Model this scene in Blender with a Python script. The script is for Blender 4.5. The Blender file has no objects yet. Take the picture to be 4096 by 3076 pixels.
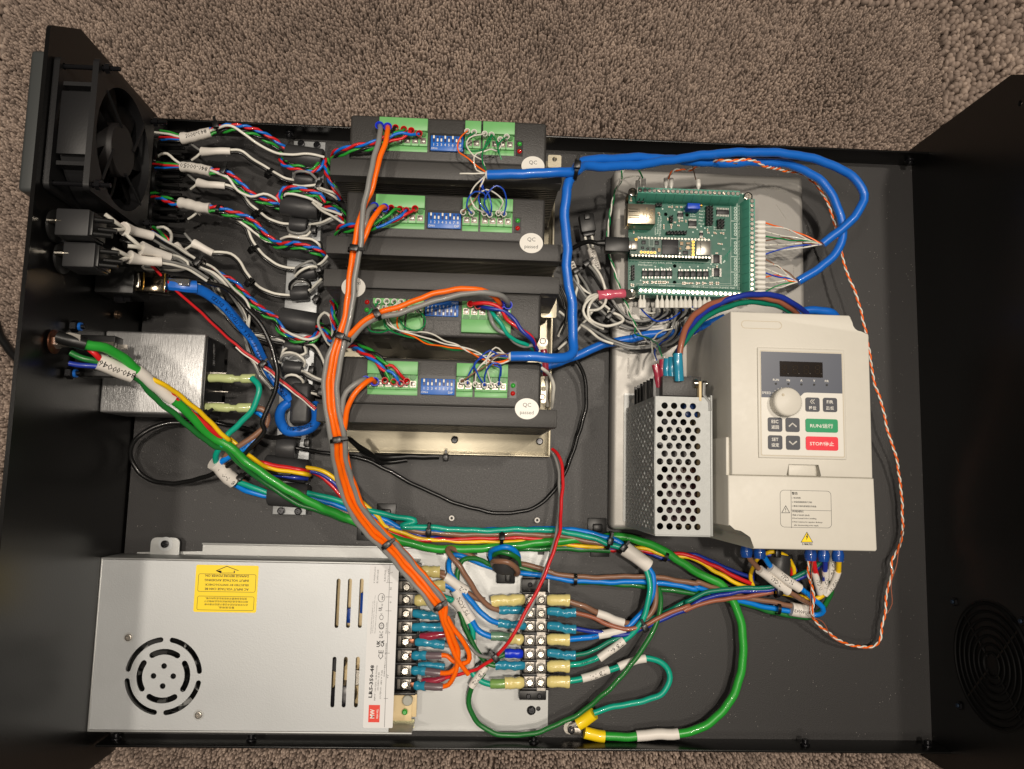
import bpy, bmesh, math, random
import numpy as np
from mathutils import Vector, Matrix
random.seed(7); rng = np.random.default_rng(7)
SC = bpy.context.scene
COL = SC.collection
S = 0.01                                   # everything below is written in centimetres
rad = math.radians

# ------------------------------------------------------------------ camera
CP = np.array([24.8864, -25.4154, 59.3978]); CR = (0.113563, -0.0492672, 0.0239338); FPX = 3170.0
def _rot(rx, ry, rz):
    cx, sx, cy, sy, cz, sz = math.cos(rx), math.sin(rx), math.cos(ry), math.sin(ry), math.cos(rz), math.sin(rz)
    return np.array([[cz,-sz,0],[sz,cz,0],[0,0,1]]) @ np.array([[cy,0,sy],[0,1,0],[-sy,0,cy]]) @ np.array([[1,0,0],[0,cx,-sx],[0,sx,cx]])
CM = _rot(*CR)
cam = bpy.data.cameras.new('camera'); co = bpy.data.objects.new('camera', cam); COL.objects.link(co)
mw = Matrix([list(CM[i]) + [CP[i]*S] for i in range(3)] + [[0,0,0,1]])
co.matrix_world = mw
cam.sensor_width = 36; cam.sensor_fit = 'HORIZONTAL'; cam.lens = FPX*36/4096
cam.clip_start = 0.01; cam.clip_end = 20
SC.camera = co

# ------------------------------------------------------------------ light
w = bpy.data.worlds.new('World'); SC.world = w; w.use_nodes = True
w.node_tree.nodes['Background'].inputs[0].default_value = (1.0, .88, .76, 1)
w.node_tree.nodes['Background'].inputs[1].default_value = 0.055
def lamp(name, loc, target, power, size, col=(1, .895, .77)):
    d = bpy.data.lights.new(name, 'AREA'); d.shape = 'DISK'; d.size = size; d.energy = power; d.color = col
    o = bpy.data.objects.new(name, d); COL.objects.link(o)
    o.location = Vector(loc)
    o.rotation_euler = (Vector(target) - Vector(loc)).to_track_quat('-Z', 'Y').to_euler()
    return o
lamp('ceiling_lamp', (.37, -.12, 1.95), (.35, -.2, 0), 17.5, .09)
lamp('ceiling_lamp', (.88, .22, 1.95), (.4, -.2, 0), 13, .09)
lamp('ceiling_lamp', (-.45, -.22, 1.95), (.3, -.2, 0), 9, .12)
lamp('ceiling_lamp', (.26, -.86, 1.95), (.3, -.2, 0), 5.5, .30)
SC.view_settings.view_transform = 'Standard'; SC.view_settings.look = 'None'
SC.view_settings.exposure = 0; SC.view_settings.gamma = 1
SC.view_settings.use_curve_mapping = False

# ------------------------------------------------------------------ photograph coordinates -> places on a level plane
VW = {'A':(0,0,1.8517),'B1':(0,0,.5419),'B2':(500,400,.42135),'B3':(100,750,.6323),'B4':(1250,400,.49729),'C1':(1250,1000,.5419),
 'C2':(2300,550,.5425),'C3':(2350,1200,.63227),'C4':(300,2050,.65552),'D1':(1500,2100,.5877),'D2':(2700,2100,.6311),'D3':(3200,200,.78253),
 'D4':(400,1600,.5877),'E1':(2420,680,.31646),'E2':(2200,1050,.3612),'E3':(1100,500,.36134),'E4':(1080,1050,.36134),'E5':(150,800,.33113),
 'E6':(1400,2150,.51195),'E7':(1750,2150,.42135),'E8':(3500,2200,.52743),'S':(0,0,1)}
def _ray(v, x, y):
    a, b, s = VW[v]
    return CM @ np.array([(a+x*s-2048)/FPX, -(b+y*s-1538)/FPX, -1.])
def P(v, x, y, z=0.):
    d = _ray(v, x, y); return Vector((CP + d*(z-CP[2])/d[2]).tolist())
def PX(v, x, y, k):
    d = _ray(v, x, y); return Vector((CP + d*(k-CP[0])/d[0]).tolist())
def pts(v, L): return [P(v, *q) for q in L]

# ------------------------------------------------------------------ materials
MATS = {}
def lin(c): return tuple(((x+.055)/1.055)**2.4 if x > .04045 else x/12.92 for x in c)
def _speck(nt, b, c, amount=.75, scale=420.):
    tc = nt.nodes.new('ShaderNodeTexCoord'); v = nt.nodes.new('ShaderNodeTexVoronoi'); v.inputs['Scale'].default_value = scale
    lt = nt.nodes.new('ShaderNodeMath'); lt.operation = 'LESS_THAN'; lt.inputs[1].default_value = .085
    n = nt.nodes.new('ShaderNodeTexNoise'); n.inputs['Scale'].default_value = 90; g = nt.nodes.new('ShaderNodeMath'); g.operation = 'GREATER_THAN'; g.inputs[1].default_value = .56
    m = nt.nodes.new('ShaderNodeMath'); m.operation = 'MULTIPLY'; mx = nt.nodes.new('ShaderNodeMix'); mx.data_type = 'RGBA'; mx.inputs[7].default_value = (.32, .30, .28, 1)
    L = nt.links; L.new(tc.outputs['Object'], v.inputs['Vector']); L.new(tc.outputs['Object'], n.inputs['Vector']); L.new(v.outputs['Distance'], lt.inputs[0]); L.new(n.outputs[0], g.inputs[0]); L.new(lt.outputs[0], m.inputs[0]); L.new(g.outputs[0], m.inputs[1]); L.new(m.outputs[0], mx.inputs[0])
    old = b.inputs['Base Color'].links[0].from_socket; L.new(old, mx.inputs[6]); L.new(mx.outputs[2], b.inputs['Base Color'])
def mat(name, col, rough=.5, metal=0., bump=0., bscale=900., var=0., vscale=60., coat=0., trans=0., alpha=1., aniso=None, srgb=True, spec=.5, sss=0, ior=1.45):
    if name in MATS: return MATS[name]
    m = bpy.data.materials.new(name); m.use_nodes = True; nt = m.node_tree; b = nt.nodes['Principled BSDF']
    c = lin(col) if srgb else col
    b.inputs['Base Color'].default_value = (*c, 1); b.inputs['Roughness'].default_value = rough
    b.inputs['Metallic'].default_value = metal; b.inputs['Coat Weight'].default_value = coat
    b.inputs['Transmission Weight'].default_value = trans; b.inputs['Alpha'].default_value = alpha
    b.inputs['Specular IOR Level'].default_value = spec; b.inputs['IOR'].default_value = ior
    tc = nt.nodes.new('ShaderNodeTexCoord')
    src = tc.outputs['Object']
    if aniso:
        mp = nt.nodes.new('ShaderNodeMapping'); mp.inputs['Scale'].default_value = aniso
        nt.links.new(src, mp.inputs[0]); src = mp.outputs[0]
    if var:
        n = nt.nodes.new('ShaderNodeTexNoise'); n.inputs['Scale'].default_value = vscale; n.inputs['Detail'].default_value = 4
        nt.links.new(src, n.inputs['Vector'])
        mx = nt.nodes.new('ShaderNodeMix'); mx.data_type = 'RGBA'
        mx.inputs[6].default_value = (*[x*(1-var) for x in c], 1); mx.inputs[7].default_value = (*[min(1, x*(1+var)) for x in c], 1)
        nt.links.new(n.outputs[0], mx.inputs[0]); nt.links.new(mx.outputs[2], b.inputs['Base Color'])
        rr = nt.nodes.new('ShaderNodeMapRange'); rr.inputs[3].default_value = max(.03, rough-.1); rr.inputs[4].default_value = min(1, rough+.1)
        nt.links.new(n.outputs[0], rr.inputs[0]); nt.links.new(rr.outputs[0], b.inputs['Roughness'])
    if bump:
        n = nt.nodes.new('ShaderNodeTexNoise'); n.inputs['Scale'].default_value = bscale; n.inputs['Detail'].default_value = 2
        nt.links.new(src, n.inputs['Vector'])
        bp = nt.nodes.new('ShaderNodeBump'); bp.inputs['Strength'].default_value = bump; bp.inputs['Distance'].default_value = .0003
        nt.links.new(n.outputs[0], bp.inputs['Height']); nt.links.new(bp.outputs[0], b.inputs['Normal'])
    MATS[name] = m
    return m
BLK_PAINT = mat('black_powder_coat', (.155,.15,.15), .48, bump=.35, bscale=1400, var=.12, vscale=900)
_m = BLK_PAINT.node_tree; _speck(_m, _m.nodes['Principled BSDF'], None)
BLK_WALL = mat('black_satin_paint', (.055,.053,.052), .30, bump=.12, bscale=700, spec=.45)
BLK_PL = mat('black_plastic', (.09,.09,.09), .38)
BLK_TIE = mat('black_nylon', (.07,.07,.07), .32)
DK_PL = mat('dark_grey_plastic', (.14,.14,.145), .5, bump=.1)
DRV_PL = mat('textured_black_plastic', (.215,.21,.205), .42, bump=.6, bscale=1600, var=.1, vscale=1500)
HSINK = mat('black_anodised_aluminium', (.235,.23,.225), .5, bump=.4, bscale=1500, var=.12, vscale=1200)
FIN = mat('black_fin_aluminium', (.30,.29,.28), .28, metal=.6)
FERR = mat('ferrite_grey', (.21,.21,.215), .42, bump=.1, var=.08, vscale=300)
ZINC = mat('galvanised_steel', (.685,.695,.70), .46, metal=.55, bump=.15, bscale=1200, var=.055, vscale=22)
ZINC2 = mat('bright_galvanised_sheet', (.655,.66,.655), .46, metal=.6, bump=.15, bscale=1200, var=.05, vscale=30)
STEEL = mat('bare_steel_sheet', (.66,.65,.63), .5, metal=.45, bump=.12, bscale=700, var=.035, vscale=40)
STEELY = mat('passivated_steel', (.72,.69,.61), .38, metal=.8, bump=.12, bscale=700, var=.09, vscale=60)
BRUSH = mat('brushed_aluminium', (.68,.68,.68), .42, metal=.75, bump=.6, bscale=300, var=.22, vscale=70, aniso=(9, .6, 9))
CHROME = mat('nickel_plated_steel', (.74,.72,.68), .2, metal=1.)
PERF = mat('perforated_steel', (.64,.65,.645), .5, metal=.25, bump=.15, bscale=1200, var=.05, vscale=500)
WASH_SHADE = mat('steel_washer_recess_shade', (.42,.41,.39), .35, metal=.9)  # washer steel darkened: shade round the terminal screws put into the colour
TINM = mat('tinned_brass', (.58,.56,.53), .36, metal=.85, bump=.3, bscale=500)
SCRD = mat('black_oxide_steel', (.12,.12,.13), .25, metal=.6)
GOLD = mat('gold_plate', (.83,.66,.30), .25, metal=1.)
COPPER = mat('copper', (.50,.33,.25), .35, metal=.9)
G_CON = mat('green_terminal_plastic', (.43,.68,.42), .4, var=.05, vscale=200)
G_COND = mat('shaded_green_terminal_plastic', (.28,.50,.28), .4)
G_PCBT = mat('sea_green_terminal_plastic', (.30,.58,.50), .38, var=.04, vscale=200)
PCB = mat('green_solder_mask', (.03,.35,.28), .38, var=.15, vscale=250, coat=.3)
PCB2 = mat('dark_green_solder_mask', (.05,.25,.20), .3, var=.2, vscale=300, coat=.3)
SILK = mat('white_silkscreen', (.80,.86,.82), .6)
CREAM = mat('cream_plastic', (.80,.785,.745), .45, bump=.15, bscale=700, var=.02, vscale=200)
CREAMF = mat('cream_label_film', (.84,.83,.80), .35)
NAVY = mat('slate_film', (.30,.32,.37), .35)
KEYD = mat('dark_key_film', (.24,.25,.28), .35)
KEYG = mat('green_key_film', (.06,.56,.36), .35)
KEYR = mat('red_key_film', (.88,.17,.24), .35)
WHT = mat('white_print', (.90,.89,.86), .5)
PAPER = mat('white_sleeve', (.87,.85,.82), .45)
LABEL = mat('silver_white_label', (.84,.84,.84), .35)
WPL = mat('white_plastic', (.88,.87,.84), .4, sss=.1)
BLUEPL = mat('blue_switch_plastic', (.10,.38,.72), .35)
BLUEBR = mat('royal_blue_plastic', (.08,.20,.80), .3)
INK = mat('black_ink', (.08,.08,.08), .5)
INKG = mat('grey_ink', (.30,.30,.30), .5)
YEL = mat('yellow_label', (.97,.84,.05), .4)
REDL = mat('red_logo', (.86,.22,.14), .4)
TAN = mat('tan_circuit_board', (.85,.76,.58), .45)
LEDG = mat('green_led_lens', (.20,.62,.22), .2, coat=.5)
LEDR = mat('red_led_lens', (.72,.08,.07), .2, coat=.5)
GLASS = mat('dark_display_window', (.13,.11,.10), .12, coat=.5)
SEG = mat('unlit_display_segment', (.23,.20,.17), .3)
FILM = mat('clear_plug_plastic', (.55,.53,.48), .1, trans=.7, ior=1.4)
WIRE = {'red':(.80,.12,.14),'blue':(.05,.42,.80),'green':(.16,.58,.20),'black':(.085,.085,.085),'white':(.87,.86,.82),'grey':(.52,.52,.51),
 'orange':(.98,.42,.04),'brown':(.52,.38,.30),'teal':(.05,.62,.52),'dkgreen':(.12,.42,.18),'yellow':(.93,.76,.08),'navy':(.12,.20,.58),
 'rust':(.60,.36,.27),'cat':(.09,.40,.78),'kelly':(.16,.60,.20),'catblue':(.10,.28,.72),'catgreen':(.05,.50,.27),'sky':(.02,.48,.84),'dkteal':(.04,.46,.36),
 'maroon':(.48,.14,.17)}
def wm(c): return mat(c+'_wire_insulation', WIRE[c], .33 if c != 'black' else .3, coat=.1, var=.05, vscale=150)
CR_Y = mat('yellow_crimp_sleeve', (.86,.80,.52), .22, coat=.4, var=.08, vscale=400, bump=.2, bscale=500)
CR_B = mat('blue_crimp_sleeve', (.15,.52,.64), .22, coat=.4, var=.12, vscale=400, bump=.2, bscale=500)
CR_R = mat('red_crimp_sleeve', (.58,.16,.24), .22, coat=.4, var=.12, vscale=400, bump=.2, bscale=500)
CR_P = mat('pink_crimp_sleeve', (.78,.34,.42), .22, coat=.4, var=.12, vscale=400, bump=.2, bscale=500)
CR_G = mat('green_grey_crimp_sleeve', (.40,.54,.44), .25, coat=.4, var=.1, vscale=400)
CR_L = mat('olive_crimp_sleeve', (.47,.62,.33), .25, coat=.4, var=.1, vscale=400)
CR_C = mat('pale_clear_crimp_sleeve', (.78,.82,.58), .2, coat=.5, alpha=.85)
CR_YB = mat('bright_yellow_vinyl', (.95,.82,.10), .35, coat=.2)

# ------------------------------------------------------------------ mesh helpers
class MB:
    def __init__(s): s.bm = bmesh.new()
    def poly(s, outline, z0, z1):
        b = s.bm; n = len(outline)
        lo = [b.verts.new((q[0], q[1], z0)) for q in outline]; hi = [b.verts.new((q[0], q[1], z1)) for q in outline]
        area = sum(outline[i][0]*outline[(i+1) % n][1]-outline[(i+1) % n][0]*outline[i][1] for i in range(n))
        if area < 0: lo.reverse(); hi.reverse()
        fs = [b.faces.new(lo[::-1]), b.faces.new(hi)]
        for i in range(n): fs.append(b.faces.new((lo[i], lo[(i+1) % n], hi[(i+1) % n], hi[i])))
        return s
    def box(s, x0, x1, y0, y1, z0, z1, bev=0., seg=2, M=None):
        b = s.bm; x0, x1 = sorted((x0, x1)); y0, y1 = sorted((y0, y1)); z0, z1 = sorted((z0, z1))
        r = bmesh.ops.create_cube(b, size=1.)
        bmesh.ops.scale(b, vec=(x1-x0, y1-y0, z1-z0), verts=r['verts'])
        bmesh.ops.translate(b, vec=((x0+x1)/2, (y0+y1)/2, (z0+z1)/2), verts=r['verts'])
        vs = r['verts']
        if bev:
            es = list({e for v in vs for e in v.link_edges})
            rr = bmesh.ops.bevel(b, geom=es, offset=min(bev, .49*min(x1-x0, y1-y0, z1-z0)), segments=seg, profile=.5, affect='EDGES')
            vs = list({v for f in rr['faces'] for v in f.verts})
        if M is not None: bmesh.ops.transform(b, matrix=M, verts=vs)
        return s
    def lathe(s, prof, c=(0,0,0), axis=(0,0,1), n=16, cap=True, sq=1.):
        b = s.bm; q = Vector(axis).normalized().to_track_quat('Z', 'Y'); c = Vector(c); rings = []
        for (r, h) in prof:
            rings.append([b.verts.new(c + q @ Vector((r*math.cos(2*math.pi*i/n), sq*r*math.sin(2*math.pi*i/n), h))) for i in range(n)])
        for a, d in zip(rings, rings[1:]):
            for i in range(n): b.faces.new((a[i], a[(i+1) % n], d[(i+1) % n], d[i]))
        if cap:
            b.faces.new(rings[0][::-1]); b.faces.new(rings[-1])
        return s
    def cyl(s, c, axis, r, h, n=14): return s.lathe([(r, 0), (r, h)], c, axis, n)
    def rod(s, a, d, r, n=8):
        a = Vector(a); d = Vector(d); return s.lathe([(r, 0), (r, (d-a).length)], a, d-a, n)
    def tube(s, path, r, n=8, cap=True, sq=1.):
        b = s.bm; N = len(path)
        rs = r if hasattr(r, '__len__') else [r]*N
        T = [(path[min(i+1, N-1)]-path[max(i-1, 0)]).normalized() for i in range(N)]
        up = Vector((0, 0, 1))
        if abs(T[0].dot(up)) > .95: up = Vector((0, 1, 0))
        nrm = (up - T[0]*up.dot(T[0])).normalized(); rings = []
        for i in range(N):
            nrm = (nrm - T[i]*nrm.dot(T[i]))
            if nrm.length < 1e-6: nrm = T[i].orthogonal()
            nrm.normalize(); bi = T[i].cross(nrm)
            rings.append([b.verts.new(path[i] + nrm*(rs[i]*sq*math.cos(2*math.pi*k/n)) + bi*(rs[i]*math.sin(2*math.pi*k/n))) for k in range(n)])
        for a, d in zip(rings, rings[1:]):
            for i in range(n): b.faces.new((a[i], a[(i+1) % n], d[(i+1) % n], d[i]))
        if cap and N > 1:
            b.faces.new(rings[0][::-1]); b.faces.new(rings[-1])
        return s
    def mesh(s, name, m, smooth=32):
        bmesh.ops.recalc_face_normals(s.bm, faces=s.bm.faces[:])
        bmesh.ops.scale(s.bm, vec=(S, S, S), verts=s.bm.verts)
        me = bpy.data.meshes.new(name); s.bm.to_mesh(me); s.bm.free()
        if m: me.materials.append(m)
        if smooth:
            me.polygons.foreach_set('use_smooth', [True]*len(me.polygons)); me.set_sharp_from_angle(angle=rad(smooth))
        return me
    def build(s, name, m, parent=None, smooth=32):
        return link(name, s.mesh(name, m, smooth), parent)
def link(name, me, parent=None, loc=None, rz=0.):
    o = bpy.data.objects.new(name, me); COL.objects.link(o)
    if parent: o.parent = parent
    if loc is not None: o.location = Vector(loc)*S
    if rz: o.rotation_euler = (0, 0, rz)
    return o
def tag(o, label, cat, group=None, kind=None):
    if label: o['label'] = label
    if cat: o['category'] = cat
    if group: o['group'] = group
    if kind: o['kind'] = kind
    return o
def thing(name, label, cat, group=None, loc=(0, 0, 0), rz=0.):
    o = bpy.data.objects.new(name, None); COL.objects.link(o); o.location = Vector(loc)*S; o.rotation_euler = (0, 0, rz)
    o.empty_display_size = .01
    return tag(o, label, cat, group)
def kids(o): return [c for c in bpy.data.objects if c.parent == o]
def clone(o, parent=None, loc=None, rz=None, label=None, ch=None):
    if ch is None:
        ch = {}
        for c in bpy.data.objects:
            if c.parent: ch.setdefault(c.parent.name, []).append(c)
    c = o.copy(); COL.objects.link(c)
    if parent is not None: c.parent = parent
    if loc is not None: c.location = Vector(loc)*S
    if rz is not None: c.rotation_euler = (0, 0, rz)
    if label: c['label'] = label
    for k in ch.get(o.name, []): clone(k, c, ch=ch)
    return c
def plate_mesh(name, outline, holes, z, t, m, bev=0.):
    """sheet with real openings: outline and holes are lists of (x, y); z = top face, t = thickness"""
    cu = bpy.data.curves.new(name, 'CURVE'); cu.dimensions = '2D'; cu.fill_mode = 'BOTH'
    def sp(L):
        s_ = cu.splines.new('POLY'); s_.points.add(len(L)-1)
        for q, (x, y) in zip(s_.points, L): q.co = (x*S, y*S, 0, 1)
        s_.use_cyclic_u = True
    sp(outline)
    for h in holes: sp(h)
    cu.extrude = t/2*S
    o = bpy.data.objects.new(name, cu); COL.objects.link(o)
    me = bpy.data.meshes.new_from_object(o.evaluated_get(bpy.context.evaluated_depsgraph_get()))
    bpy.data.objects.remove(o); bpy.data.curves.remove(cu)
    me.transform(Matrix.Translation((0, 0, (z-t/2)*S))); me.materials.clear(); me.materials.append(m); me.name = name
    return me
def perforated(name, x0, x1, rows, z, t, m):
    """rows: (y_low, y_high, [holes]) - a sheet built row by row so that every hole is open"""
    bm = bmesh.new()
    for ya, yb, hs_ in rows:
        me = plate_mesh(name, [(x0, ya), (x1, ya), (x1, yb), (x0, yb)], hs_, z, t, m); bm.from_mesh(me); bpy.data.meshes.remove(me)
    me = bpy.data.meshes.new(name); bm.to_mesh(me); bm.free(); me.materials.append(m); return me
def circ(x, y, r, n=14, ry=None): return [(x+r*math.cos(2*math.pi*i/n), y+(ry or r)*math.sin(2*math.pi*i/n)) for i in range(n)]
def rrect(x0, x1, y0, y1, r, n=4):
    x0, x1 = sorted((x0, x1)); y0, y1 = sorted((y0, y1)); L = []
    for cx, cy, a in ((x1-r, y1-r, 0), (x0+r, y1-r, 90), (x0+r, y0+r, 180), (x1-r, y0+r, 270)):
        for i in range(n+1):
            t = rad(a+90*i/n); L.append((cx+r*math.cos(t), cy+r*math.sin(t)))
    return L
def text_mesh(s, size, m, ext=.004, bold=0., align='CENTER', res=2, wid=None, hgt=None):
    c = bpy.data.curves.new('t', 'FONT'); c.body = s; c.size = size*S; c.extrude = ext*S; c.offset = bold*S
    c.align_x = align; c.align_y = 'CENTER'; c.resolution_u = res
    o = bpy.data.objects.new('t', c); COL.objects.link(o)
    me = bpy.data.meshes.new_from_object(o.evaluated_get(bpy.context.evaluated_depsgraph_get()))
    bpy.data.objects.remove(o); bpy.data.curves.remove(c)
    if (wid or hgt) and len(me.vertices):
        xs = [v.co.x for v in me.vertices]; ys = [v.co.y for v in me.vertices]
        fx = wid*S/max(1e-9, max(xs)-min(xs)) if wid else None; fy = hgt*S/max(1e-9, max(ys)-min(ys)) if hgt else None
        fx = fx or fy; fy = fy or fx
        cx = (max(xs)+min(xs))/2 if align == 'CENTER' else (min(xs) if align == 'LEFT' else max(xs)); cy = (max(ys)+min(ys))/2
        for v in me.vertices: v.co.x = (v.co.x-cx)*fx; v.co.y = (v.co.y-cy)*fy
    me.materials.clear(); me.materials.append(m)
    return me
def text(s, loc, size, m, parent, rz=0., name='lettering', **k):
    return link(name, text_mesh(s, size, m, **k), parent, loc, rz)

# paths ------------------------------------------------------------
def smooth_path(L, step=.25):
    L = [Vector(q) for q in L]
    if len(L) == 2: L = [L[0], (L[0]+L[1])/2, L[1]]
    E = [L[0]*2-L[1]] + L + [L[-1]*2-L[-2]]; out = []
    for i in range(1, len(E)-2):
        p0, p1, p2, p3 = E[i-1:i+3]; n = max(2, int((p2-p1).length/step))
        t01 = max(1e-4, (p1-p0).length**.5); t12 = max(1e-4, (p2-p1).length**.5); t23 = max(1e-4, (p3-p2).length**.5)
        m1 = ((p1-p0)/t01 - (p2-p0)/(t01+t12) + (p2-p1)/t12)*t12
        m2 = ((p2-p1)/t12 - (p3-p1)/(t12+t23) + (p3-p2)/t23)*t12
        for k in range(n):
            t = k/n; t2 = t*t; t3 = t2*t
            out.append(p1*(2*t3-3*t2+1) + m1*(t3-2*t2+t) + p2*(-2*t3+3*t2) + m2*(t3-t2))
    out.append(L[-1])
    a, b, c_, n = random.random()*6, random.random()*6, random.random()*6, len(out); d = 0.
    for i in range(1, n-1):                      # hand-laid wire is never perfectly fair
        d += (out[i]-out[i-1]).length; k = min(1, i/6, (n-1-i)/6)*.028
        out[i] = out[i] + Vector((math.sin(d*1.7+a)+.6*math.sin(d*3.9+c_), math.sin(d*2.1+b)+.6*math.sin(d*4.3+a), .4*math.sin(d*1.3+c_)))*k
    return out
def frames(path):
    N = len(path); F = []
    for i in range(N):
        T = (path[min(i+1, N-1)]-path[max(i-1, 0)]).normalized()
        sd = T.cross(Vector((0, 0, 1)))
        if sd.length < .05: sd = F[-1][1] if F else Vector((1, 0, 0))
        sd.normalize(); F.append((T, sd, sd.cross(T).normalized()))
    return F
def offset_path(path, side=0., up=0.):
    return [p + f[1]*side + f[2]*up for p, f in zip(path, frames(path))]
def twist_path(path, R, pitch, phase, side=0., up=0.):
    F = frames(path); out = []; s_ = 0.
    for i, (p, f) in enumerate(zip(path, F)):
        if i: s_ += (p-path[i-1]).length
        a = 2*math.pi*s_/pitch + phase
        out.append(p + f[1]*(side+R*math.cos(a)) + f[2]*(up+R*math.sin(a)))
    return out
def cut(path, a, b):
    """part of a path between fractions a and b of its length"""
    D = [0.]
    for i in range(1, len(path)): D.append(D[-1]+(path[i]-path[i-1]).length)
    L = D[-1]; out = []
    def at(s_):
        for i in range(1, len(D)):
            if D[i] >= s_: t = (s_-D[i-1])/max(1e-9, D[i]-D[i-1]); return path[i-1].lerp(path[i], t)
        return path[-1]
    out.append(at(a*L)); out += [p for p, d in zip(path, D) if a*L+.02 < d < b*L-.02]; out.append(at(b*L))
    return out
def text_on_path(s, path, r, size, m, parent, flip=False, off=.012):
    me = text_mesh(s, size, m, ext=.002, res=1)
    D = [0.]
    for i in range(1, len(path)): D.append(D[-1]+(path[i]-path[i-1]).length)
    F = frames(path); L = D[-1]; k = -1 if flip else 1
    for v in me.vertices:
        u = L/2 + k*v.co.x/S; vv = k*v.co.y/S; i = 1
        while i < len(D)-1 and D[i] < u: i += 1
        t = (u-D[i-1])/max(1e-9, D[i]-D[i-1]); p = path[i-1].lerp(path[i], t); T, sd, up = F[i]
        a = vv/r
        v.co = (p + (-sd)*(math.sin(a)*(r+off)) + up*(math.cos(a)*(r+off)))*S
    return link('lettering', me, parent)
def wire(path, c, r, parent, name='wire', n=8, label=None):
    b = MB(); b.tube(path, r, n); o = b.build(name, wm(c) if isinstance(c, str) else c, parent, smooth=60)
    if label: o['label'] = label
    return o
def snap(path, a, b):
    """the stretch of a cable between the points nearest to a and b"""
    i = min(range(len(path)), key=lambda k: (path[k]-a).length); j = min(range(len(path)), key=lambda k: (path[k]-b).length)
    if i > j: i, j = j, i
    return path[i:j+1]
def sleeve(path, r, m, parent, name='label_sleeve', wob=0., n=12, flare=None):
    N = len(path)
    rs = [r*(1+wob*math.sin(i*2.3)) for i in range(N)]
    if flare: rs = [x*(1+(flare-1)*max(0, 1-i/(N*.35))) for i, x in enumerate(rs)]
    return MB().tube(path, rs, n).build(name, m, parent, smooth=50)
def single(label, cat, group, path, c, r, name='wire', n=10):
    o = wire(path, c, r, None, name, n); return tag(o, label, cat, group)

# ================================================================== carpet
def carpet_mat():
    m = bpy.data.materials.new('carpet_yarn'); m.use_nodes = True; nt = m.node_tree; b = nt.nodes['Principled BSDF']
    b.inputs['Roughness'].default_value = .95; b.inputs['Specular IOR Level'].default_value = .15
    at = nt.nodes.new('ShaderNodeAttribute'); at.attribute_name = 'yarn'
    cr = nt.nodes.new('ShaderNodeValToRGB')
    el = cr.color_ramp.elements; el[0].position = 0; el[0].color = (*lin((.40,.355,.325)), 1); el[1].position = 1; el[1].color = (*lin((.70,.63,.575)), 1)
    e = el.new(.45); e.color = (*lin((.55,.49,.45)), 1)
    nt.links.new(at.outputs['Fac'], cr.inputs[0]); nt.links.new(cr.outputs[0], b.inputs['Base Color'])
    return m
CARPET = carpet_mat()
base = MB(); base.box(-60, 120, -90, 60, -2.6, -2.35); o = base.build('carpet_backing', mat('carpet_backing', (.30,.25,.22), .95)); o['kind'] = 'structure'
def noise2(x, y, sc, seed):
    r = np.random.default_rng(seed); g = r.random((64, 64)); x = x/sc; y = y/sc; xi = np.floor(x).astype(int); yi = np.floor(y).astype(int)
    fx = x-xi; fy = y-yi; fx = fx*fx*(3-2*fx); fy = fy*fy*(3-2*fy); G = lambda a, c: g[a % 64, c % 64]
    return G(xi,yi)*(1-fx)*(1-fy)+G(xi+1,yi)*fx*(1-fy)+G(xi,yi+1)*(1-fx)*fy+G(xi+1,yi+1)*fx*fy
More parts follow.
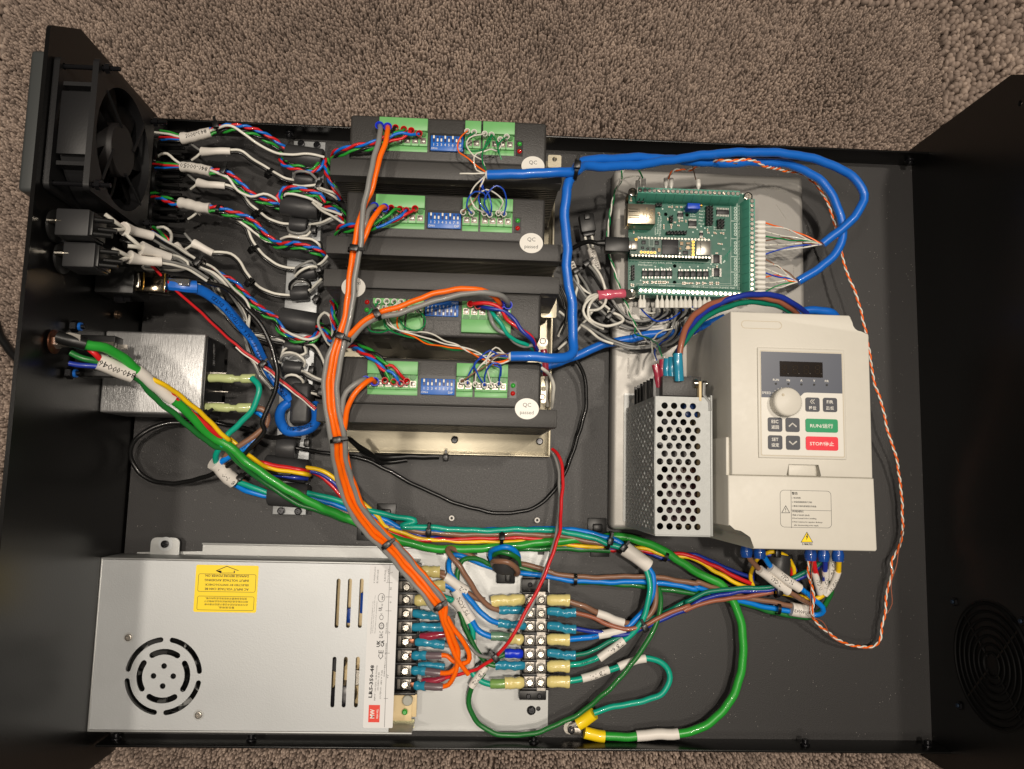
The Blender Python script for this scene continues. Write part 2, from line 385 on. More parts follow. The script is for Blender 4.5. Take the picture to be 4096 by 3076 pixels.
def carpet():
    def grid(sp, bx, hole):
        xs, ys = np.meshgrid(np.arange(bx[0], bx[1], sp), np.arange(bx[2], bx[3], sp)); x = xs.ravel(); y = ys.ravel()
        keep = ~((x > hole[0]) & (x < hole[1]) & (y > hole[2]) & (y < hole[3])); x = x[keep]; y = y[keep]; n = len(x)
        return x + rng.uniform(-.45, .45, n)*sp, y + rng.uniform(-.45, .45, n)*sp, np.full(n, sp)
    g1 = grid(.205, (-13, 63, -51.5, 14.5), (.8, 58.6, -43.4, -.5)); g2 = grid(.42, (-24, 78, -62, 24), (-13, 63, -51.5, 14.5))
    x, y, spc = [np.concatenate(q) for q in zip(g1, g2)]; n = len(x)
    K = 5; prof = [(.9, 0.), (1.0, .62), (.62, .92)]
    r = rng.uniform(.52, .78, n)*spc*1.12; h = rng.uniform(.74, .90, n) + .16*noise2(x, y, 5, 3); lx = rng.normal(0, .07, n) + .2*(noise2(x, y, 6, 5)-.5); ly = rng.normal(0, .07, n) + .2*(noise2(x, y, 6, 6)-.5)
    V = np.zeros((n, len(prof)*K+1, 3)); ph = rng.uniform(0, 6.3, n); el = rng.uniform(.65, 1.2, n)
    for j, (pr, pz) in enumerate(prof):
        for k in range(K):
            a = 2*np.pi*k/K + ph + pz*1.2; rr = r*pr*rng.uniform(.75, 1.25, n)
            V[:, j*K+k, 0] = x + rr*np.cos(a)*el + lx*pz; V[:, j*K+k, 1] = y + rr*np.sin(a)/el + ly*pz; V[:, j*K+k, 2] = -2.35 + h*pz
    V[:, -1, 0] = x + lx*1.05; V[:, -1, 1] = y + ly*1.05; V[:, -1, 2] = -2.35 + h*1.04
    F = []
    for j in range(len(prof)-1):
        for k in range(K): F.append((j*K+k, j*K+(k+1) % K, (j+1)*K+(k+1) % K)); F.append((j*K+k, (j+1)*K+(k+1) % K, (j+1)*K+k))
    t = (len(prof)-1)*K
    for k in range(K): F.append((t+k, t+(k+1) % K, len(prof)*K))
    F = np.array(F); nv = V.shape[1]
    idx = (F[None] + (np.arange(n)*nv)[:, None, None]).reshape(-1, 3)
    me = bpy.data.meshes.new('carpet_pile'); me.vertices.add(n*nv); me.vertices.foreach_set('co', (V.reshape(-1, 3)*S).ravel())
    me.loops.add(idx.size); me.loops.foreach_set('vertex_index', idx.ravel().astype(np.int32))
    me.polygons.add(len(idx)); me.polygons.foreach_set('loop_start', np.arange(0, idx.size, 3, dtype=np.int32)); me.update(calc_edges=True)
    me.polygons.foreach_set('use_smooth', np.ones(len(idx), bool))
    c = .45*noise2(x, y, .33, 11) + .25*noise2(x, y, 5, 12) + .36*rng.random(n) - .03
    at = me.attributes.new('yarn', 'FLOAT', 'POINT'); at.data.foreach_set('value', np.repeat(np.clip(c, 0, 1), nv).astype(np.float32))
    me.materials.append(CARPET)
    tag(link('carpet_pile', me), 'beige and brown twisted pile carpet under the open black enclosure', 'carpet', kind='stuff')
carpet()

# ================================================================== shared little meshes
def cross_screw(name, r, h, m, cs=.62, ct=.13, tor=False):
    n = 20; out = circ(0, 0, r, n)
    if tor: hole = circ(0, 0, r*.42, 6)
    else:
        a, b = r*cs, r*ct; hole = [(a,b),(b,b),(b,a),(-b,a),(-b,b),(-a,b),(-a,-b),(-b,-b),(-b,-a),(b,-a),(b,-b),(a,-b)]
    me = plate_mesh(name, out, [hole], h, h*.45, m)
    b_ = MB(); b_.lathe([(r, 0), (r, h*.56)], n=n); b_.lathe([(r*1.0, h*.99), (r*.93, h*1.12), (r*.75, h*1.2)], n=n, cap=False)
    m2 = b_.mesh(name, m); bm = bmesh.new(); bm.from_mesh(me); bm.from_mesh(m2)
    bm.to_mesh(me); bm.free(); bpy.data.meshes.remove(m2)
    return me
SCR_S = cross_screw('screw', .16, .12, CHROME)
SCR_T = cross_screw('screw', .27, .24, CHROME, cs=.7, ct=.15)
SCR_B = cross_screw('screw', .23, .16, TINM)
SOCK = cross_screw('screw', .26, .22, SCRD, tor=True)
SOCKS = cross_screw('screw', .17, .15, SCRD, tor=True)
def cap_screw(parent, p, z, me=None, ring=True):
    o = link('screw', me or SOCK, parent, (p[0], p[1], z)); return o

# ================================================================== black enclosure
enc = thing('equipment_enclosure', 'open black steel enclosure with tall end panels lying on the carpet', 'enclosure')
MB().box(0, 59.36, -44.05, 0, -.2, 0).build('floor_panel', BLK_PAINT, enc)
def yz_plate(name, outline, holes, x, t, m, parent):
    me = plate_mesh(name, outline, holes, 0, t, m)
    me.transform(Matrix(((0,0,1,x*S),(1,0,0,0),(0,1,0,0),(0,0,0,1)))); return link(name, me, parent)
prof = [(1.4,-2.2),(1.4,11.9),(-.2,15.0),(-.45,15.15),(-43.8,15.15),(-44.0,15.0),(-45.6,11.9),(-45.6,-2.2)]
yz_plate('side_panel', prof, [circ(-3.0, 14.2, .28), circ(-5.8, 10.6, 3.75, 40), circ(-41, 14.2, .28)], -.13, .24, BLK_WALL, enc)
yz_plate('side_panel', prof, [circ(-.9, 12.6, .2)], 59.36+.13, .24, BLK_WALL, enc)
# turned-in lips front and back with their bevelled top
for y0, s_ in ((0, 1), (-44.05, -1)):
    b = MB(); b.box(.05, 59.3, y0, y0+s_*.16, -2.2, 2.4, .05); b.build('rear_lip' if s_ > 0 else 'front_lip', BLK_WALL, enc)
for (v, x, y, z, ax) in (('B2', 355, 275, 1.6, 0), ('B2', 1560, 325, 1.2, 0), ('D3', 560, 570, 1.2, 0), ('C4', 1075, 1390, 1.3, 1), ('C4', 250, 1395, 1.3, 1), ('D1', 1080, 1480, 1.3, 1), ('D2', 825, 1385, 1.3, 1), ('D2', 1600, 1400, 1.3, 1)):
    p = P(v, x, y, z); yy = -.02 if ax == 0 else -44.03; sg = -1 if ax == 0 else 1
    MB().lathe([(.34, 0), (.34, .12), (.22, .18), (.22, .42)], (p[0], yy, z), (0, sg, 0), 14).build('screw', SCRD, enc)
# bolts and lock nuts at the left wall round the inlet, screws at the right wall round the vent
for (v, x, y) in (('B3', 375, 880), ('B3', 345, 1175)):
    p = PX(v, x-40, y, 0.35); q = thing('wall_bolt', 'black bolt with blue nylon lock nut above the power inlet' if y < 1000 else 'black bolt with blue nylon lock nut below the power inlet', 'bolt', 'lock nut bolts of the power inlet')
    MB().lathe([(.38, 0), (.38, .35), (.28, .42)], (0.0, p[1], p[2]), (1,0,0), 6).build('nut', SCRD, q)
    MB().lathe([(.26, 0), (.26, .16)], (.42, p[1], p[2]), (1,0,0), 14).build('nylon_ring', BLUEPL, q)
    MB().lathe([(.15, 0), (.15, .25)], (.55, p[1], p[2]), (1,0,0), 10).build('bolt_end', SCRD, q)
for (x, y, lb) in ((600, 392, 'upper left'), (640, 1178, 'lower left'), (1118, 540, 'upper right')):
    p = PX('E8', x, y, 59.2); q = thing('wall_bolt', '%s bolt with blue nylon nut beside the round vent in the right panel' % lb, 'bolt', 'bolts round the vent')
    MB().lathe([(.30, 0), (.30, .25)], (59.35, p[1], p[2]), (-1,0,0), 6).build('nut', SCRD, q)
    MB().lathe([(.13, 0), (.13, .1)], (59.09, p[1], p[2]), (-1,0,0), 12).build('nylon_ring', mat('dull_blue_nylon', (.09,.15,.22), .5), q)
# round vent with concentric wire guard in the right panel
c = PX('E8', 900, 870, 59.3)
vent = thing('vent_guard', 'round black vent guard of concentric rings on the right end panel', 'vent')
for k in range(7):
    r = 3.9 - k*.52; L = [Vector((59.15, c[1]+r*math.cos(2*math.pi*i/40), c[2]+r*math.sin(2*math.pi*i/40))) for i in range(41)]
    MB().tube(L, .09 if k else .12, 6, cap=False).build('guard_ring', mat('matt_black_wire', (.04,.04,.04), .7, spec=.15), vent, smooth=60)
for k in range(4):
    a = rad(45+90*k); MB().rod((59.2, c[1]+.6*math.cos(a), c[2]+.6*math.sin(a)), (59.2, c[1]+4.0*math.cos(a), c[2]+4.0*math.sin(a)), .09, 6).build('guard_spoke', BLK_TIE, vent)
MB().lathe([(4.15, 0), (4.15, .12)], (59.33, c[1], c[2]), (-1,0,0), 48).build('vent_ring', mat('worn_black_ring', (.06,.06,.06), .45, spec=.3), vent)

# ================================================================== fan on the left panel
fan = thing('cooling_fan', 'square black cooling fan with seven blades bolted inside the left end panel', 'fan')
fy0, fy1, fz0, fz1 = -9.75, -1.75, 6.5, 14.6; fyc, fzc = (fy0+fy1)/2, (fz0+fz1)/2
FANPL = mat('fan_black_plastic', (.095,.095,.10), .42, bump=.15)
for x in (.28, 2.5):
    yz_plate('flange', rrect(fy0, fy1, fz0, fz1, .35), [circ(fyc, fzc, 3.72, 40)] + [circ(fyc+sy*3.55, fzc+sz*3.55, .2) for sy in (-1,1) for sz in (-1,1)], x, .34, FANPL, fan)
b = MB(); b.lathe([(3.9, 0), (3.9, 1.9)], (.45, fyc, fzc), (1,0,0), 40, cap=False); b.lathe([(3.74, 1.9), (3.74, 0)], (.45, fyc, fzc), (1,0,0), 40, cap=False); b.build('duct_ring', FANPL, fan, smooth=50)
for sy in (-1, 1):                       # braces between the flanges at the quarter points
    MB().box(.45, 2.35, fyc+sy*2.4-.12, fyc+sy*2.4+.12, fzc+3.1, fz1-.25).build('brace', FANPL, fan)
MB().box(.45, 2.35, fyc-1.9, fyc+1.9, fz1-.35, fz1-.12, .05).build('brace', FANPL, fan)
MB().lathe([(1.65, 0), (1.65, 1.6), (1.6, 1.66), (0.02, 1.67)], (.75, fyc, fzc), (1,0,0), 30).build('hub', mat('fan_hub_label', (.11,.10,.10), .55), fan, smooth=40)
for k in range(7):
    b = MB().bm; vs = []
    for i in range(6):
        r = 1.5 + 2.15*i/5; row = []
        for j in range(5):
            t = j/4; a = 2*math.pi*k/7 + t*.75 + .05*i; x = .9 + 1.1*(1-t) + .15*math.sin(t*3.1)
            row.append(b.verts.new((x, fyc+r*math.cos(a), fzc+r*math.sin(a))))
        vs.append(row)
    for i in range(5):
        for j in range(4): b.faces.new((vs[i][j], vs[i][j+1], vs[i+1][j+1], vs[i+1][j]))
    r_ = bmesh.ops.solidify(b, geom=b.faces[:], thickness=.08); q = MB(); q.bm.free(); q.bm = b
    q.build('blade', FANPL, fan, smooth=50)
for k in range(4):
    a = rad(20+90*k); MB().rod((2.45, fyc+1.4*math.cos(a), fzc+1.4*math.sin(a)), (2.5, fyc+3.8*math.cos(a+.5), fzc+3.8*math.sin(a+.5)), .09, 6).build('strut', FANPL, fan)
for sy in (-1, 1):
    for sz in (-1, 1):
        y, z = fyc+sy*3.55, fzc+sz*3.55
        b = MB(); b.rod((0, y, z), (3.5, y, z), .14, 10); b.build('bolt', SCRD, fan)
        b = MB(); b.lathe([(.32, 0), (.32, .28)], (2.68, y, z), (1,0,0), 6); b.build('nut', SCRD, fan)
cov = thing('fan_cover', 'dark grey square fan cover on the outside of the left end panel', 'cover')
MB().box(-1.45, -.26, -10.0, -1.5, 5.6, 14.6, .25, 3).build('cover_body', mat('cover_grey', (.22,.23,.23), .5, bump=.1), cov)

# ================================================================== switches through the left panel
def switch(y0, y1, zt, lb, x1):
    t = thing('push_button_switch', lb, 'switch', 'switch blocks on the left panel')
    ym = (y0+y1)/2
    MB().box(.55, x1, y0, y1, zt-2.0, zt, .1).build('contact_block', DK_PL, t)
    MB().box(x1-.02, x1+.18, y0+.1, y1-.1, zt-1.8, zt-.12, .04).build('terminal_carrier', BLK_PL, t)
    for k in range(3): MB().rod((x1+.15, y0+.25+k*.42, zt-.4-(k % 2)*.5), (x1+1.15, y0+.2+k*.42, zt-.5-(k % 2)*.5), .16, 10).build('terminal_boot', BLK_TIE, t)
    b = MB(); b.lathe([(.16, 0), (.16, .5), (.12, .5), (.12, .8)], (.1, ym+.05, zt-.1), (1,0,0), 10); b.build('lamp_stud', CHROME, t)
    MB().lathe([(.95, 0), (.95, .15), (.7, .3)], (0, ym, zt-1.0), (1,0,0), 24).build('collar', BLK_PL, t)
    MB().lathe([(1.15, 0), (1.15, -.35), (.8, -.6)], (-.26, ym, zt-1.0), (1,0,0), 24).build('button_head', BLK_PL, t)
switch(-12.35, -10.75, 14.1, 'upper dark grey push button block behind the fan on the left panel', 2.45)
switch(-13.9, -12.4, 13.0, 'lower dark grey push button block, next one down from the fan', 2.4)

# ================================================================== ethernet jack at the left panel
eth = thing('ethernet_coupler', 'clear ended ethernet coupler with shiny metal shell at the left panel', 'connector')
a = P('E5', 1185, 860, 7.5); c_ = P('E5', 1540, 1110, 7.5)
MB().box(0, a[0], c_[1]-.2, a[1]+.25, 5.0, 7.7, .05).build('panel_body', BLK_PL, eth)
MB().box(a[0], c_[0], c_[1], a[1], 6.2, 7.5, .06).build('metal_shell', mat('dark_mirror_steel', (.46,.42,.36), .12, metal=1.), eth)
for x in (1275, 1530): p = P('E5', x, 990, 7.52); MB().box(p[0], p[0]+.05, c_[1]+.1, a[1]-.1, 7.5, 7.54).build('shell_seam', GOLD, eth)
p = P('E5', 1210, 970, 7.5); MB().box(p[0]-.1, p[0]+.12, p[1]-.5, p[1]+.5, 7.5, 7.6, .03).build('latch', CHROME, eth)
MB().lathe([(.3, 0), (.3, .6), (.2, .62), (.2, 1.0)], (0.9, c_[1]-.35, 6.6), (1,0,0), 8).build('screw', SCRD, eth)
MB().lathe([(.3, 0), (.3, .6), (.2, .62), (.2, 1.0)], (0.9, a[1]+.35, 6.2), (1,0,0), 8).build('screw', SCRD, eth)

# plain nut and hole plug on the left panel
p = PX('B3', 585, 805, .1); q = MB(); q.lathe([(.3, 0), (.3, .2), (.16, .22), (.16, .35)], (0, p[1], p[2]), (1,0,0), 12); tag(q.build('wall_plug', mat('tarnished_brass', (.40,.33,.27), .35, metal=.8)), 'small round tarnished metal plug low on the left panel above the brushed filter', 'plug')

# ================================================================== round black aviation connectors under the fan
def panel_connector(y, z, lb):
    t = thing('panel_connector', lb, 'connector', 'round black panel connectors on the left panel')
    MB().lathe([(1.1, 0), (1.1, .25), (.85, .3), (.85, 1.3), (.75, 1.45)], (0, y, z), (1,0,0), 24).build('shell', BLK_PL, t)
    MB().lathe([(1.2, .3), (1.2, .7)], (0, y, z), (1,0,0), 6).build('nut', BLK_TIE, t)
    for k in range(4):
        a = rad(45+90*k); MB().rod((1.4, y+.4*math.cos(a), z+.4*math.sin(a)), (3.0, y+.5*math.cos(a), z+.4*math.sin(a)), .14, 8).build('solder_boot', BLK_TIE, t)
for (v, x, y, z, lb) in (('B2', 330, 350, 1.9, 'topmost round black panel connector behind the fan'), ('B2', 420, 480, 2.6, 'round black panel connector below the topmost one'), ('B2', 330, 640, 1.9, 'round black panel connector level with the upright printed sleeve'),
    ('B2', 400, 780, 2.6, 'round black panel connector level with the second plain sleeve'), ('B2', 320, 950, 1.9, 'round black panel connector level with the lowest fan corner'), ('B2', 380, 1090, 2.6, 'round black panel connector just below the fan corner')):
    p = P(v, x, y, z); panel_connector(p[1], z, lb)
t = thing('panel_connector', 'lowest round black panel connector, left of the slanting plain sleeve', 'connector', 'round black panel connectors on the left panel')
p = P('E5', 1640, 460, 3.5)
MB().lathe([(1.1, 0), (1.1, .25), (.85, .3), (.85, 2.6), (.75, 2.8)], (0, p[1], 3.5), (1,0,0), 24).build('shell', BLK_PL, t)
for (x, y, z) in ((1780, 400, 4.0), (1860, 490, 3.6), (1790, 585, 3.4)):
    q = P('E5', x, y, z); MB().rod((2.7, q[1]+.15, z), q, .13, 8).build('solder_boot', BLK_TIE, t)

cd = thing('cable', 'black round mains cable lying on the carpet outside the left end panel', 'cable')
MB().tube(smooth_path([P('A', -60, 600, -1.2), P('A', -15, 690, -1.1), P('A', 12, 745, -1.0), P('A', 50, 785, -.8), P('A', 110, 800, -.8)]), .32, 12).build('jacket', BLK_TIE, cd)
# ================================================================== line filter on the left panel
flt = thing('line_filter', 'brushed aluminium mains filter box sticking out of the left panel', 'filter')
a = P('B3', 520, 905, 5.4); b_ = P('B3', 1145, 915, 5.4); c_ = P('B3', 1105, 1440, 5.4)
MB().box(a[0]-.1, b_[0], c_[1]+.02, a[1], 1.3, 5.4, .14, 3).build('can', BRUSH, flt)
MB().box(b_[0]-.02, b_[0]+.12, c_[1]+.2, a[1]-.15, 1.45, 5.25, .04).build('end_plate', BLK_PL, flt)
for k, yy in enumerate((1195, 1385)):
    p = P('B3', 1165, yy, 4.6); MB().box(b_[0]+.1, b_[0]+1.2, p[1]-.32, p[1]+.32, 4.3, 4.37).build('tab_terminal', TINM, flt)
p = P('B3', 1200, 1290, 3.4); MB().box(b_[0]+.1, b_[0]+1.1, p[1]-.03, p[1]+.03, 2.6, 3.4).build('tab_terminal', TINM, flt)
p = P('B3', 1195, 1055, 5.4)
for i, yy in enumerate((1005, 1035, 1075, 1110)):
    q = PX('B3', 1195, yy, b_[0]+.12); me = text_mesh(('中', '电', '9HE', '回')[i], .42, mat('faded_print', (.55,.55,.55), .5))
    me.transform(Matrix(((0,0,1,0),(1,0,0,0),(0,1,0,0),(0,0,0,1)))); link('lettering', me, flt, (b_[0]+.14, q[1], q[2]))
# earth stud with its nut and bent tag
st = thing('earth_stud', 'copper coloured earth stud with a flat ring tag on the left panel', 'earth stud')
p = P('B3', 150, 975, 12.0)
MB().lathe([(.72, 0), (.72, .1), (.60, .14), (.42, .16)], (.0, p[1], 12.0), (1,0,0), 28).build('washer', COPPER, st); MB().lathe([(.42, .14), (.42, .42)], (.0, p[1], 12.0), (1,0,0), 6).build('nut', TINM, st)
MB().lathe([(.30, 0), (.30, 1.25)], (.0, p[1], 12.0), (1,0,0), 14).build('stud', TINM, st)
me = plate_mesh('ring_tag', [(-.2,-.4),(.2,-.4),(.36,.15),(.3,.8),(-.3,.8),(-.36,.15)], [circ(0, .35, .14, 12)], .04, .08, mat('dull_tin', (.62,.60,.57), .35, metal=.8))
q = link('ring_tag', me, st, (1.0, p[1]+.15, 12.55)); q.rotation_euler = (0, rad(12), rad(-95))
# inlet block beside it
inl = thing('power_inlet', 'small translucent terminal block of the power inlet on the left panel', 'inlet')
p = P('B3', 330, 1050, 9.5)
MB().box(.02, 2.4, p[1]-1.4, p[1]+1.2, 8.3, 9.5, .08).build('inlet_body', BLK_PL, inl)
MB().box(1.5, 2.5, p[1]-.75, p[1]+.75, 9.4, 9.9, .06).build('clear_cover', mat('smoky_clear_plastic', (.50,.48,.44), .2, trans=.5), inl)
for k in (-1, 0, 1): MB().box(2.4, 3.0, p[1]+k*.55-.15, p[1]+k*.55+.15, 9.0, 9.1).build('tab_terminal', TINM, inl)

# ================================================================== metal strip for the ferrite cores
strip = thing('cable_bracket', 'long narrow galvanised bracket under the row of ferrite cores', 'bracket')
a = P('E3', 210, 175, .9); b_ = P('S', 1228, 2060, .9)
MB().box(a[0], 12.95, b_[1], a[1], .75, .9, .04).build('strip', ZINC, strip)
MB().box(12.83, 12.95, b_[1], a[1], .0, .8).build('bent_edge', ZINC, strip)
for (v, x, y) in (('E3', 290, 205), ('E3', 465, 222), ('D4', 1232, 755), ('D4', 1348, 758)):
    p = P(v, x, y, 1.05); cap_screw(strip, p, .9)
for (v, x, y) in (('D4', 1330, 340),):
    pass

# ================================================================== base tray under the drivers
tray = thing('driver_tray', 'gold tinted steel tray holding the four motor drivers', 'tray')
MB().box(14.9, 30.55, -23.9, -1.0, .05, .3, .04).build('tray_floor', STEELY, tray)
MB().box(14.9, 30.55, -23.98, -23.88, .05, .9, .03).build('tray_lip', STEELY, tray)
MB().box(30.4, 30.55, -23.88, -1.0, .3, 1.1, .03).build('tray_lip', STEELY, tray)
for (x, y) in ((1048, 1402), (1677, 1412)):
    p = P('C1', x, y, .5); cap_screw(tray, p, .3)
# mounting brackets visible between covers
for (v, x0, y0, x1, y1, z) in (('B4', 1895, 440, 2000, 545, 4.0), ('C1', 1690, 335, 1800, 500, 4.0), ('C1', 1690, 950, 1720, 1130, 3.0)):
    a = P(v, x0, y0, z); c = P(v, x1, y1, z)
    me = plate_mesh('mounting_ear', rrect(a[0], c[0], c[1], a[1], .12), [circ((a[0]+c[0])/2, (a[1]+c[1])/2+.15, .18)], z, .15, STEELY); link('mounting_ear', me, tray)
p = P('C1', 1700, 672, 3.0); link('screw', SCR_B, tray, (p[0], p[1], 2.9))
p = P('C1', 1695, 1085, 3.0); link('screw', SCR_B, tray, (p[0], p[1], 2.9))

# ================================================================== motor drivers
# own frame: x along the long side (0..14.9), y = 0 at the cover's far edge, cover to -3.0, heatsink top -3.0..-4.1, z = height
def make_driver():
    t = thing('motor_driver', 'motor driver', 'motor driver')
    ZT = 10.1
    x0, x1 = 1.15, 13.85
    c = MB(); c.box(x0, x1, -2.98, 0, .4, ZT-.02, .18, 3); c.build('cover', DRV_PL, t)
    h = MB(); h.box(0, 14.9, -4.12, -3.0, ZT-1.25, ZT, .05); h.box(0, 14.9, -3.6, -3.0, .3, ZT-1.2, .03)
    h.build('heatsink', HSINK, t)
    for k in range(24):
        z = ZT-1.5-.355*k; MB().box(.1, 14.8, -4.10, -3.6, z-.055, z+.055).build('fin', FIN, t)
    # power plug (six ways), own part with wells and screws
    Z = ZT+.02
    def plug(xa, n, wide, pitch):
        g = MB(); g.box(xa, xa+wide, -1.1, -.28, Z-.6, Z+.42, .03)
        g.box(xa, xa+wide, -2.0, -1.1, Z-.6, Z+.12, .03); g.box(xa, xa+wide, -2.35, -2.0, Z-.6, Z-.02, .03)
        o = g.build('terminal_plug', G_CON, t)
        m = (wide-pitch*n)/2
        for i in range(n):
            cx = xa+m+pitch*(i+.5)
            link('screw_clamp', CLAMP, o, (cx, -1.66, Z+.12))
            link('wire_well', WELL, o, (cx, -1.22, Z+.12))
            if i: MB().box(cx-pitch/2-.03, cx-pitch/2+.03, -2.0, -1.1, Z+.1, Z+.22).build('divider', G_CON, o)
        return o
    plug(3.05, 6, 3.1, .508); plug(8.55, 2, 1.03, .49); plug(9.7, 4, 2.05, .49)
    # switch bank in its slot
    s0 = MB(); s0.box(6.28, 8.5, -2.3, -1.05, ZT-.3, ZT+.03); s0.build('switch_slot', BLK_PL, t)
    d = MB(); d.box(6.36, 8.46, -2.28, -1.28, ZT-.3, ZT+.2, .03); d = d.build('switch_bank', BLUEPL, t)
    for i in range(8):
        cx = 6.36+.2+.2435*i
        MB().box(cx-.075, cx+.075, -1.72, -1.33, ZT+.1, ZT+.205).build('lever_slot', mat('deep_blue_plastic', (.05,.17,.42), .4), d)
        yy = -1.42 if i in (0, 3, 5) else -1.62
        MB().box(cx-.055, cx+.055, yy-.1, yy+.1, ZT+.15, ZT+.33, .02).build('lever', WPL, d)
        text(str(i+1), (cx, -1.9, ZT+.204), .24, WHT, d)
    text('ON↓', (6.62, -2.14, ZT+.204), .18, WHT, d); text('DIP', (8.2, -2.14, ZT+.204), .2, WHT, d)
    # pilot lamps
    l = MB(); l.box(11.88, 12.32, -2.35, -1.3, ZT-.1, ZT+.02); l.build('lamp_slot', BLK_PL, t)
    MB().lathe([(.15, 0), (.15, .06), (.10, .13), (.03, .16)], (12.1, -1.55, ZT+.02), n=14).build('power_lamp', LEDG, t)
    MB().lathe([(.15, 0), (.15, .06), (.10, .13), (.03, .16)], (12.1, -2.05, ZT+.02), n=14).build('alarm_lamp', LEDR, t)
    st = MB(); st.lathe([(.75, 0), (.75, .012)], (13.0, -2.98, ZT+.003), n=36, sq=.88); st = st.build('sticker', mat('white_sticker', (.86,.85,.82), .35), t)
    text('QC', (13.0, -2.75, ZT+.018), .36, INKG, st); text('passed', (13.0, -3.22, ZT+.018), .33, INKG, st)
    MB().box(x0+.05, x1-.05, -3.02, -2.99, ZT-.03, ZT+.005).build('seam', BLK_PL, t)
    return t
b = MB(); b.box(-.19, .19, -.2, .2, -.05, .012); b.box(-.13, .13, -.12, .14, .0, .09, .03); CLAMP = b.mesh('screw_clamp', TINM)
b = MB(); b.lathe([(.2, .05), (.2, .1)], n=12); WELL = b.mesh('wire_well', G_COND)
drv = make_driver()
drv['label'] = 'rear motor driver, hindmost of four, under the cut end of the upper blue cable'
drv['group'] = 'motor drivers in the tray'
bpy.context.view_layer.update()
clone(drv, None, (15.2, -7.6, 0), 0, 'second motor driver from the rear with brown, white and blue wires in its plug')
clone(drv, None, (30.05, -16.85, 0), math.pi, 'third motor driver, turned upside down with the orange and grey arch over it')
clone(drv, None, (15.15, -18.25, 0), 0, 'front motor driver, nearest the bare tray edge with a glare on its sticker')
drv.location = Vector((15.2, -2.47, 0))*S
# printing on the side of the third driver
d3 = [o for o in bpy.data.objects if o.get('label', '').startswith('third motor')][0]
fp = mat('faded_side_print', (.52,.50,.47), .5); g_ = MB()
for k in range(12): g_.box(1.6+1.02*k, 1.9+1.02*k, .0, .012, 8.75, 8.95)
for k in range(8): g_.box(9.9-.62*k, 9.93-.62*k, .0, .012, 4.4, 7.4)
for k in range(7): g_.box(5.2, 10.2, .0, .012, 4.5+.48*k, 4.525+.48*k)
for k in range(10): g_.box(11.0, 12.0, .0, .012, 4.6+.27*k, 4.72+.27*k)
g_.build('side_print', fp, d3)

# ================================================================== grey steel tray under board and drive
gt = thing('board_tray', 'grey steel box tray under the circuit board and the drive', 'tray')
b = MB(); b.box(35.0, 49.7, -29.1, -1.9, .02, 1.6, .38, 4); b.build('tray_body', STEEL, gt, smooth=50)
dm = mat('pencil_mark', (.45,.43,.40), .5)
for (v, L) in (('C2', [(1325,320),(1330,350)]), ('C2', [(1400,378),(1440,440)]), ('C2', [(1480,490),(1560,605)]), ('C2', [(1440,365),(1560,410)])):
    q = pts(v, [(x, y, 1.605) for x, y in L]); MB().tube(q, .012, 4).build('scratch', mat('bright_scratch', (.85,.84,.8), .3, metal=.7), gt)
for (v, x, y, s_, rz) in (('C2', 1440, 375, '-- --  - - ----  - --', 0), ('C2', 1610, 1000, '- -- - - --- -- -', 90), ('E2', 870, 1120, 'JSC  STEELMARK  COIL', 90)):
    text(s_, P(v, x, y, 1.61), .22, dm, gt, rad(rz))

# ================================================================== big mains power supply
psu = thing('power_supply', 'large flat galvanised power supply with a yellow warning label and fan slots', 'power supply')
ZP = 3.3
def C4(x, y, z=ZP): return P('C4', x, y, z)[:2]
out = [(.0,-31.72),(19.72,-31.72),(19.72,-42.78),(.0,-42.78)]
def slot(cx, y0, y1, w): 
    L = []; 
    for k in range(7): a = math.pi*k/6; L.append((cx+w*math.cos(a), y0-w+w*math.sin(a)))
    for k in range(7): a = math.pi+math.pi*k/6; L.append((cx+w*math.cos(a), y1+w+w*math.sin(a)))
    return L
holes = []
for x, y0, y1 in ((1608, 403, 705), (1678, 403, 705), (1750, 403, 705)):
    a = C4(x-6, y0); c = C4(x-6, y1); holes.append(slot((a[0]+c[0])/2, a[1], c[1], .135))
for x, y0, y1 in ((1577, 880, 1190), (1646, 880, 1190), (1720, 880, 1190)):
    a = C4(x, y0); c = C4(x, y1); holes.append(slot((a[0]+c[0])/2, a[1], c[1], .135))
fc = C4(539, 998)
def arcslot(r, a0, a1, w):
    L = []
    n = 14
    for k in range(n+1): a = rad(a0+(a1-a0)*k/n); L.append((fc[0]+(r+w)*math.cos(a), fc[1]+(r+w)*math.sin(a)))
    for k in range(1, 5): a = rad(a1); u = math.pi*k/5; L.append((fc[0]+r*math.cos(a)+w*math.cos(a+u), fc[1]+r*math.sin(a)+w*math.sin(a+u)))
    for k in range(n+1): a = rad(a1+(a0-a1)*k/n); L.append((fc[0]+(r-w)*math.cos(a), fc[1]+(r-w)*math.sin(a)))
    for k in range(1, 5): a = rad(a0); u = math.pi+math.pi*k/5; L.append((fc[0]+r*math.cos(a)+w*math.cos(a+u), fc[1]+r*math.sin(a)+w*math.sin(a+u)))
    return L
for k in range(4): holes.append(arcslot(2.38, 8+90*k, 82+90*k-2, .17)); holes.append(arcslot(1.58, 58+90*k, 122+90*k, .19))
for k in range(4): a = rad(90*k); holes.append(circ(fc[0]+.65*math.cos(a), fc[1]+.65*math.sin(a), .19, 14))
link('cover', plate_mesh('cover', out, holes, ZP, .1, ZINC), psu)
b = MB(); b.box(-.1, 21.3, -31.7, -31.58, .3, ZP+.04, .03); b.box(-.1, 21.3, -42.92, -42.80, .3, ZP+.04, .03); b.box(-.12, .0, -42.92, -31.58, .3, ZP+.04, .03); b.box(0, 21.2, -42.8, -31.7, .3, .42)
b.build('case', ZINC2, psu)
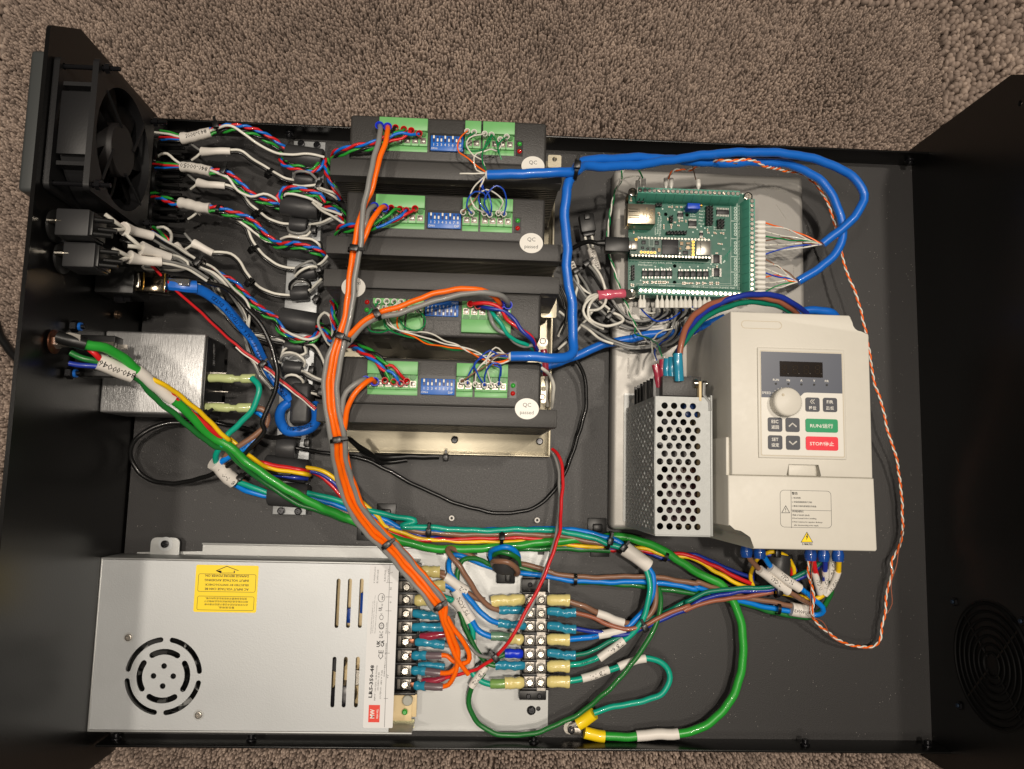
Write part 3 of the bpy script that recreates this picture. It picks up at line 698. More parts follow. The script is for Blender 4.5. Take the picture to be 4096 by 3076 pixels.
# inside: circuit board, capacitors, coil, fan
b = MB(); b.box(8.5, 21.1, -42.6, -31.9, 1.2, 1.36); ib = b.build('circuit_board', TAN, psu)
ins = mat('capacitor_sleeve', (.12,.12,.14), .3); bl = mat('blue_film_capacitor', (.08,.30,.70), .3)
for i, (x, y, r, h, m) in enumerate(((14.6,-39.7,.9,1.4,ins),(16.4,-40.8,.9,1.4,ins),(14.3,-41.6,.6,1.1,CHROME),(16.0,-38.6,.5,1.2,ins),(17.3,-39.4,.55,1.3,CHROME))):
    MB().lathe([(r, 0), (r, h), (r*.9, h+.05)], (x, y, 1.36), n=20).build('capacitor', m, psu)
for (x0, x1, y0, y1, h, m) in ((14.0,15.5,-33.5,-31.9,1.5,mat('pale_blue_insulator',(.55,.66,.76),.4)), (17.3,18.0,-35.2,-33.8,.9,bl), (16.2,16.9,-35.9,-34.9,.7,bl), (10,13,-42.2,-39,1.2,ins)):
    MB().box(x0, x1, y0, y1, 1.36, 1.36+h, .06).build('component', m, psu)
b = MB(); b.lathe([(2.7, 0), (2.7, 1.6)], (fc[0], fc[1], .8), n=32, cap=False); b.lathe([(1.2, 0), (1.2, 1.9)], (fc[0], fc[1], .8), n=24); 
b.build('fan_housing', BLK_PL, psu)
for k in range(9):
    a = 2*math.pi*k/9; q = MB(); q.box(1.2, 2.6, -.5, .5, 0, .05, M=Matrix.Translation((fc[0], fc[1], 2.1)) @ Matrix.Rotation(a, 4, 'Z') @ Matrix.Rotation(rad(35), 4, 'X')); q.build('fan_blade', BLK_PL, psu)
for (x, y) in ((328, 762), (755, 1235)):
    p = C4(x, y); MB().lathe([(.36, 0), (.36, .01)], (p[0], p[1], ZP), n=24).build('countersink', ZINC2, psu); link('screw', SCR_B, psu, (p[0], p[1], ZP-.05))
# yellow label, upside down
def lab(parent, name, v, x0, y0, x1, y1, z, m, r=.12):
    a = P(v, x0, y0, z); c = P(v, x1, y1, z); return link(name, plate_mesh(name, rrect(a[0], c[0], c[1], a[1], r), [], z+.012, .012, m), parent), a, c
def outline(parent, name, x0, x1, y0, y1, r, z, m, w=.03):
    return link(name, plate_mesh(name, rrect(x0, x1, y0, y1, r), [rrect(x0+w, x1-w, y0+w, y1-w, max(.01, r-w))], z, .006, m), parent)
L, a, c = lab(psu, 'warning_label', 'C4', 741, 318, 1105, 612, ZP, YEL)
z = ZP+.02
q1 = P('C4', 755, 372, ZP); q2 = P('C4', 1100, 488, ZP); outline(L, 'frame_line', q1[0], q2[0], q2[1], q1[1], .12, z, INK, .025)
q1 = P('C4', 748, 508, ZP); q2 = P('C4', 1090, 600, ZP); outline(L, 'frame_line', q1[0], q2[0], q2[1], q1[1], .12, z, INK, .025)
for s_, y, wd in (('AC INPUT VOLTAGE CAN BE', 468, 325), ('SELECTED BY SWITCH,CHECK', 441, 325), ('INPUT VOLTAGE AVOIDING', 414, 325), ('DAMAGE BEFORE POWER ON.', 387, 325)):
    text(s_, P('C4', 926, y, z), .2, INK, L, math.pi, wid=2.95, hgt=.155, bold=.003)
for s_, y, wd in (('警告使用者。', 580, 1.1), ('此为甲类资讯技术设备于居住环境中使', 562, 2.9), ('用时可能会造成射频扰动在此种情况下', 543, 2.95), ('使用者会被要求采取某些适当的对策。', 525, 2.8)):
    text(s_, P('C4', 922, y, z), .2, INK, L, math.pi, wid=wd, hgt=.14, res=1)
aw = [(926, 326), (1003, 355), (975, 355), (975, 370), (888, 370), (888, 355), (858, 355)]
o_ = [P('C4', x, y, z)[:2] for x, y in aw]; cx = sum(q[0] for q in o_)/7; cy = sum(q[1] for q in o_)/7
link('arrow', plate_mesh('arrow', o_, [[(cx+(q[0]-cx)*.86, cy+(q[1]-cy)*.84) for q in o_]], z, .006, INK), L)
# vertical rating label
L, a, c = lab(psu, 'rating_label', 'C4', 1800, 318, 1938, 1315, ZP, LABEL, .08)
a = P('C4', 1816, 318, ZP)
z = ZP+.022; R9 = rad(90)
def vt(s_, x, y, wd, hg, m=INKG, bold=.0, res=1): text(s_, P('C4', x, y, z), .2, m, L, R9-rad(1.5), wid=wd, hgt=hg, bold=bold, res=res)
vt('LRS-350-48', 1808, 1030, 2.15, .27, INK, .006)
vt('INPUT : 100-120V~ /6.8A 50/60Hz', 1835, 1040, 2.3, .11); vt('200-240V~ /3.4A', 1851, 1030, 1.2, .1); vt('OUTPUT : 48V ⎓ 7.3A', 1868, 1050, 1.9, .11)
vt('IS 13252(Part1):2010/', 1830, 380, 1.1, .11, INK); vt('IEC 60950-1:2005', 1847, 390, .9, .11, INK); vt('R-41179035', 1893, 385, .75, .12, INK); vt('www.bis.gov.in', 1912, 385, .9, .12, INK)
vt('DESIGNED BY MEAN WELL ENTERPRISES CO.,LTD.', 1812, 640, 2.2, .06); vt('No.28, Wuquan 3rd Rd., Wugu Dist., New Taipei City 24891, Taiwan', 1824, 620, 2.5, .06); vt('Manuals www.meanwell.com/manual.html', 1836, 640, 2.1, .06)
vt('MADE IN CHINA', 1900, 705, .75, .08, INK); vt('仅适用于海拔2000m以下地区安全使用', 1893, 900, 2.2, .09)
vt('UK', 1852, 800, .45, .25, INK, .008); vt('CA', 1876, 800, .45, .25, INK, .008); vt('EAC', 1868, 690+55, .45, .26, INK, .0); vt('CE', 1866, 868, .62, .33, INK, .0)
vt('cqc', 1878, 520, .3, .14, INK, .004); vt('UL', 1864, 588, .28, .24, INK, .006); vt('c', 1870, 618, .1, .12, INK); vt('us', 1874, 563, .14, .1, INK); vt('10', 1870, 692, .2, .16, INK)
for y, r1, r2 in ((520, .3, .27), (692, .23, .17), (640, .17, .14)):
    p = P('C4', 1870, y, z); link('ring_mark', plate_mesh('ring_mark', circ(p[0], p[1], r1*.8, 24, r1), [circ(p[0], p[1], r2*.78, 24, r2)], z, .006, INK), L)
for s_, y in (('L', 365), ('N', 465), ('⏚', 548), ('-V', 735), ('+V', 1000)):
    text(s_, P('C4', 1930-(y-365)*.035, y, z), .2, INKG, L, R9, hgt=.15)
for y in (428, 515, 600, 858, 1135):
    p = P('C4', 1900-(y-365)*.02, y, z); q = P('C4', 1940-(y-365)*.04, y, z); MB().box(p[0], q[0], p[1]-.012, p[1]+.012, z-.006, z).build('rule_line', INKG, L)
p = P('C4', 1922, 322, z); q = P('C4', 1888, 1310, z); MB().tube([p, q], .013, 4).build('rule_line', INKG, L)
p = P('C4', 1882, 465, z)
link('logo', plate_mesh('logo', rrect(*(P('C4', 1793, 1175, z)[0], P('C4', 1857, 1280, z)[0], P('C4', 1793, 1280, z)[1], P('C4', 1857, 1175, z)[1]), .02), [], z, .008, REDL), L)
z += .008
text('MW', P('C4', 1814, 1228, z), .4, WHT, L, R9, wid=.6, hgt=.3, bold=.012); text('MEAN WELL', P('C4', 1845, 1228, z), .2, WHT, L, R9, wid=.62, hgt=.12, bold=.003)
z -= .008
tri = [P('C4', 1870, 465, z)[:2], P('C4', 1897, 455, z)[:2], P('C4', 1897, 490, z)[:2]]

# terminals of the power supply
def E6(x, y, z): return P('E6', x, y, z)
tb = MB(); a = E6(385, 205, 1.9); c = E6(500, 1235, 1.9); tb.box(19.75, c[0]+.15, c[1], a[1], .9, 1.5, .03); tb = tb.build('terminal_block', BLK_PL, psu)
ys = [270, 388, 485, 595, 705, 815, 930, 1045, 1152]
for i, y in enumerate(ys):
    xx = 445 - (y-270)*.02; p = E6(xx, y, 2.0)
    MB().box(p[0]-.55, p[0]+.42, p[1]-.36, p[1]+.36, 1.5, 1.78, .03).build('contact_plate', TINM, tb)
    MB().box(p[0]-.34, p[0]+.34, p[1]-.33, p[1]+.33, 1.78, 1.84, .03).build('square_washer', WASH_SHADE, tb)
    link('screw', SCR_T, tb, (p[0], p[1], 1.84), i*.7)
for y in (215, 328, 437, 540, 650, 760, 872, 988, 1098, 1222):
    p = E6(445-(y-270)*.02, y, 2.3); MB().box(p[0]-.95, p[0]+.75, p[1]-.08, p[1]+.08, .9, 2.35, .03).build('barrier', BLK_PL, tb)
b = MB(); a = E6(330, 1235, 1.5); c = E6(515, 1412, 1.5); b.box(a[0]+.1, c[0], c[1], a[1], 1.0, 1.2, .02); bd = b.build('board_corner', TAN, psu)
p = E6(450, 1270, 1.5); MB().lathe([(.36, 0), (.36, .45), (.3, .5)], (p[0], p[1], 1.2), n=18).build('component', mat('grey_trimmer', (.62,.62,.58), .4), psu)
p = E6(428, 1362, 1.5); MB().lathe([(.2, 0), (.2, .4), (.12, .5)], (p[0], p[1], 1.2), n=14).build('pilot_lamp', LEDG, psu)
p = E6(357, 1335, 1.25); link('ring_mark', plate_mesh('ring_mark', circ(p[0], p[1], .23, 20), [circ(p[0], p[1], .17, 20)], 1.206, .006, INK), psu)
text('OVP', E6(357, 1300, 1.21), .2, INKG, psu, math.pi); text('120', E6(352, 1255, 1.21), .2, INKG, psu, math.pi)
a = E6(330, 1420, .9); c = E6(500, 1520, .9)
link('tray_end', plate_mesh('tray_end', [(a[0], a[1]), (c[0], a[1]), (c[0], c[1]+.3), (c[0]-.3, c[1]), (a[0], c[1])], [slot(a[0]+.55, a[1]-.15, c[1]+.25, .12), slot(a[0]+1.15, a[1]-.15, c[1]+.25, .12)], .9, .1, mat('yellow_chromate', (.74,.72,.56), .35, metal=.6)), psu)
# base plate below the supply and terminal strip
bp = thing('base_plate', 'large galvanised base plate under the power supply and the terminal strip', 'plate')
D = lambda x, y, z=.25: P('D1', x, y, z)[:2]
o_ = [(1.6, -31.6), (5.0, -31.6), D(-1180+0, 150), D(1190, 165), D(1192, 1395), D(1165, 1430), (1.6, -43.6)]
o_ = [(1.0,-31.5),(5.6,-31.35),(5.6,-30.72),(30.55,-30.72),(30.72,-31.0),(30.8,-43.2),(30.5,-43.6),(1.0,-43.6)]
hs = []
for x0, x1 in ((418, 468), (650, 696), (1108, 1152)):
    a = D(x0, 176); c = D(x1, 203); hs.append([(a[0], a[1]), (c[0], a[1]), (c[0], c[1]), (a[0], c[1])])
a = D(1068, 1262); hs.append(circ(a[0]-.05, a[1], .33, 18)); a = D(1100, 1250); hs.append(circ(a[0]+.12, a[1]+.0, .17, 12))
link('plate_sheet', plate_mesh('plate_sheet', o_, hs, .25, .12, ZINC2), bp)
MB().box(5.6, 30.6, -30.86, -30.72, .24, .5, .03).build('bent_edge', ZINC2, bp)
p = D(1066, 1262); link('screw', SOCK, bp, (p[0], p[1], .12))
a = P('C4', 470, 150, .6); c = P('C4', 638, 268, .6)
link('mounting_tab', plate_mesh('mounting_tab', rrect(a[0], c[0], c[1]-.6, a[1], .4), [], .75, .12, ZINC2), bp)
p = P('C4', 548, 193, .9); MB().lathe([(.5, 0), (.5, .03)], (p[0], p[1], .75), n=20).build('washer', ZINC, bp); cap_screw(bp, p, .77)

# ================================================================== cream motor drive
vfd = thing('motor_drive', 'cream coloured motor drive with keypad, display and round speed knob', 'motor drive')
ZV = 11.9
def C3(x, y, z=ZV): q = P('C3', x, y, z); return (q[0], q[1])
def arc(cx, cy, r, a0, a1, n=6): return [(cx+r*math.cos(rad(a0+(a1-a0)*k/n)), cy+r*math.sin(rad(a0+(a1-a0)*k/n))) for k in range(n+1)]
def bevel_prism(outline, z0, z1, bev, seg=3):
    b = MB(); b.poly(outline, z0, z1); es = [e for e in b.bm.edges if all(abs(v.co.z-z1) < 1e-6 for v in e.verts)]
    bmesh.ops.bevel(b.bm, geom=es, offset=bev, segments=seg, profile=.5, affect='EDGES'); return b
tl = C3(905, 72); tr = C3(1655, 85); br = C3(1808, 1125); bl_ = C3(930, 1107); n1 = C3(1668, 110); n2 = C3(1772, 208)
XL, XR, XR1 = tl[0], n2[0], n1[0]; YT = tl[1]; YM = (br[1]+bl_[1])/2; bot = C3(1820, 1590); YB = bot[1]; XR = C3(1790, 600)[0]
nr = C3(1045, 1580)[0]; nl = C3(940, 1440); ny = C3(990, 1480)[1]
# main body (dark inside edge line shows between the covers)
body = [(XL+.04, YT-.04), (XR1, YT-.04)] + arc(XR1+.75, n2[1]+.75, .75, 180, 270, 4) + [(XR-.04, n2[1]), (XR-.04, YB+.05), (nr, YB+.05)] + arc(nr-.5, ny+.0, .5, 0, 90)[0:1] + [(nr-.1, ny), (nl[0]+.1, nl[1]-.1), (XL+.04, nl[1])]
bevel_prism(body, 1.62, ZV-.5, .05, 1).build('housing', CREAM, vfd)
# upper cover with the notch for the pull tab
k0 = C3(1265, 1015); k1 = C3(1470, 1110)
up = [(XL, YM), (XL, YT), (XR1-.12, YT), (XR1, YT-.12)] + arc(XR1+.62, n2[1]+.62,   .62, 180, 270, 4) + [(XR-.1, n2[1]), (XR, n2[1]-.12), (XR, YM), (k1[0], YM), (k1[0], k0[1]-.15), (k0[0], k0[1]-.15), (k0[0], YM)]
bevel_prism(up, ZV-4.0, ZV, .07, 2).build('upper_cover', CREAM, vfd, smooth=50)
a = C3(1270, 1015, ZV-.3); c = C3(1440, 1112, ZV-.3)
MB().box(a[0], c[0], YM+.02, k0[1]-.2, ZV-.9, ZV-.25, .05).build('pull_tab', CREAM, vfd)
g = mat('cream_shadow_gap_plastic', (.815,.785,.705), .5)
MB().box(XL+.05, XR-.05, YM-.03, YM+.05, ZV-1, ZV-.12).build('joint_gap', mat('grey_joint', (.50,.48,.43), .6), vfd)
# lower cover, a little wider, with raised shoulders up both sides
lo = [(XL-.24, YM-.02), (XR+.06, YM-.02), (XR+.14, YB+.1), (XR+.05, YB), (nr, YB), (nr-.01, ny-.32), (nr-.08, ny-.14), (nr-.22, ny-.03), (nl[0]+.25, nl[1]-.26), (nl[0]-.05, nl[1]-.04), (XL-.24, nl[1]+.1)]
bevel_prism(lo, 2.0, ZV+.02, .08, 2).build('lower_cover', CREAM, vfd, smooth=50)
for xa_, xb_, yt_ in ((XL-.24, XL+.0, YM+2.3), (XR+.01, XR+.10, YM+2.0)):
    MB().box(xa_, xb_, YM-.1, yt_, 2.0, ZV-.35, .08).build('cover_shoulder', CREAM, vfd)
# base flange of heatsink behind
MB().box(XL+.1, XR-.1, YB+.6, YT-.1, 1.6, 3.0, .05).build('drive_heatsink', HSINK, vfd)
# recessed pill on top and tiny mark
a = C3(972, 128); c = C3(1230, 187); r_ = (a[1]-c[1])/2
link('name_recess', plate_mesh('name_recess', rrect(a[0], c[0], c[1], a[1], r_*.95, 6), [rrect(a[0]+.04, c[0]-.04, c[1]+.04, a[1]-.04, r_*.9, 6)], ZV+.012, .012, mat('cream_edge', (.74,.70,.62), .5)), vfd)
# keypad
kp = None
a = C3(1075, 298, ZV+.1); c = C3(1642, 1012, ZV+.1)
fr = MB(); fr.box(a[0], c[0], c[1], a[1], ZV-.02, ZV+.10, .1, 3); kp = fr.build('keypad', CREAM, vfd, smooth=50)
a2 = C3(1097, 325, ZV+.12); c2 = C3(1622, 990, ZV+.12)
link('keypad_groove', plate_mesh('keypad_groove', rrect(a2[0]-.07, c2[0]+.07, c2[1]-.07, a2[1]+.07, .1), [rrect(a2[0]-.03, c2[0]+.03, c2[1]-.03, a2[1]+.03, .08)], ZV+.106, .008, mat('cream_edge', (.74,.70,.62), .5)), kp)
link('light_film', plate_mesh('light_film', rrect(a2[0], c2[0], c2[1], a2[1], .08), [], ZV+.112, .012, CREAMF), kp)
K = lambda x, y, z=ZV+.13: P('C3', x, y, z)
kn = K(1262, 640); nb = K(1100, 615); nr_ = K(1615, 592)
nav = [(a2[0], a2[1]), (c2[0], a2[1]), (c2[0], nr_[1]), (K(1390, 585)[0], nr_[1])] + [(K(1370, 590)[0], nr_[1]-.03), (K(1350, 610)[0], nr_[1]-.22)] + [(kn[0]+.3, nr_[1]-.3), (kn[0]-.6, nb[1]), (a2[0], nb[1])]
link('dark_film', plate_mesh('dark_film', nav, [], ZV+.124, .010, NAVY), kp)
a = K(1215, 386); c = K(1489, 492)
dw = link('display_window', plate_mesh('display_window', rrect(a[0], c[0], c[1], a[1], .02), [], ZV+.136, .02, GLASS), kp)
for i, x in enumerate((1245, 1314, 1384, 1455)):
    q = K(x, 440, ZV+.14); sx = .135; sy = .25
    def seg(x0, y0, x1, y1): MB().tube([Vector((q[0]+x0+.06*y0, q[1]+y0, ZV+.142)), Vector((q[0]+x1+.06*y1, q[1]+y1, ZV+.142))], .028, 4).build('display_segment', SEG, dw)
    for yy in (-sy, 0, sy): seg(-sx+.04, yy, sx-.04, yy)
    for xx in (-sx, sx):
        seg(xx, .03, xx, sy-.03); seg(xx, -sy+.03, xx, -.03)
    MB().lathe([(.03, 0), (.03, .004)], (q[0]+sx+.1, q[1]-sy, ZV+.14), n=8).build('display_segment', SEG, dw)
for s_, x, y in (('RUN', 1192, 505), ('Hz', 1271, 507), ('A', 1353, 509), ('V', 1434, 511), ('F/R', 1514, 513)):
    text(s_, K(x, y), .2, WHT, kp, hgt=.135, bold=.002)
    p = K(x, y+25); MB().lathe([(.07, 0), (.07, .008)], (p[0], p[1], ZV+.132), n=12).build('pilot_dot', INK, kp)
text('SPEED', K(1132, 587), .2, WHT, kp, wid=.56, hgt=.15)
for (x, y, r) in ((1161, 606, 2.5), (1172, 588, 3), (1187, 573, 3), (1206, 563, 3.5), (1227, 558, 4), (1249, 558, 4.5)):
    p = K(x, y); MB().lathe([(r*.0085, 0), (r*.0085, .006)], (p[0], p[1], ZV+.132), n=10).build('scale_dot', WHT, kp)
# knob: fluted, leaning nowhere, 1.1 cm tall
kb = thing('speed_knob', 'x', 'x'); del kb['label']; del kb['category']; kb.parent = vfd
kc = P('C3', 1240, 650, ZV+.12)
bmk = MB(); n = 72; prof = [(.86, 0), (.86, .62), (.82, .72), (.74, .76)]
rings = []
for (r, h) in prof:
    rings.append([bmk.bm.verts.new((kc[0]+(r+(.025 if (i % 2) and h < .65 else 0))*math.cos(2*math.pi*i/n), kc[1]+(r+(.025 if (i % 2) and h < .65 else 0))*math.sin(2*math.pi*i/n), ZV+.13+h)) for i in range(n)])
for A_, B_ in zip(rings, rings[1:]):
    for i in range(n): bmk.bm.faces.new((A_[i], A_[(i+1) % n], B_[(i+1) % n], B_[i]))
bmk.bm.faces.new(rings[-1]); bmk.build('fluted_grip', CREAM, kb, smooth=25)
MB().lathe([(.78, 0), (.72, .03), (.02, .05)], (kc[0], kc[1], ZV+.885), n=40).build('knob_top', CREAM, kb, smooth=60)
p = P('C3', 1238, 600, ZV+.93); MB().lathe([(.09, 0), (.07, .03)], (p[0], p[1], ZV+.92), n=14).build('pointer_dimple', mat('cream_edge', (.74,.70,.62), .5), kb)
def key(x, y, wx, wy, m, nm='key'):
    a = K(x-wx/2, y-wy/2); c = K(x+wx/2, y+wy/2); me = plate_mesh(nm, rrect(a[0], c[0], c[1], a[1], .13, 5), [], ZV+.16, .03, m); return link(nm, me, kp)
zz = ZV+.165
def kt(o, s_, x, y, h=.2, w=None): text(s_, K(x, y, zz), .2, WHT, o, hgt=h, wid=w, bold=.002)
o = key(1423, 662, 91, 92, KEYD); kt(o, '移位', 1424, 683, None, .46)
for dx in (-7, 7):
    q = [K(1429+dx, 629, zz), K(1416+dx, 642, zz), K(1429+dx, 656, zz)]; MB().tube(q, .025, 4).build('chevron', WHT, o)
o = key(1534, 664, 91, 92, KEYD); kt(o, 'F/R', 1534, 645, .2, .4); kt(o, '正/反', 1534, 684, None, .5)
o = key(1186, 788, 92, 92, KEYD); kt(o, 'ESC', 1186, 769, .2, .42); kt(o, '返回', 1187, 804, None, .46)
o = key(1187, 901, 92, 92, KEYD); kt(o, 'SET', 1187, 882, .2, .4); kt(o, '设定', 1188, 917, None, .48)
o = key(1297, 790, 90, 92, KEYD); q = [K(1274, 801, zz), K(1297, 780, zz), K(1322, 802, zz)]; MB().tube(q, .045, 4).build('chevron', WHT, o)
o = key(1300, 903, 90, 92, KEYD); q = [K(1276, 893, zz), K(1299, 914, zz), K(1324, 894, zz)]; MB().tube(q, .045, 4).build('chevron', WHT, o)
o = key(1481, 795, 206, 90, KEYG); kt(o, 'RUN/运行', 1481, 796, .27, 1.42)
o = key(1483, 908, 206, 92, KEYR); kt(o, 'STOP/停止', 1483, 909, .27, 1.5)
# warning print
z2 = ZV+.03
W = lambda x, y: P('C3', x, y, z2)
a = W(1217, 1201); c = W(1546, 1444)
link('print_frame', plate_mesh('print_frame', rrect(a[0], c[0], c[1], a[1], .25), [rrect(a[0]+.022, c[0]-.022, c[1]+.022, a[1]-.022, .23)], z2, .006, INKG), vfd)
for (x0, y0, x1, y1) in ((1286, 1202, 1289, 1442), (1287, 1327, 1545, 1329)): 
    p = W(x0, y0); q = W(x1, y1); MB().box(p[0], max(q[0], p[0]+.022), min(q[1], p[1]-.022), p[1], z2-.006, z2).build('print_rule', INKG, vfd)
def triangle(cx, cy, w_, h_, thick, m, parent):
    A_ = [W(cx, cy-h_/2)[:2], W(cx+w_/2, cy+h_/2)[:2], W(cx-w_/2, cy+h_/2)[:2]]; gx = sum(q[0] for q in A_)/3; gy = sum(q[1] for q in A_)/3
    hole = [[(gx+(q[0]-gx)*thick, gy+(q[1]-gy)*thick) for q in A_]] if thick else []
    return link('triangle', plate_mesh('triangle', A_, hole, z2, .006, m), parent)
triangle(1254, 1323, 56, 50, .78, INKG, vfd); text('!', W(1254, 1328), .3, INKG, vfd, hgt=.22, wid=.05)
for s_, x, y, wd, hg, m in (('警告', 1293, 1223, .36, None, INK), ('1. 电击危险.', 1293, 1251, .56, None, INKG), ('2. 安装前请阅读用户手册.', 1293, 1277, 1.25, None, INKG), ('3. 断电5分钟内请不要打开此盖.', 1293, 1303, 1.52, None, INKG),
    ('WARNING', 1294, 1336, .70, .14, INKG), ('1.Risk of electric shock.', 1295, 1359, 1.08, .11, INKG), ('2.Read manual before installing.', 1295, 1381, 1.50, .11, INKG), ('3.Wait 5 minutes for capacitor discharge', 1295, 1404, 1.86, .11, INKG), ('after disconnecting power supply.', 1307, 1425, 1.52, .11, INKG)):
    text(s_, W(x, y), .2, m, vfd, align='LEFT', wid=wd, hgt=hg, bold=.002, res=1)
T = triangle(1388, 1500, 78, 68, 0, INK, vfd); z2 += .006; triangle(1388, 1501.5, 66, 57, 0, YEL, T)
lb = [(1392,1478),(1380,1502),(1388,1500),(1383,1522),(1398,1494),(1390,1496),(1397,1478)]
z2 += .006; link('bolt_mark', plate_mesh('bolt_mark', [W(*q)[:2] for q in lb], [], z2, .006, INK), T)
text('5 MINUTES', W(1391, 1545), .2, INK, vfd, wid=.62, hgt=.11, bold=.003)

# ================================================================== perforated power supply standing on end
mp = thing('small_power_supply', 'upright perforated metal power supply with round holes beside the cream drive', 'power supply')
ZM = 10.9
x0, x1, y0, y1 = 36.08, 39.52, -28.75, -20.28
def H(x, y): return P('C3', x, y, ZM)
rowsy = [670, 722, 772, 823, 872, 923, 974, 1024, 1074, 1125, 1176, 1227, 1279, 1330, 1381, 1433]
rows = []; yc = [H(570, y)[1] for y in rowsy]
for j, y in enumerate(rowsy):
    xs = [488, 548, 607, 667] if j % 2 == 0 else [459, 519, 578, 637, 695]
    hi = y1 if j == 0 else (yc[j-1]+yc[j])/2; lo_ = y0 if j == 15 else (yc[j]+yc[j+1])/2
    rows.append((lo_, hi, [circ(H(x, y)[0], yc[j], .205, 14) for x in xs]))
link('front_sheet', perforated('front_sheet', x0, x1, rows, ZM, .1, PERF), mp)
# side sheet (facing left): y by z
rows = []; z = ZM-.06; k = 0
while z > 1.5:
    zl = z-.5; yy = y1-.36-(.26 if k % 2 else 0); hs = []
    while yy > y0+.25: hs.append(circ(yy, z-.25, .19, 10)); yy -= .515
    rows.append((zl, z, hs)); z = zl; k += 1
rows.append((.95, z, []))
me = perforated('side_sheet', y0, y1, rows, 0, .1, PERF); me.transform(Matrix(((0,0,1,(x0+.05)*S),(1,0,0,0),(0,1,0,0),(0,0,0,1)))); link('side_sheet', me, mp)
MB().box(x0, x1, y0-.1, y0, .95, ZM, .03).build('end_sheet', PERF, mp)
MB().box(x0, x1+.1, y1-.08, y1, .95, ZM-1.6, .02).build('end_sheet', PERF, mp)
MB().box(x0+.1, x1, y0, y1, .97, 1.05).build('inner_floor', mat('dull_sheet', (.35,.34,.33), .6), mp)
MB().box(x0+.1, x1-.1, y0+.08, y0+.12, 1.1, ZM-.12).build('added_dark_film', BLK_PL, mp); MB().box(x0+.1, x0+.6, y0+.2, y1-.3, 1.1, 1.6).build('added_dark_film', BLK_PL, mp)  # black liner sheets added to darken the inside seen through the holes
# open back chassis, circuit board and components seen through the holes
MB().box(x1+.02, x1+.14, y0-.05, y1+.15, .95, ZM+.02, .02).build('back_sheet', PERF, mp)
MB().box(x1-.55, x1-.40, y0+.1, y1-.02, 1.2, ZM-.2).build('circuit_board', TAN, mp)
bp_ = mat('brown_capacitor', (.36,.20,.16), .35); dkr = mat('dark_red_transformer_tape', (.20,.08,.10), .5); dbl = mat('deep_blue_capacitor', (.06,.20,.42), .35)
for (ya, yb, za, zb, d, m) in ((-20.6,-21.5,8.6,10.2,.9,dbl), (-21.9,-22.9,8.2,9.6,2.0,ins), (-23.2,-24.4,8.0,9.6,2.2,mat('dull_sheet', (.35,.34,.33), .6)), (-25.0,-28.2,6.4,9.9,2.0,dkr), (-24.4,-25.3,8.8,10.0,1.5,mat('brown_film_part',(.26,.15,.10),.4)), (-21.2,-24.0,4.5,7.6,2.3,ins), (-24.5,-28.0,2.0,5.6,2.3,dkr), (-22,-24,1.6,4.0,2.2,CHROME)):
    MB().box(x1-.55-d, x1-.56, yb, ya, za, zb, .12).build('component', m, mp)
# terminal block at the top edge
a = P('C3', 375, 585, 8.0)
tbm = MB(); tbm.box(36.6, 39.05, -20.2, -18.95, 9.1, 10.55, .04); tb2 = tbm.build('terminal_block', DRV_PL, mp)
MB().box(36.25, 37.35, -20.2, -19.0, 6.5, 9.1, .03).build('terminal_body', BLK_PL, tb2)
for k in range(7): MB().box(36.22, 37.9, -20.22, -18.9, 3.6+1.0*k, 3.72+1.0*k).build('barrier', BLK_TIE, tb2)
a = P('C3', 710, 515, 10.9); c = P('C3', 745, 640, 10.9)
MB().box(a[0]-.05, a[0]+.1, c[1], a[1], 9.6, 10.95, .02).build('board_tongue', TAN, mp)
b = MB(); b.tube([P('C3', 738, 525, 10.9), P('C3', 735, 600, 10.9), P('C3', 772, 645, 10.9), P('C3', 775, 700, 10.9)], .1, 6); b.build('bracket_arm', ZINC2, mp)
MB().lathe([(.3, 0), (.3, .2), (.16, .25)], (a[0]-.1, (a[1]+c[1])/2+.5, 10.6), (-1,0,0), 14).build('screw', CHROME, mp)
MB().lathe([(.22, 0), (.22, .2)], (a[0]+.3, (a[1]+c[1])/2+.5, 10.6), (1,0,0), 14).build('screw', CHROME, mp)
a = P('C3', 232, 590, 1.75); c = P('C3', 380, 690, 1.75)
link('mounting_foot', plate_mesh('mounting_foot', rrect(a[0], c[0]+2, c[1]-8.2, a[1], .1), [circ(P('C3',288,637,1.75)[0], P('C3',288,637,1.75)[1], .19, 14)], 1.75, .12, ZINC2), mp)

# ================================================================== circuit board with its smaller controller board
brd = thing('breakout_board', 'green breakout circuit board edged with sea green screw terminals', 'circuit board')
ZB = 3.0
def B(x, y, z=ZB): return P('E1', x, y, z)
a = B(300, 240); c = B(1875, 1635)
bx0, bx1, by0, by1 = a[0], B(1870, 800)[0], c[1], a[1]
hl = [circ(B(x, y)[0], B(x, y)[1], .14, 14) for x, y in ((767, 560), (1037, 567), (881, 1213), (880, 1420))]
link('board', plate_mesh('board', rrect(bx0, bx1, by0, by1, .1), hl, ZB, .16, PCB), brd)
for (x, y) in ((348, 282), (1806, 337), (342, 1555), (1850, 1600)):
    p = B(x, y, 3.1); MB().lathe([(.25, 0), (.25, 1.25)], (p[0], p[1], 1.6), n=6).build('standoff', mat('brass_standoff', (.62,.52,.32), .3, metal=.9), brd)
    link('screw', cross_screw('screw', .33, .16, CHROME), brd, (p[0], p[1], ZB+.02))
pin = MB(); pin.lathe([(.125, .0), (.125, .02)], n=12); pin.box(-.1, .1, -.02, .02, .01, .05, M=Matrix.Rotation(.7, 4, 'Z')); PCBSCR = pin.mesh('terminal_screw', CHROME)
HOLE = MB().lathe([(.165, 0), (.165, .006)], n=14).mesh('screw_well', mat('dark_well', (.10,.22,.19), .5))
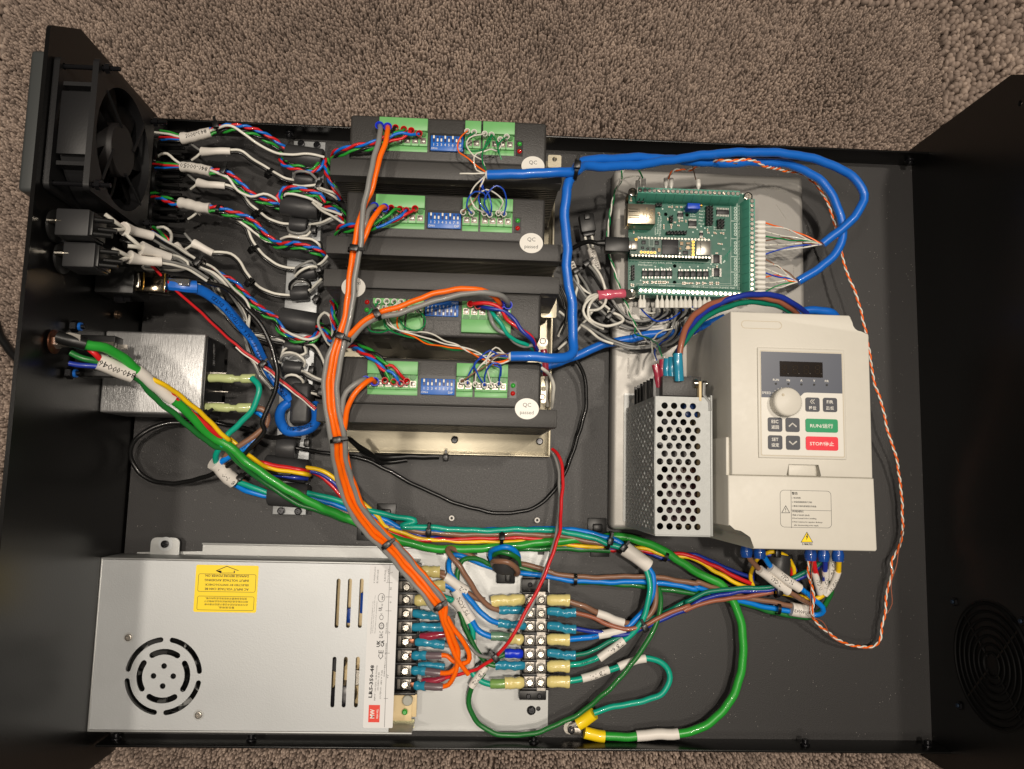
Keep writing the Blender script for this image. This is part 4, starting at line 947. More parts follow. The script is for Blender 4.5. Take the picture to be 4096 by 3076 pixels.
def term_row(n, p0, p1, side, wid0, wid1):
    """row of n screw terminals from p0 to p1 (screw centres); side = unit vector the wires leave towards"""
    p0 = Vector(p0); p1 = Vector(p1); d = (p1-p0).normalized(); pitch = (p1-p0).length/(n-1); sd = Vector((side[0], side[1], 0)); zt = 4.15
    M = Matrix((( d.x, sd.x, 0, p0.x), (d.y, sd.y, 0, p0.y), (0, 0, 1, 0), (0, 0, 0, 1)))
    L = pitch*(n-1)
    def prism(profile, xa, xb):
        b = MB(); va = [b.bm.verts.new(M @ Vector((xa, y, z))) for y, z in profile]; vb = [b.bm.verts.new(M @ Vector((xb, y, z))) for y, z in profile]
        b.bm.faces.new(va); b.bm.faces.new(vb[::-1])
        for i in range(len(va)): b.bm.faces.new((va[i], vb[i], vb[(i+1) % len(va)], va[(i+1) % len(va)]))
        return b
    prof = [(-.52, ZB), (-.50, ZB+.55), (-.20, zt), (.22, zt), (.27, ZB+.75), (.27, ZB)]
    blk = None
    for k in range(0, n, 2):
        m = min(2, n-k); o = prism(prof, (k-.5)*pitch+.008, (k+m-.5)*pitch-.008).build('terminal', G_PCBT, blk or brd)
        if blk is None: blk = o; blk.name = 'terminal_block'
    for k in range(n):
        q = p0 + d*pitch*k; link('screw_well', HOLE, blk, (q.x, q.y, zt+.002)); link('terminal_screw', PCBSCR, blk, (q.x, q.y, zt+.008), k*1.3)
        e = q + sd*.275; o = MB().box(-.08, .08, 0, .012, 3.3, 3.6, M=Matrix(((d.x, sd.x, 0, e.x), (d.y, sd.y, 0, e.y), (0,0,1,0), (0,0,0,1)))).build('wire_entry', BLK_PL, blk)
    return d, pitch
term_row(22, P('E1', 447, 255, 4.15), P('E1', 1677, 300, 4.15), (0, 1), 0, 0)
term_row(20, P('E1', 1858, 393, 4.15), P('E1', 1858, 1502, 4.15), (1, 0), 0, 0)
term_row(22, P('E1', 450, 1522, 4.15), P('E1', 1697, 1572, 4.15), (0, -1), 0, 0)
# network socket
sk = MB(); a = B(288, 422, 4.45); c = B(636, 685, 4.45); sk.box(a[0], c[0], c[1], a[1], ZB+.02, 4.45, .03); sk = sk.build('network_socket', mat('warm_nickel', (.72,.68,.60), .28, metal=.95), brd)
for y in (508, 588):
    for dy in (-17, 17):
        p = B(300, y+dy, 4.46); q = B(435, y+dy*.7, 4.46); MB().tube([p, q], .022, 4).build('shell_slot', INK, sk)
for s_, x, sz in (('UDE', 585, .38), ('RB1-125BAG1A', 525, .2), ('2405', 490, .25)): text(s_, P('E1', x, 560, 4.47), sz, mat('etched_print', (.52,.46,.34), .4, metal=.5), sk, rad(-92), hgt=None, wid={'UDE':.7,'RB1-125BAG1A':1.0,'2405':.45}[s_])
for k in range(4): q = [B(285+22*k, 700, 3.9), B(275+24*k, 735, 3.5)]; MB().tube(q, .03, 5).build('shell_spring', GOLD, sk)
# small controller board with header
ct = MB(); a = B(318, 850, 3.95); c = B(1345, 1112, 3.95); cb_ = link('controller_board', plate_mesh('controller_board', rrect(a[0], c[0], c[1], a[1], .05), [], 3.95, .14, PCB2), brd)
MB().box(a[0]+.1, c[0], c[1]-.02, c[1]+.22, ZB, 3.78).build('header_strip', BLK_PL, brd); MB().box(a[0]+.1, c[0], a[1]-.22, a[1], ZB, 3.78).build('header_strip', BLK_PL, brd)
pad = MB(); pad.lathe([(.085, 0), (.085, .012)], n=10); pad.lathe([(.045, 0), (.03, .05)], n=8); PAD = pad.mesh('solder_pad', CHROME)
gp = MB(); gp.lathe([(.085, 0), (.085, .012)], n=12); gp.lathe([(.05, .012), (.05, .014)], n=10); 
GPAD = plate_mesh('gold_pad', circ(0, 0, .1, 14), [circ(0, 0, .055, 12)], .014, .012, GOLD)
for i in range(24):
    p = B(348+42.2*i, 1078+i*1.3, 3.96); link('solder_pad', PAD, cb_, (p[0], p[1], 3.96)); 
    if i > 1: p = B(340+42.2*i, 858+i*1.3, 3.96); link('solder_pad', PAD, cb_, (p[0], p[1]+.03, 3.96))
for (x, y) in ((1114, 908), (1114, 948), (1114, 989), (1114, 1030), (1114, 1072), (458, 1038), (501, 1040), (543, 1041), (586, 1042), (628, 1044), (393, 878)):
    p = B(x, y, 3.96); link('gold_pad', GPAD, cb_, (p[0], p[1], 3.96))
def comp(name, x0, y0, x1, y1, z0, h, m, parent=brd, bev=.02):
    a = B(x0, y0, z0+h); c = B(x1, y1, z0+h); return MB().box(a[0], c[0], c[1], a[1], z0+.005, z0+h, bev).build(name, m, parent)
CHIP = mat('chip_epoxy', (.13,.13,.14), .45); SIL = mat('component_metal', (.60,.59,.57), .35, metal=.85)
CAPC = mat('ceramic_tan', (.66,.56,.44), .4)
comp('processor', 722, 873, 930, 1070, 3.96, .1, CHIP, cb_); text('MIMXRT1062', B(826, 965, 4.07), .2, mat('chip_mark', (.3,.3,.3), .5), cb_, wid=1.2, hgt=.16)
comp('card_slot', 1155, 895, 1330, 1078, 3.96, .12, mat('satin_card_slot', (.66,.65,.61), .32, metal=.85), cb_)
for k in range(8): q = B(1207+(k % 2)*4, 925+19*k, 4.1); MB().lathe([(.045, 0), (.045, .012)], (q[0], q[1], 4.085), n=8).build('slot_hole', INK, cb_)
comp('usb_socket', 298, 895, 410, 1003, 3.96, .26, SIL, cb_); 
for y in (912, 985): q = B(352, y, 4.24); MB().box(q[0]-.12, q[0]+.12, q[1]-.02, q[1]+.02, 4.22, 4.235).build('shell_slot', INK, cb_)
for (x0, y0, x1, y1) in ((465, 888, 515, 935), (632, 893, 680, 943), (528, 978, 560, 1005), (595, 980, 635, 1010), (987, 1018, 1052, 1068), (460, 965, 495, 995)): comp('chip', x0, y0, x1, y1, 3.96, .07, CHIP, cb_)
for (x0, y0, x1, y1, m) in ((950, 905, 990, 950, CAPC), (1030, 912, 1078, 940, CAPC), (1020, 955, 1090, 1005, SIL), (668, 985, 702, 1035, CAPC), (935, 1028, 965, 1065, SIL), (940, 978, 965, 1005, CAPC)): comp('component', x0, y0, x1, y1, 3.96, .09, m, cb_)
q = B(1050, 980, 4.1); MB().lathe([(.14, 0), (.14, .05)], (q[0], q[1], 4.05), n=14).build('push_button', mat('cream_button', (.85,.76,.62), .4), cb_)
def box_line(pa, x0, y0, x1, y1, z=ZB+.008, wd=.02):
    a = B(x0, y0, z); c = B(x1, y1, z); return outline(pa, 'silk_frame', a[0], c[0], c[1], a[1], .02, z, SILK, wd)
box_line(cb_, 435, 1022, 650, 1062, 3.975); box_line(cb_, 556, 870, 620, 965, 3.975)
# chips with legs on the big board
def soic(x0, y0, x1, y1, n, horiz=True, h=.14):
    o = comp('chip', x0, y0, x1, y1, ZB, h, CHIP); a = B(x0, y0, ZB+h); c = B(x1, y1, ZB+h)
    b = MB()
    for i in range(n):
        t = (i+.5)/n
        if horiz:
            xx = a[0]+(c[0]-a[0])*t; w_ = (c[0]-a[0])/n*.28
            for yy, s_ in ((a[1], 1), (c[1], -1)): b.box(xx-w_, xx+w_, yy, yy+s_*.16, ZB+.005, ZB+.06)
        else:
            yy = c[1]+(a[1]-c[1])*t; w_ = (a[1]-c[1])/n*.28
            for xx, s_ in ((a[0], -1), (c[0], 1)): b.box(xx, xx+s_*.16, yy-w_, yy+w_, ZB+.005, ZB+.06)
    l = b.build('chip_leg', SIL, o); l['kind'] = 'stuff'; return o
soic(920, 540, 992, 588, 4); soic(1058, 638, 1160, 708, 10); soic(1412, 497, 1572, 560, 8); soic(1375, 1068, 1452, 1175, 12, False); soic(1382, 1238, 1450, 1345, 12, False); soic(1200, 790, 1240, 825, 3)
for i in range(5): soic(472+78*i, 1268, 540+78*i, 1338, 2, h=.2)
for i in range(5): soic(928+79*i, 1275, 996+79*i, 1345, 2, h=.2)
def header(x0, y0, nx, ny, px, py):
    b = MB(); g = MB()
    for i in range(nx):
        for j in range(ny):
            p = B(x0+px*i, y0+py*j, 3.3); b.box(p[0]-.12, p[0]+.12, p[1]-.12, p[1]+.12, ZB, 3.3, .03, 1); g.box(p[0]-.03, p[0]+.03, p[1]-.03, p[1]+.03, 3.3, 3.75)
    o = b.build('pin_header', BLK_PL, brd); g.build('pins', SCRD, o)
header(1300, 470, 2, 6, 44, 41); header(1443, 640, 2, 3, 44, 38); header(800, 790, 6, 1, 43, 3); header(355, 1222, 1, 5, 0, 36); header(840, 595, 1, 2, 0, 42); header(425, 388, 2, 1, 50, 0); header(660, 438, 2, 1, 42, 0)
# trimmer
a = B(1045, 415, 3.95); c = B(1205, 500, 3.95)
t_ = MB(); t_.box(a[0], c[0], c[1]+.05, a[1], ZB, 3.95, .03); t_ = t_.build('trimmer', mat('trimmer_blue', (.08,.28,.75), .35), brd); t_.rotation_euler = (0, 0, 0)
q = B(1215, 440, 3.95); MB().lathe([(.13, 0), (.13, .15)], (q[0]-.02, q[1], 3.8), (1,0,.3), 12).build('trimmer_screw', GOLD, t_)
# silkscreen frames and words
for r_ in ((1588, 420, 1670, 645), (1588, 645, 1670, 868), (1588, 868, 1670, 1095), (1588, 1095, 1670, 1290), (1588, 1290, 1670, 1465)): box_line(brd, *r_)
for (x0, y0, x1, y1) in ((1670, 645, 1750, 647), (1670, 868, 1750, 870), (1670, 1095, 1750, 1097), (1670, 1322, 1750, 1324), (1672, 420, 1674, 1560), (400, 1435, 1590, 1437), (400, 1435, 402, 1490), (515, 1437, 517, 1490), (1100, 1460, 1102, 1510), (1215, 1465, 1217, 1515), (1325, 1468, 1327, 1520), (1442, 1470, 1444, 1525), (1560, 1470, 1562, 1530), (1100, 1458, 1660, 1462), (310, 1135, 1330, 1168), (512, 372, 514, 402), (850, 378, 852, 432), (965, 380, 967, 415), (1083, 385, 1085, 420), (1312, 395, 1314, 425), (1430, 395, 1432, 425), (1545, 398, 1547, 428)):
    p = B(x0, y0, ZB+.01); q = B(x1, y1, ZB+.01); MB().tube([p, q], .013, 4).build('silk_line', SILK, brd)
for s_ , x, y, wd, rz in (('PWM Dir Run +G', 600, 388, 1.0, 0), ('0-10 G', 785, 393, .5, 0), ('+V Fld', 905, 400, .52, 0), ('+V Mist', 1025, 400, .52, 0), ('Vac', 1280, 412, .25, 0), ('+V Aux0', 1372, 413, .52, 0), ('+V Aux1', 1488, 415, .5, 0), ('Aux2', 1622, 422, .35, 0),
    ('Aux 2', 1225, 518, .45, 0), ('Aux 1', 1220, 558, .4, 0), ('Aux 0', 1220, 598, .4, 0), ('Mist', 1210, 638, .3, 0), ('Flood', 1218, 680, .4, 0), ('0-10v', 1105, 560, .4, 0), ('Adjust', 1112, 588, .45, 0), ('Sig G', 1315, 716, .35, 0), ('Digital Input', 1450, 755, .9, 0), ('Gnd', 1390, 722, .25, 0), ('D3', 1525, 858, .13, 0), ('D1', 1500, 1000, .17, 0),
    ('Copyright (C) 2020, 2022', 638, 1172, 2.5, 1), ('Phil Barrett', 510, 1200, 1.05, 1), ('Limit Inputs', 785, 1462, 1.15, 1), ('+5V', 457, 1457, .3, 0), ('Probe', 1157, 1475, .5, 1), ('Door', 1272, 1480, .42, 1), ('Cyc/St', 1383, 1485, .58, 1), ('Fd/Hld', 1502, 1488, .58, 1), ('Halt', 1612, 1490, .35, 1),
    ('G Sig', 1165, 1500, .42, 0), ('G Sig', 1280, 1505, .42, 0), ('G Sig', 1395, 1510, .42, 0), ('G Sig', 1505, 1515, .42, 0), ('G Sig', 1620, 1518, .42, 0), ('IC12', 1412, 1190, .3, 0), ('IC110', 1405, 1365, .38, 0), ('C10', 1372, 1222, .2, 0),
    ('Axis B', 1722, 535, .5, 90), ('Axis A', 1722, 762, .5, 90), ('Axis Z', 1722, 985, .5, 90), ('Axis Y', 1722, 1205, .5, 90), ('Axis X', 1722, 1440, .6, 90), ('Gnd Stp Dir En', 1696, 540, 1.2, 90), ('Gnd Stp Dir En', 1696, 760, 1.2, 90), ('Gnd Stp Dir En', 1696, 985, 1.2, 90), ('Gnd Stp Dir En', 1696, 1205, 1.2, 90), ('Gnd Stp Dir En', 1696, 1430, 1.2, 90),
    ('grblHAL', 638, 770, .62, 88), ('Breakout Board for', 668, 700, 1.3, 88), ('T41U5XBB V2.09', 700, 710, 1.5, 88), ('3.3V Tx Rx Gnd', 318, 1310, .95, 90), ('0v', 778, 416, .13, 0)):
    text(s_, B(x, y, ZB+.012), .2, SILK, brd, rad(rz-.8), wid=wd, hgt=.13 if wd < 1.1 else .14, res=1, bold=.003)
for k, yy in enumerate((485, 688, 920, 1128, 1325)):
    for j in range(4): p = B(1648, yy+42*j, ZB+.01); link('silk_ring', plate_mesh('silk_ring', circ(0, 0, .115, 6), [circ(0, 0, .065, 10)], 0, .01, SILK) if (k, j) == (0, 0) else bpy.data.meshes['silk_ring'], brd, (p[0], p[1], ZB+.012))
# small chip resistors and capacitors (too small to pick apart singly)
b1 = MB(); b2 = MB(); vi = MB()
spots = [(x, y) for x in (488, 515, 540, 595, 622, 648, 680, 705, 735, 760, 790) for y in (1418,)] + [(x, 1430) for x in (985, 1010, 1035, 1075, 1100, 1160, 1185, 1240, 1265, 1330, 1355, 1410, 1435)] + \
    [(814, 465), (850, 465), (910, 465), (965, 465), (795, 620), (680, 540), (690, 560), (745, 700), (745, 730), (840, 690), (840, 720), (940, 640), (975, 640), (1025, 645), (1297, 755), (1385, 790), (1470, 795), (1500, 800), (1440, 930), (1475, 935), (1400, 800), (1310, 790), (330, 360), (330, 385), (335, 1450), (360, 1455), (1415, 1050), (1418, 1220), (365, 785), (1255, 870), (1215, 850), (740, 1290), (930, 700), (885, 660)]
for (x, y) in spots:
    p = B(x, y, ZB+.1); v_ = random.random() < .5; dx, dy = (.05, .1) if v_ else (.09, .055)
    b1.box(p[0]-dx, p[0]+dx, p[1]-dy, p[1]+dy, ZB+.004, ZB+.07)
    if v_: b2.box(p[0]-dx-.003, p[0]+dx+.003, p[1]-dy*.5, p[1]+dy*.5, ZB+.004, ZB+.085)
    else: b2.box(p[0]-dx*.5, p[0]+dx*.5, p[1]-dy-.003, p[1]+dy+.003, ZB+.004, ZB+.085)
for (a_, m, n_) in ((b1, SIL, 'chip_resistors'), (b2, CAPC, 'resistor_bodies')): o = a_.build(n_, m, brd); o['kind'] = 'stuff'
RNG = [(635, 1222), (712, 1235), (780, 1250), (820, 1238), (950, 1230), (1070, 1225), (1175, 1220), (1215, 712), (1262, 735), (1112, 785), (1165, 750), (1355, 830), (1340, 1190), (1470, 1180), (1500, 1165), (1512, 1150), (1330, 1250), (1305, 1235), (450, 1395), (1340, 1345), (1738, 1153), (870, 820), (1740, 300), (878, 505), (728, 492), (1005, 520), (576, 1255), (1085, 1255), (1000, 1262), (1260, 1272)]
for (x, y) in RNG: p = B(x, y, ZB+.01); vi.lathe([(.06, 0), (.06, .01)], (p[0], p[1], ZB+.004), n=8)
o = vi.build('vias', SILK, brd); o['kind'] = 'stuff'
b = MB()
for k in range(9):
    q = [B(1480+k*9, 1175-k*4, ZB+.006), B(1480+k*9, 1120-k*6, ZB+.006), B(1600, 1020-k*9, ZB+.006)]; b.tube(q, .009, 4)
for k in range(8):
    q = [B(640+k*11, 1165, ZB+.006), B(690+k*11, 1225, ZB+.006)]; b.tube(q, .008, 4)
    q = [B(900+k*60, 1380, ZB+.006), B(930+k*60, 1430, ZB+.006)]; b.tube(q, .008, 4)
o = b.build('tracks', mat('lighter_track_green', (.25,.55,.46), .35), brd); o['kind'] = 'stuff'

# ================================================================== terminal strip on the base plate
ts = thing('terminal_strip', 'black seven row screw terminal strip standing on the galvanised base plate', 'terminal strip')
TS = lambda x, y, z=1.5: P('E7', x, y, z)
a = TS(803, 382); c = TS(1050, 1540); xa, xb = a[0], TS(1045, 900)[0]
rail = MB(); rail.box(xa+.1, xb, c[1], a[1], .27, .7, .03); rail.build('rail', BLK_PL, ts)
for (y0, y1) in ((382, 505), (1450, 1540)):
    p = TS(0, y0); q = TS(0, y1); MB().box(xa, xb, q[1], p[1], .5, 1.35, .05).build('end_block', BLK_PL, ts)
for (x, y) in ((880, 450), (985, 445), (865, 1510), (968, 1508)): p = TS(x, y, 1.5); link('screw', SOCKS, ts, (p[0], p[1], 1.35))
tr_ = [590, 720, 845, 980, 1107, 1237, 1375]
for i, y in enumerate(tr_):
    l = TS(880-i*1, y, 1.7); r = TS(985-i, y, 1.7)
    MB().box(l[0]-.45, r[0]+.55, l[1]-.42, l[1]+.42, .9, 1.45, .03).build('terminal_body', BLK_PL, ts)
    MB().box(l[0]-.40, (l[0]+r[0])/2-.03, l[1]-.37, l[1]+.37, 1.45, 1.58, .05).build('contact_plate', TINM, ts)
    MB().box((l[0]+r[0])/2+.03, r[0]+.42, l[1]-.37, l[1]+.37, 1.45, 1.58, .05).build('contact_plate', TINM, ts)
    for q in (l, r): MB().lathe([(.33, 0), (.33, .05)], (q[0], q[1], 1.58), n=20).build('washer', WASH_SHADE, ts)  # dark ring added to paint the shaded recess round each screw
    link('screw', SCR_T, ts, (l[0], l[1], 1.63), i*.9); link('screw', SCR_T, ts, (r[0], r[1], 1.63), i*1.7+.4)
for y in (528, 655, 783, 912, 1043, 1172, 1305, 1440):
    p = TS(930, y, 1.9); MB().box(p[0]-.95, p[0]+.98, p[1]-.07, p[1]+.07, .7, 1.9, .03).build('barrier', BLK_PL, ts)
    MB().box(p[0]+.1, p[0]+.7, p[1]-.1, p[1]+.1, 1.9, 1.94).build('jumper', TINM, ts)

# ================================================================== small fixings on the floor panel
def pem(v, x, y, lb):
    p = P(v, x, y, .3); t = thing('threaded_standoff', lb, 'standoff', 'threaded standoffs on the floor panel')
    me = plate_mesh('sleeve', circ(p[0], p[1], .2, 12), [circ(p[0], p[1], .1, 10)], .5, .48, STEEL); link('sleeve', me, t); link('hole', MB().lathe([(.1, 0), (.1, .1)], (p[0], p[1], .02), n=10).mesh('hole', INK), t)
pem('S', 1807, 2072, 'left one of two small bright threaded standoffs on the bare floor panel')
pem('S', 2148, 2080, 'right one of two small bright threaded standoffs, by the thin red wire')
def tie_mount(v, x, y, lb, ang=0):
    p = P(v, x, y, .1); t = thing('tie_mount', lb, 'cable tie mount', 'square stick-on tie mounts', loc=(p[0], p[1], 0), rz=rad(ang))
    MB().box(-.7, .7, -.7, .7, .01, .22, .05).build('pad', BLK_PL, t); MB().box(-.35, .35, -.3, .3, .22, .55, .1).build('bridge', BLK_PL, t)
tie_mount('D4', 1950, 770, 'square black tie mount just right of the orange wire bundle')
tie_mount('D4', 1815, 890, 'square black tie mount left of the orange wire bundle')
tie_mount('D1', 1530, 150, 'square black tie mount under the bundle left of the plain white sleeve')
tie_mount('C3', 60, 1440, 'square black tie mount at the corner below the grey tray')

# ================================================================== cables
def bpath(v, L, step=.22): return smooth_path(pts(v, L), step)
def multi(*segs, step=.22):
    """way points given in several crops: multi(('D4', [...]), ('D1', [...]))"""
    L = []
    for v, q in segs: L += pts(v, q)
    return smooth_path(L, step)
def side_pts(v, L, off):
    """shift way points sideways by off photograph pixels"""
    s_ = VW[v][2]; out = []
    for i, q in enumerate(L):
        a = L[max(i-1, 0)]; c = L[min(i+1, len(L)-1)]; dx, dy = c[0]-a[0], c[1]-a[1]; n = math.hypot(dx, dy) or 1
        out.append((q[0]-dy/n*off/s_, q[1]+dx/n*off/s_, q[2]))
    return out
def tie(v, x, y, z, ang, R, lb, head=90, tail=.5, w_=.24):
    """cable tie: ang = cable direction in the picture (degrees, down positive); head = where the head sits round the cable"""
    c = P(v, x, y, z); d = Vector((math.cos(rad(ang)), -math.sin(rad(ang)), 0)); t = thing('cable_tie', lb, 'cable tie', 'black cable ties')
    MB().lathe([(R+.03, -w_/2), (R+.07, -w_/2), (R+.07, w_/2), (R+.03, w_/2)], c, d, 20, cap=False).build('band', BLK_TIE, t)
    sd = Vector((-d.y, d.x, 0)); a = rad(head); n = sd*math.cos(a) + Vector((0, 0, 1))*math.sin(a); tt = n.cross(d)
    M = Matrix(((d.x, tt.x, n.x, c.x), (d.y, tt.y, n.y, c.y), (d.z, tt.z, n.z, c.z), (0, 0, 0, 1)))
    MB().box(-.2, .2, -.26, .26, R+.02, R+.36, .05, 2, M=M).build('head', BLK_TIE, t)
    if tail: MB().box(-.1, .1, .2, .26+tail, R+.12, R+.2, .02, 1, M=M).build('tail', BLK_TIE, t)
    return t
def motor_pairs(t, path, r=.104, sp=.13, ph=0., pitch=1.45, flip=1):
    A_ = offset_path(path, side=sp*flip); B_ = offset_path(path, side=-sp*flip)
    for c, q, p_ in (('red', A_, 0), ('blue', A_, math.pi), ('green', B_, 1), ('black', B_, 1+math.pi)):
        wire(twist_path(q, r*.82, pitch, p_+ph), c, r, t, n=7)
def fan_out(t, path, cols, r, spread, conv='end', n=7):
    """separate strands between a fanned out end and a gathered end"""
    N = len(path)
    for k, c in enumerate(cols):
        q = []
        for i, (p, f) in enumerate(zip(path, frames(path))):
            u = i/(N-1); g = (1-u) if conv == 'end' else u
            o_ = (k-(len(cols)-1)/2)
            q.append(p + f[1]*(o_*(spread*g + r*1.1*(1-g))) + f[2]*(.12*math.sin(k*2.1)*g + .1*math.sin(3*u+k)*g))
        wire(q, c, r, t, n=n)
SLV = PAPER

# --- three motor cables from the left panel with their ferrite cores
def ferrite(v, x, y, z, ln, R, ang, lb, hole=.45, ring=True):
    c = P(v, x, y, z); d = Vector((math.cos(rad(ang)), -math.sin(rad(ang)), 0)); b = MB()
    b.lathe([(R*.55, -ln/2), (R*.93, -ln/2), (R, -ln/2+.08), (R, ln/2-.08), (R*.93, ln/2), (R*.55, ln/2), (R*.5, ln/2-.1), (R*.5, -ln/2+.1), (R*.55, -ln/2)], c, d, 32, cap=False)
    return tag(b.build('ferrite_core', FERR, None, smooth=40), lb, 'ferrite core', 'ferrite cores on the bracket')
ferrite('B2', 1705, 545, 1.75, 2.75, .80, 6, 'topmost large ferrite core with a white wire over it, below the bracket screws')
ferrite('B2', 1708, 757, 1.5, 1.35, .52, 4, 'small ferrite core with grey loop, under the topmost large core')
ferrite('B2', 1668, 1020, 1.75, 2.75, .80, 6, 'second large ferrite core from the top, twisted wires looped over its top edge')
ferrite('B2', 1650, 1190, 1.5, 1.25, .52, 3, 'small ferrite core just under the second large core')
ferrite('B2', 1680, 1420, 1.75, 2.75, .80, 6, 'third large ferrite core with twisted wires lying across its face')
ferrite('E4', 405, 120, 1.6, 1.35, .52, -10, 'small ferrite core half hidden by two loops, below the third large core')
ferrite('E4', 333, 340, 1.6, 1.3, .56, -6, 'small ferrite core on bare bracket under an arch of black and white wire')
ferrite('E4', 325, 648, 1.75, 2.75, .80, 8, 'fourth large ferrite core, its face bare and wires looped below')
ferrite('E4', 272, 930, 1.6, 1.3, .50, 3, 'small ferrite core just under the fourth large core')
ferrite('E4', 258, 1165, 1.6, 1.3, .50, 4, 'small ferrite core with grey loop above it, between two other small ones')
ferrite('E4', 262, 1345, 1.6, 1.3, .56, 2, 'small ferrite core with one white loop, above the blue cable core')
c = P('B3', 1750, 1365, 1.9); tag(MB().box(c[0]-.72, c[0]+.72, c[1]-1.55, c[1]+1.45, .95, 2.5, .3, 3).build('ferrite_core', FERR, None, smooth=40), 'blocky upright ferrite core with the blue network cable wound round it', 'ferrite core', 'ferrite cores on the bracket')
ferrite('D4', 1275, 325, 1.9, 1.35, .78, 4, 'ferrite core with an open right end and a black cord through it')
ferrite('D4', 1270, 470, 1.7, 3.0, .86, 6, 'wide ferrite core with red, yellow and blue wires over it')
ferrite('D4', 1285, 645, 1.7, 2.75, .86, 3, 'lowest wide ferrite core with the thick green cable crossing it')

def sleeve_text(s_, path, r, parent, flip, size):
    return text_on_path(s_, path, r, size, INK, parent, flip)
MG = 'twisted motor cables'
# 1
t = thing('motor_cable', 'topmost twisted motor cable with crumpled printed sleeve, from the fan to the rear ferrite core', 'cable', MG)
fan_out(t, bpath('B2', [(290,350,2.5), (400,350,2.9), (480,360,3.0), (545,368,2.9)]), ['green','white','red','blue','black'], .088, .26)
sp_ = bpath('B2', [(540,365,2.9), (640,350,3.0), (730,325,3.1), (812,305,3.1)]); o = sleeve(sp_, .36, SLV, t, wob=.06, flare=1.2); sleeve_text('840-00050', cut(sp_, .1, .9), .36, t, True, .42)
path = bpath('B2', [(808,306,3.1), (870,290,3.1), (960,262,3.2), (1060,272,3.3), (1180,288,3.2), (1290,325,2.9), (1390,385,2.5), (1460,440,2.2), (1530,490,1.9)])
motor_pairs(t, path, sp=.20, flip=-1)
wire(bpath('B2', [(808,292,3.2), (880,268,3.4), (950,243,3.6), (1040,262,3.6), (1140,325,3.4), (1240,400,3.1), (1340,468,2.9), (1440,502,2.75), (1540,515,2.75), (1700,515,2.75), (1800,520,2.75), (1890,542,2.5)]), 'white', .1, t)
motor_pairs(t, bpath('B2', [(1490,555,1.9), (1510,600,2.2), (1580,632,2.4), (1700,660,2.4), (1800,655,2.4), (1870,600,2.3), (1885,560,2.1)]), sp=.13)
motor_pairs(t, bpath('E3', [(560,380,2.0), (575,470,2.2), (600,560,2.4), (640,650,2.5), (700,740,2.2), (740,820,1.8)]), sp=.12, ph=1)
# run that comes out on top of the driver
motor_pairs(t, bpath('B4', [(150,470,9.2), (190,435,10.0), (280,400,10.5), (380,385,10.8), (500,360,11.0), (590,320,11.1)]), sp=.17, r=.095, flip=-1, pitch=1.9)
for c, L in (('red', [(590,345,11.0), (640,325,10.95), (720,310,10.9), (765,275,10.9), (790,250,10.6)]), ('blue', [(590,330,11), (650,280,11.1), (720,262,11.1), (790,280,10.9), (855,272,10.6)]), ('green', [(590,320,11), (620,285,11.1), (670,255,11.0), (720,250,10.8), (735,240,10.6)]), ('black', [(590,335,11), (640,270,11.1), (655,225,10.9), (665,215,10.6)])): wire(bpath('B4', L), c, .1, t)
# 2
t = thing('motor_cable', 'second twisted motor cable from the top, its sleeve printed upside down and clearly readable', 'cable', MG)
fan_out(t, bpath('B2', [(280,630,2.6), (380,630,2.9), (460,632,3.0), (540,635,2.9)]), ['green','red','blue','black'], .088, .2)
wire(bpath('B2', [(275,580,2.6), (330,525,3.0), (400,510,3.3), (460,560,3.3), (540,615,3.0)]), 'white', .1, t)
sp_ = bpath('B2', [(537,635,3.0), (620,640,3.1), (720,655,3.1), (812,678,3.1)]); sleeve(sp_, .37, SLV, t, wob=.05); sleeve_text('840-00050', cut(sp_, .06, .94), .37, t, True, .46)
path = bpath('B2', [(808,680,3.1), (900,690,3.1), (985,715,3.1), (1060,780,2.9), (1130,850,2.8), (1200,905,2.7), (1300,950,2.5), (1400,990,2.2), (1500,1010,1.9)])
motor_pairs(t, path, sp=.16, flip=-1)
wire(bpath('B2', [(808,665,3.2), (900,700,3.3), (970,730,3.3), (1030,810,3.1), (1100,880,3.0), (1200,915,2.9), (1310,890,2.9), (1420,930,2.6), (1500,1000,2.0)]), 'white', .1, t)
motor_pairs(t, bpath('B2', [(1500,985,2.2), (1475,920,2.5), (1520,860,2.7), (1620,850,2.9), (1740,880,2.8), (1840,910,2.7), (1880,980,2.4)]), sp=.16, flip=-1)
wire(bpath('B2', [(1495,930,2.4), (1530,890,2.8), (1650,905,2.95), (1780,950,2.9), (1870,1000,2.6)]), 'white', .1, t)
motor_pairs(t, bpath('E3', [(545,890,2.1), (640,900,2.5), (710,950,2.5), (760,1030,2.2), (765,1090,1.8)]), sp=.16, ph=.6)
motor_pairs(t, bpath('B4', [(195,1060,9.2), (240,1035,10.1), (330,1030,10.6), (430,1030,10.9), (500,1000,11)]), sp=.17, r=.095, flip=-1, pitch=1.9)
for c, L in (('red', [(590,995,10.9), (680,965,10.9), (760,915,10.9), (820,885,10.6)]), ('blue', [(500,1030,10.9), (570,1010,10.9), (640,970,11), (720,925,11), (750,890,10.6)]), ('green', [(480,1010,11), (550,960,11.1), (620,920,11.2), (660,880,11), (700,880,10.6)]), ('black', [(520,1020,10.9), (570,950,11), (615,915,11), (635,870,10.6)])): wire(bpath('B4', L), c, .1, t)
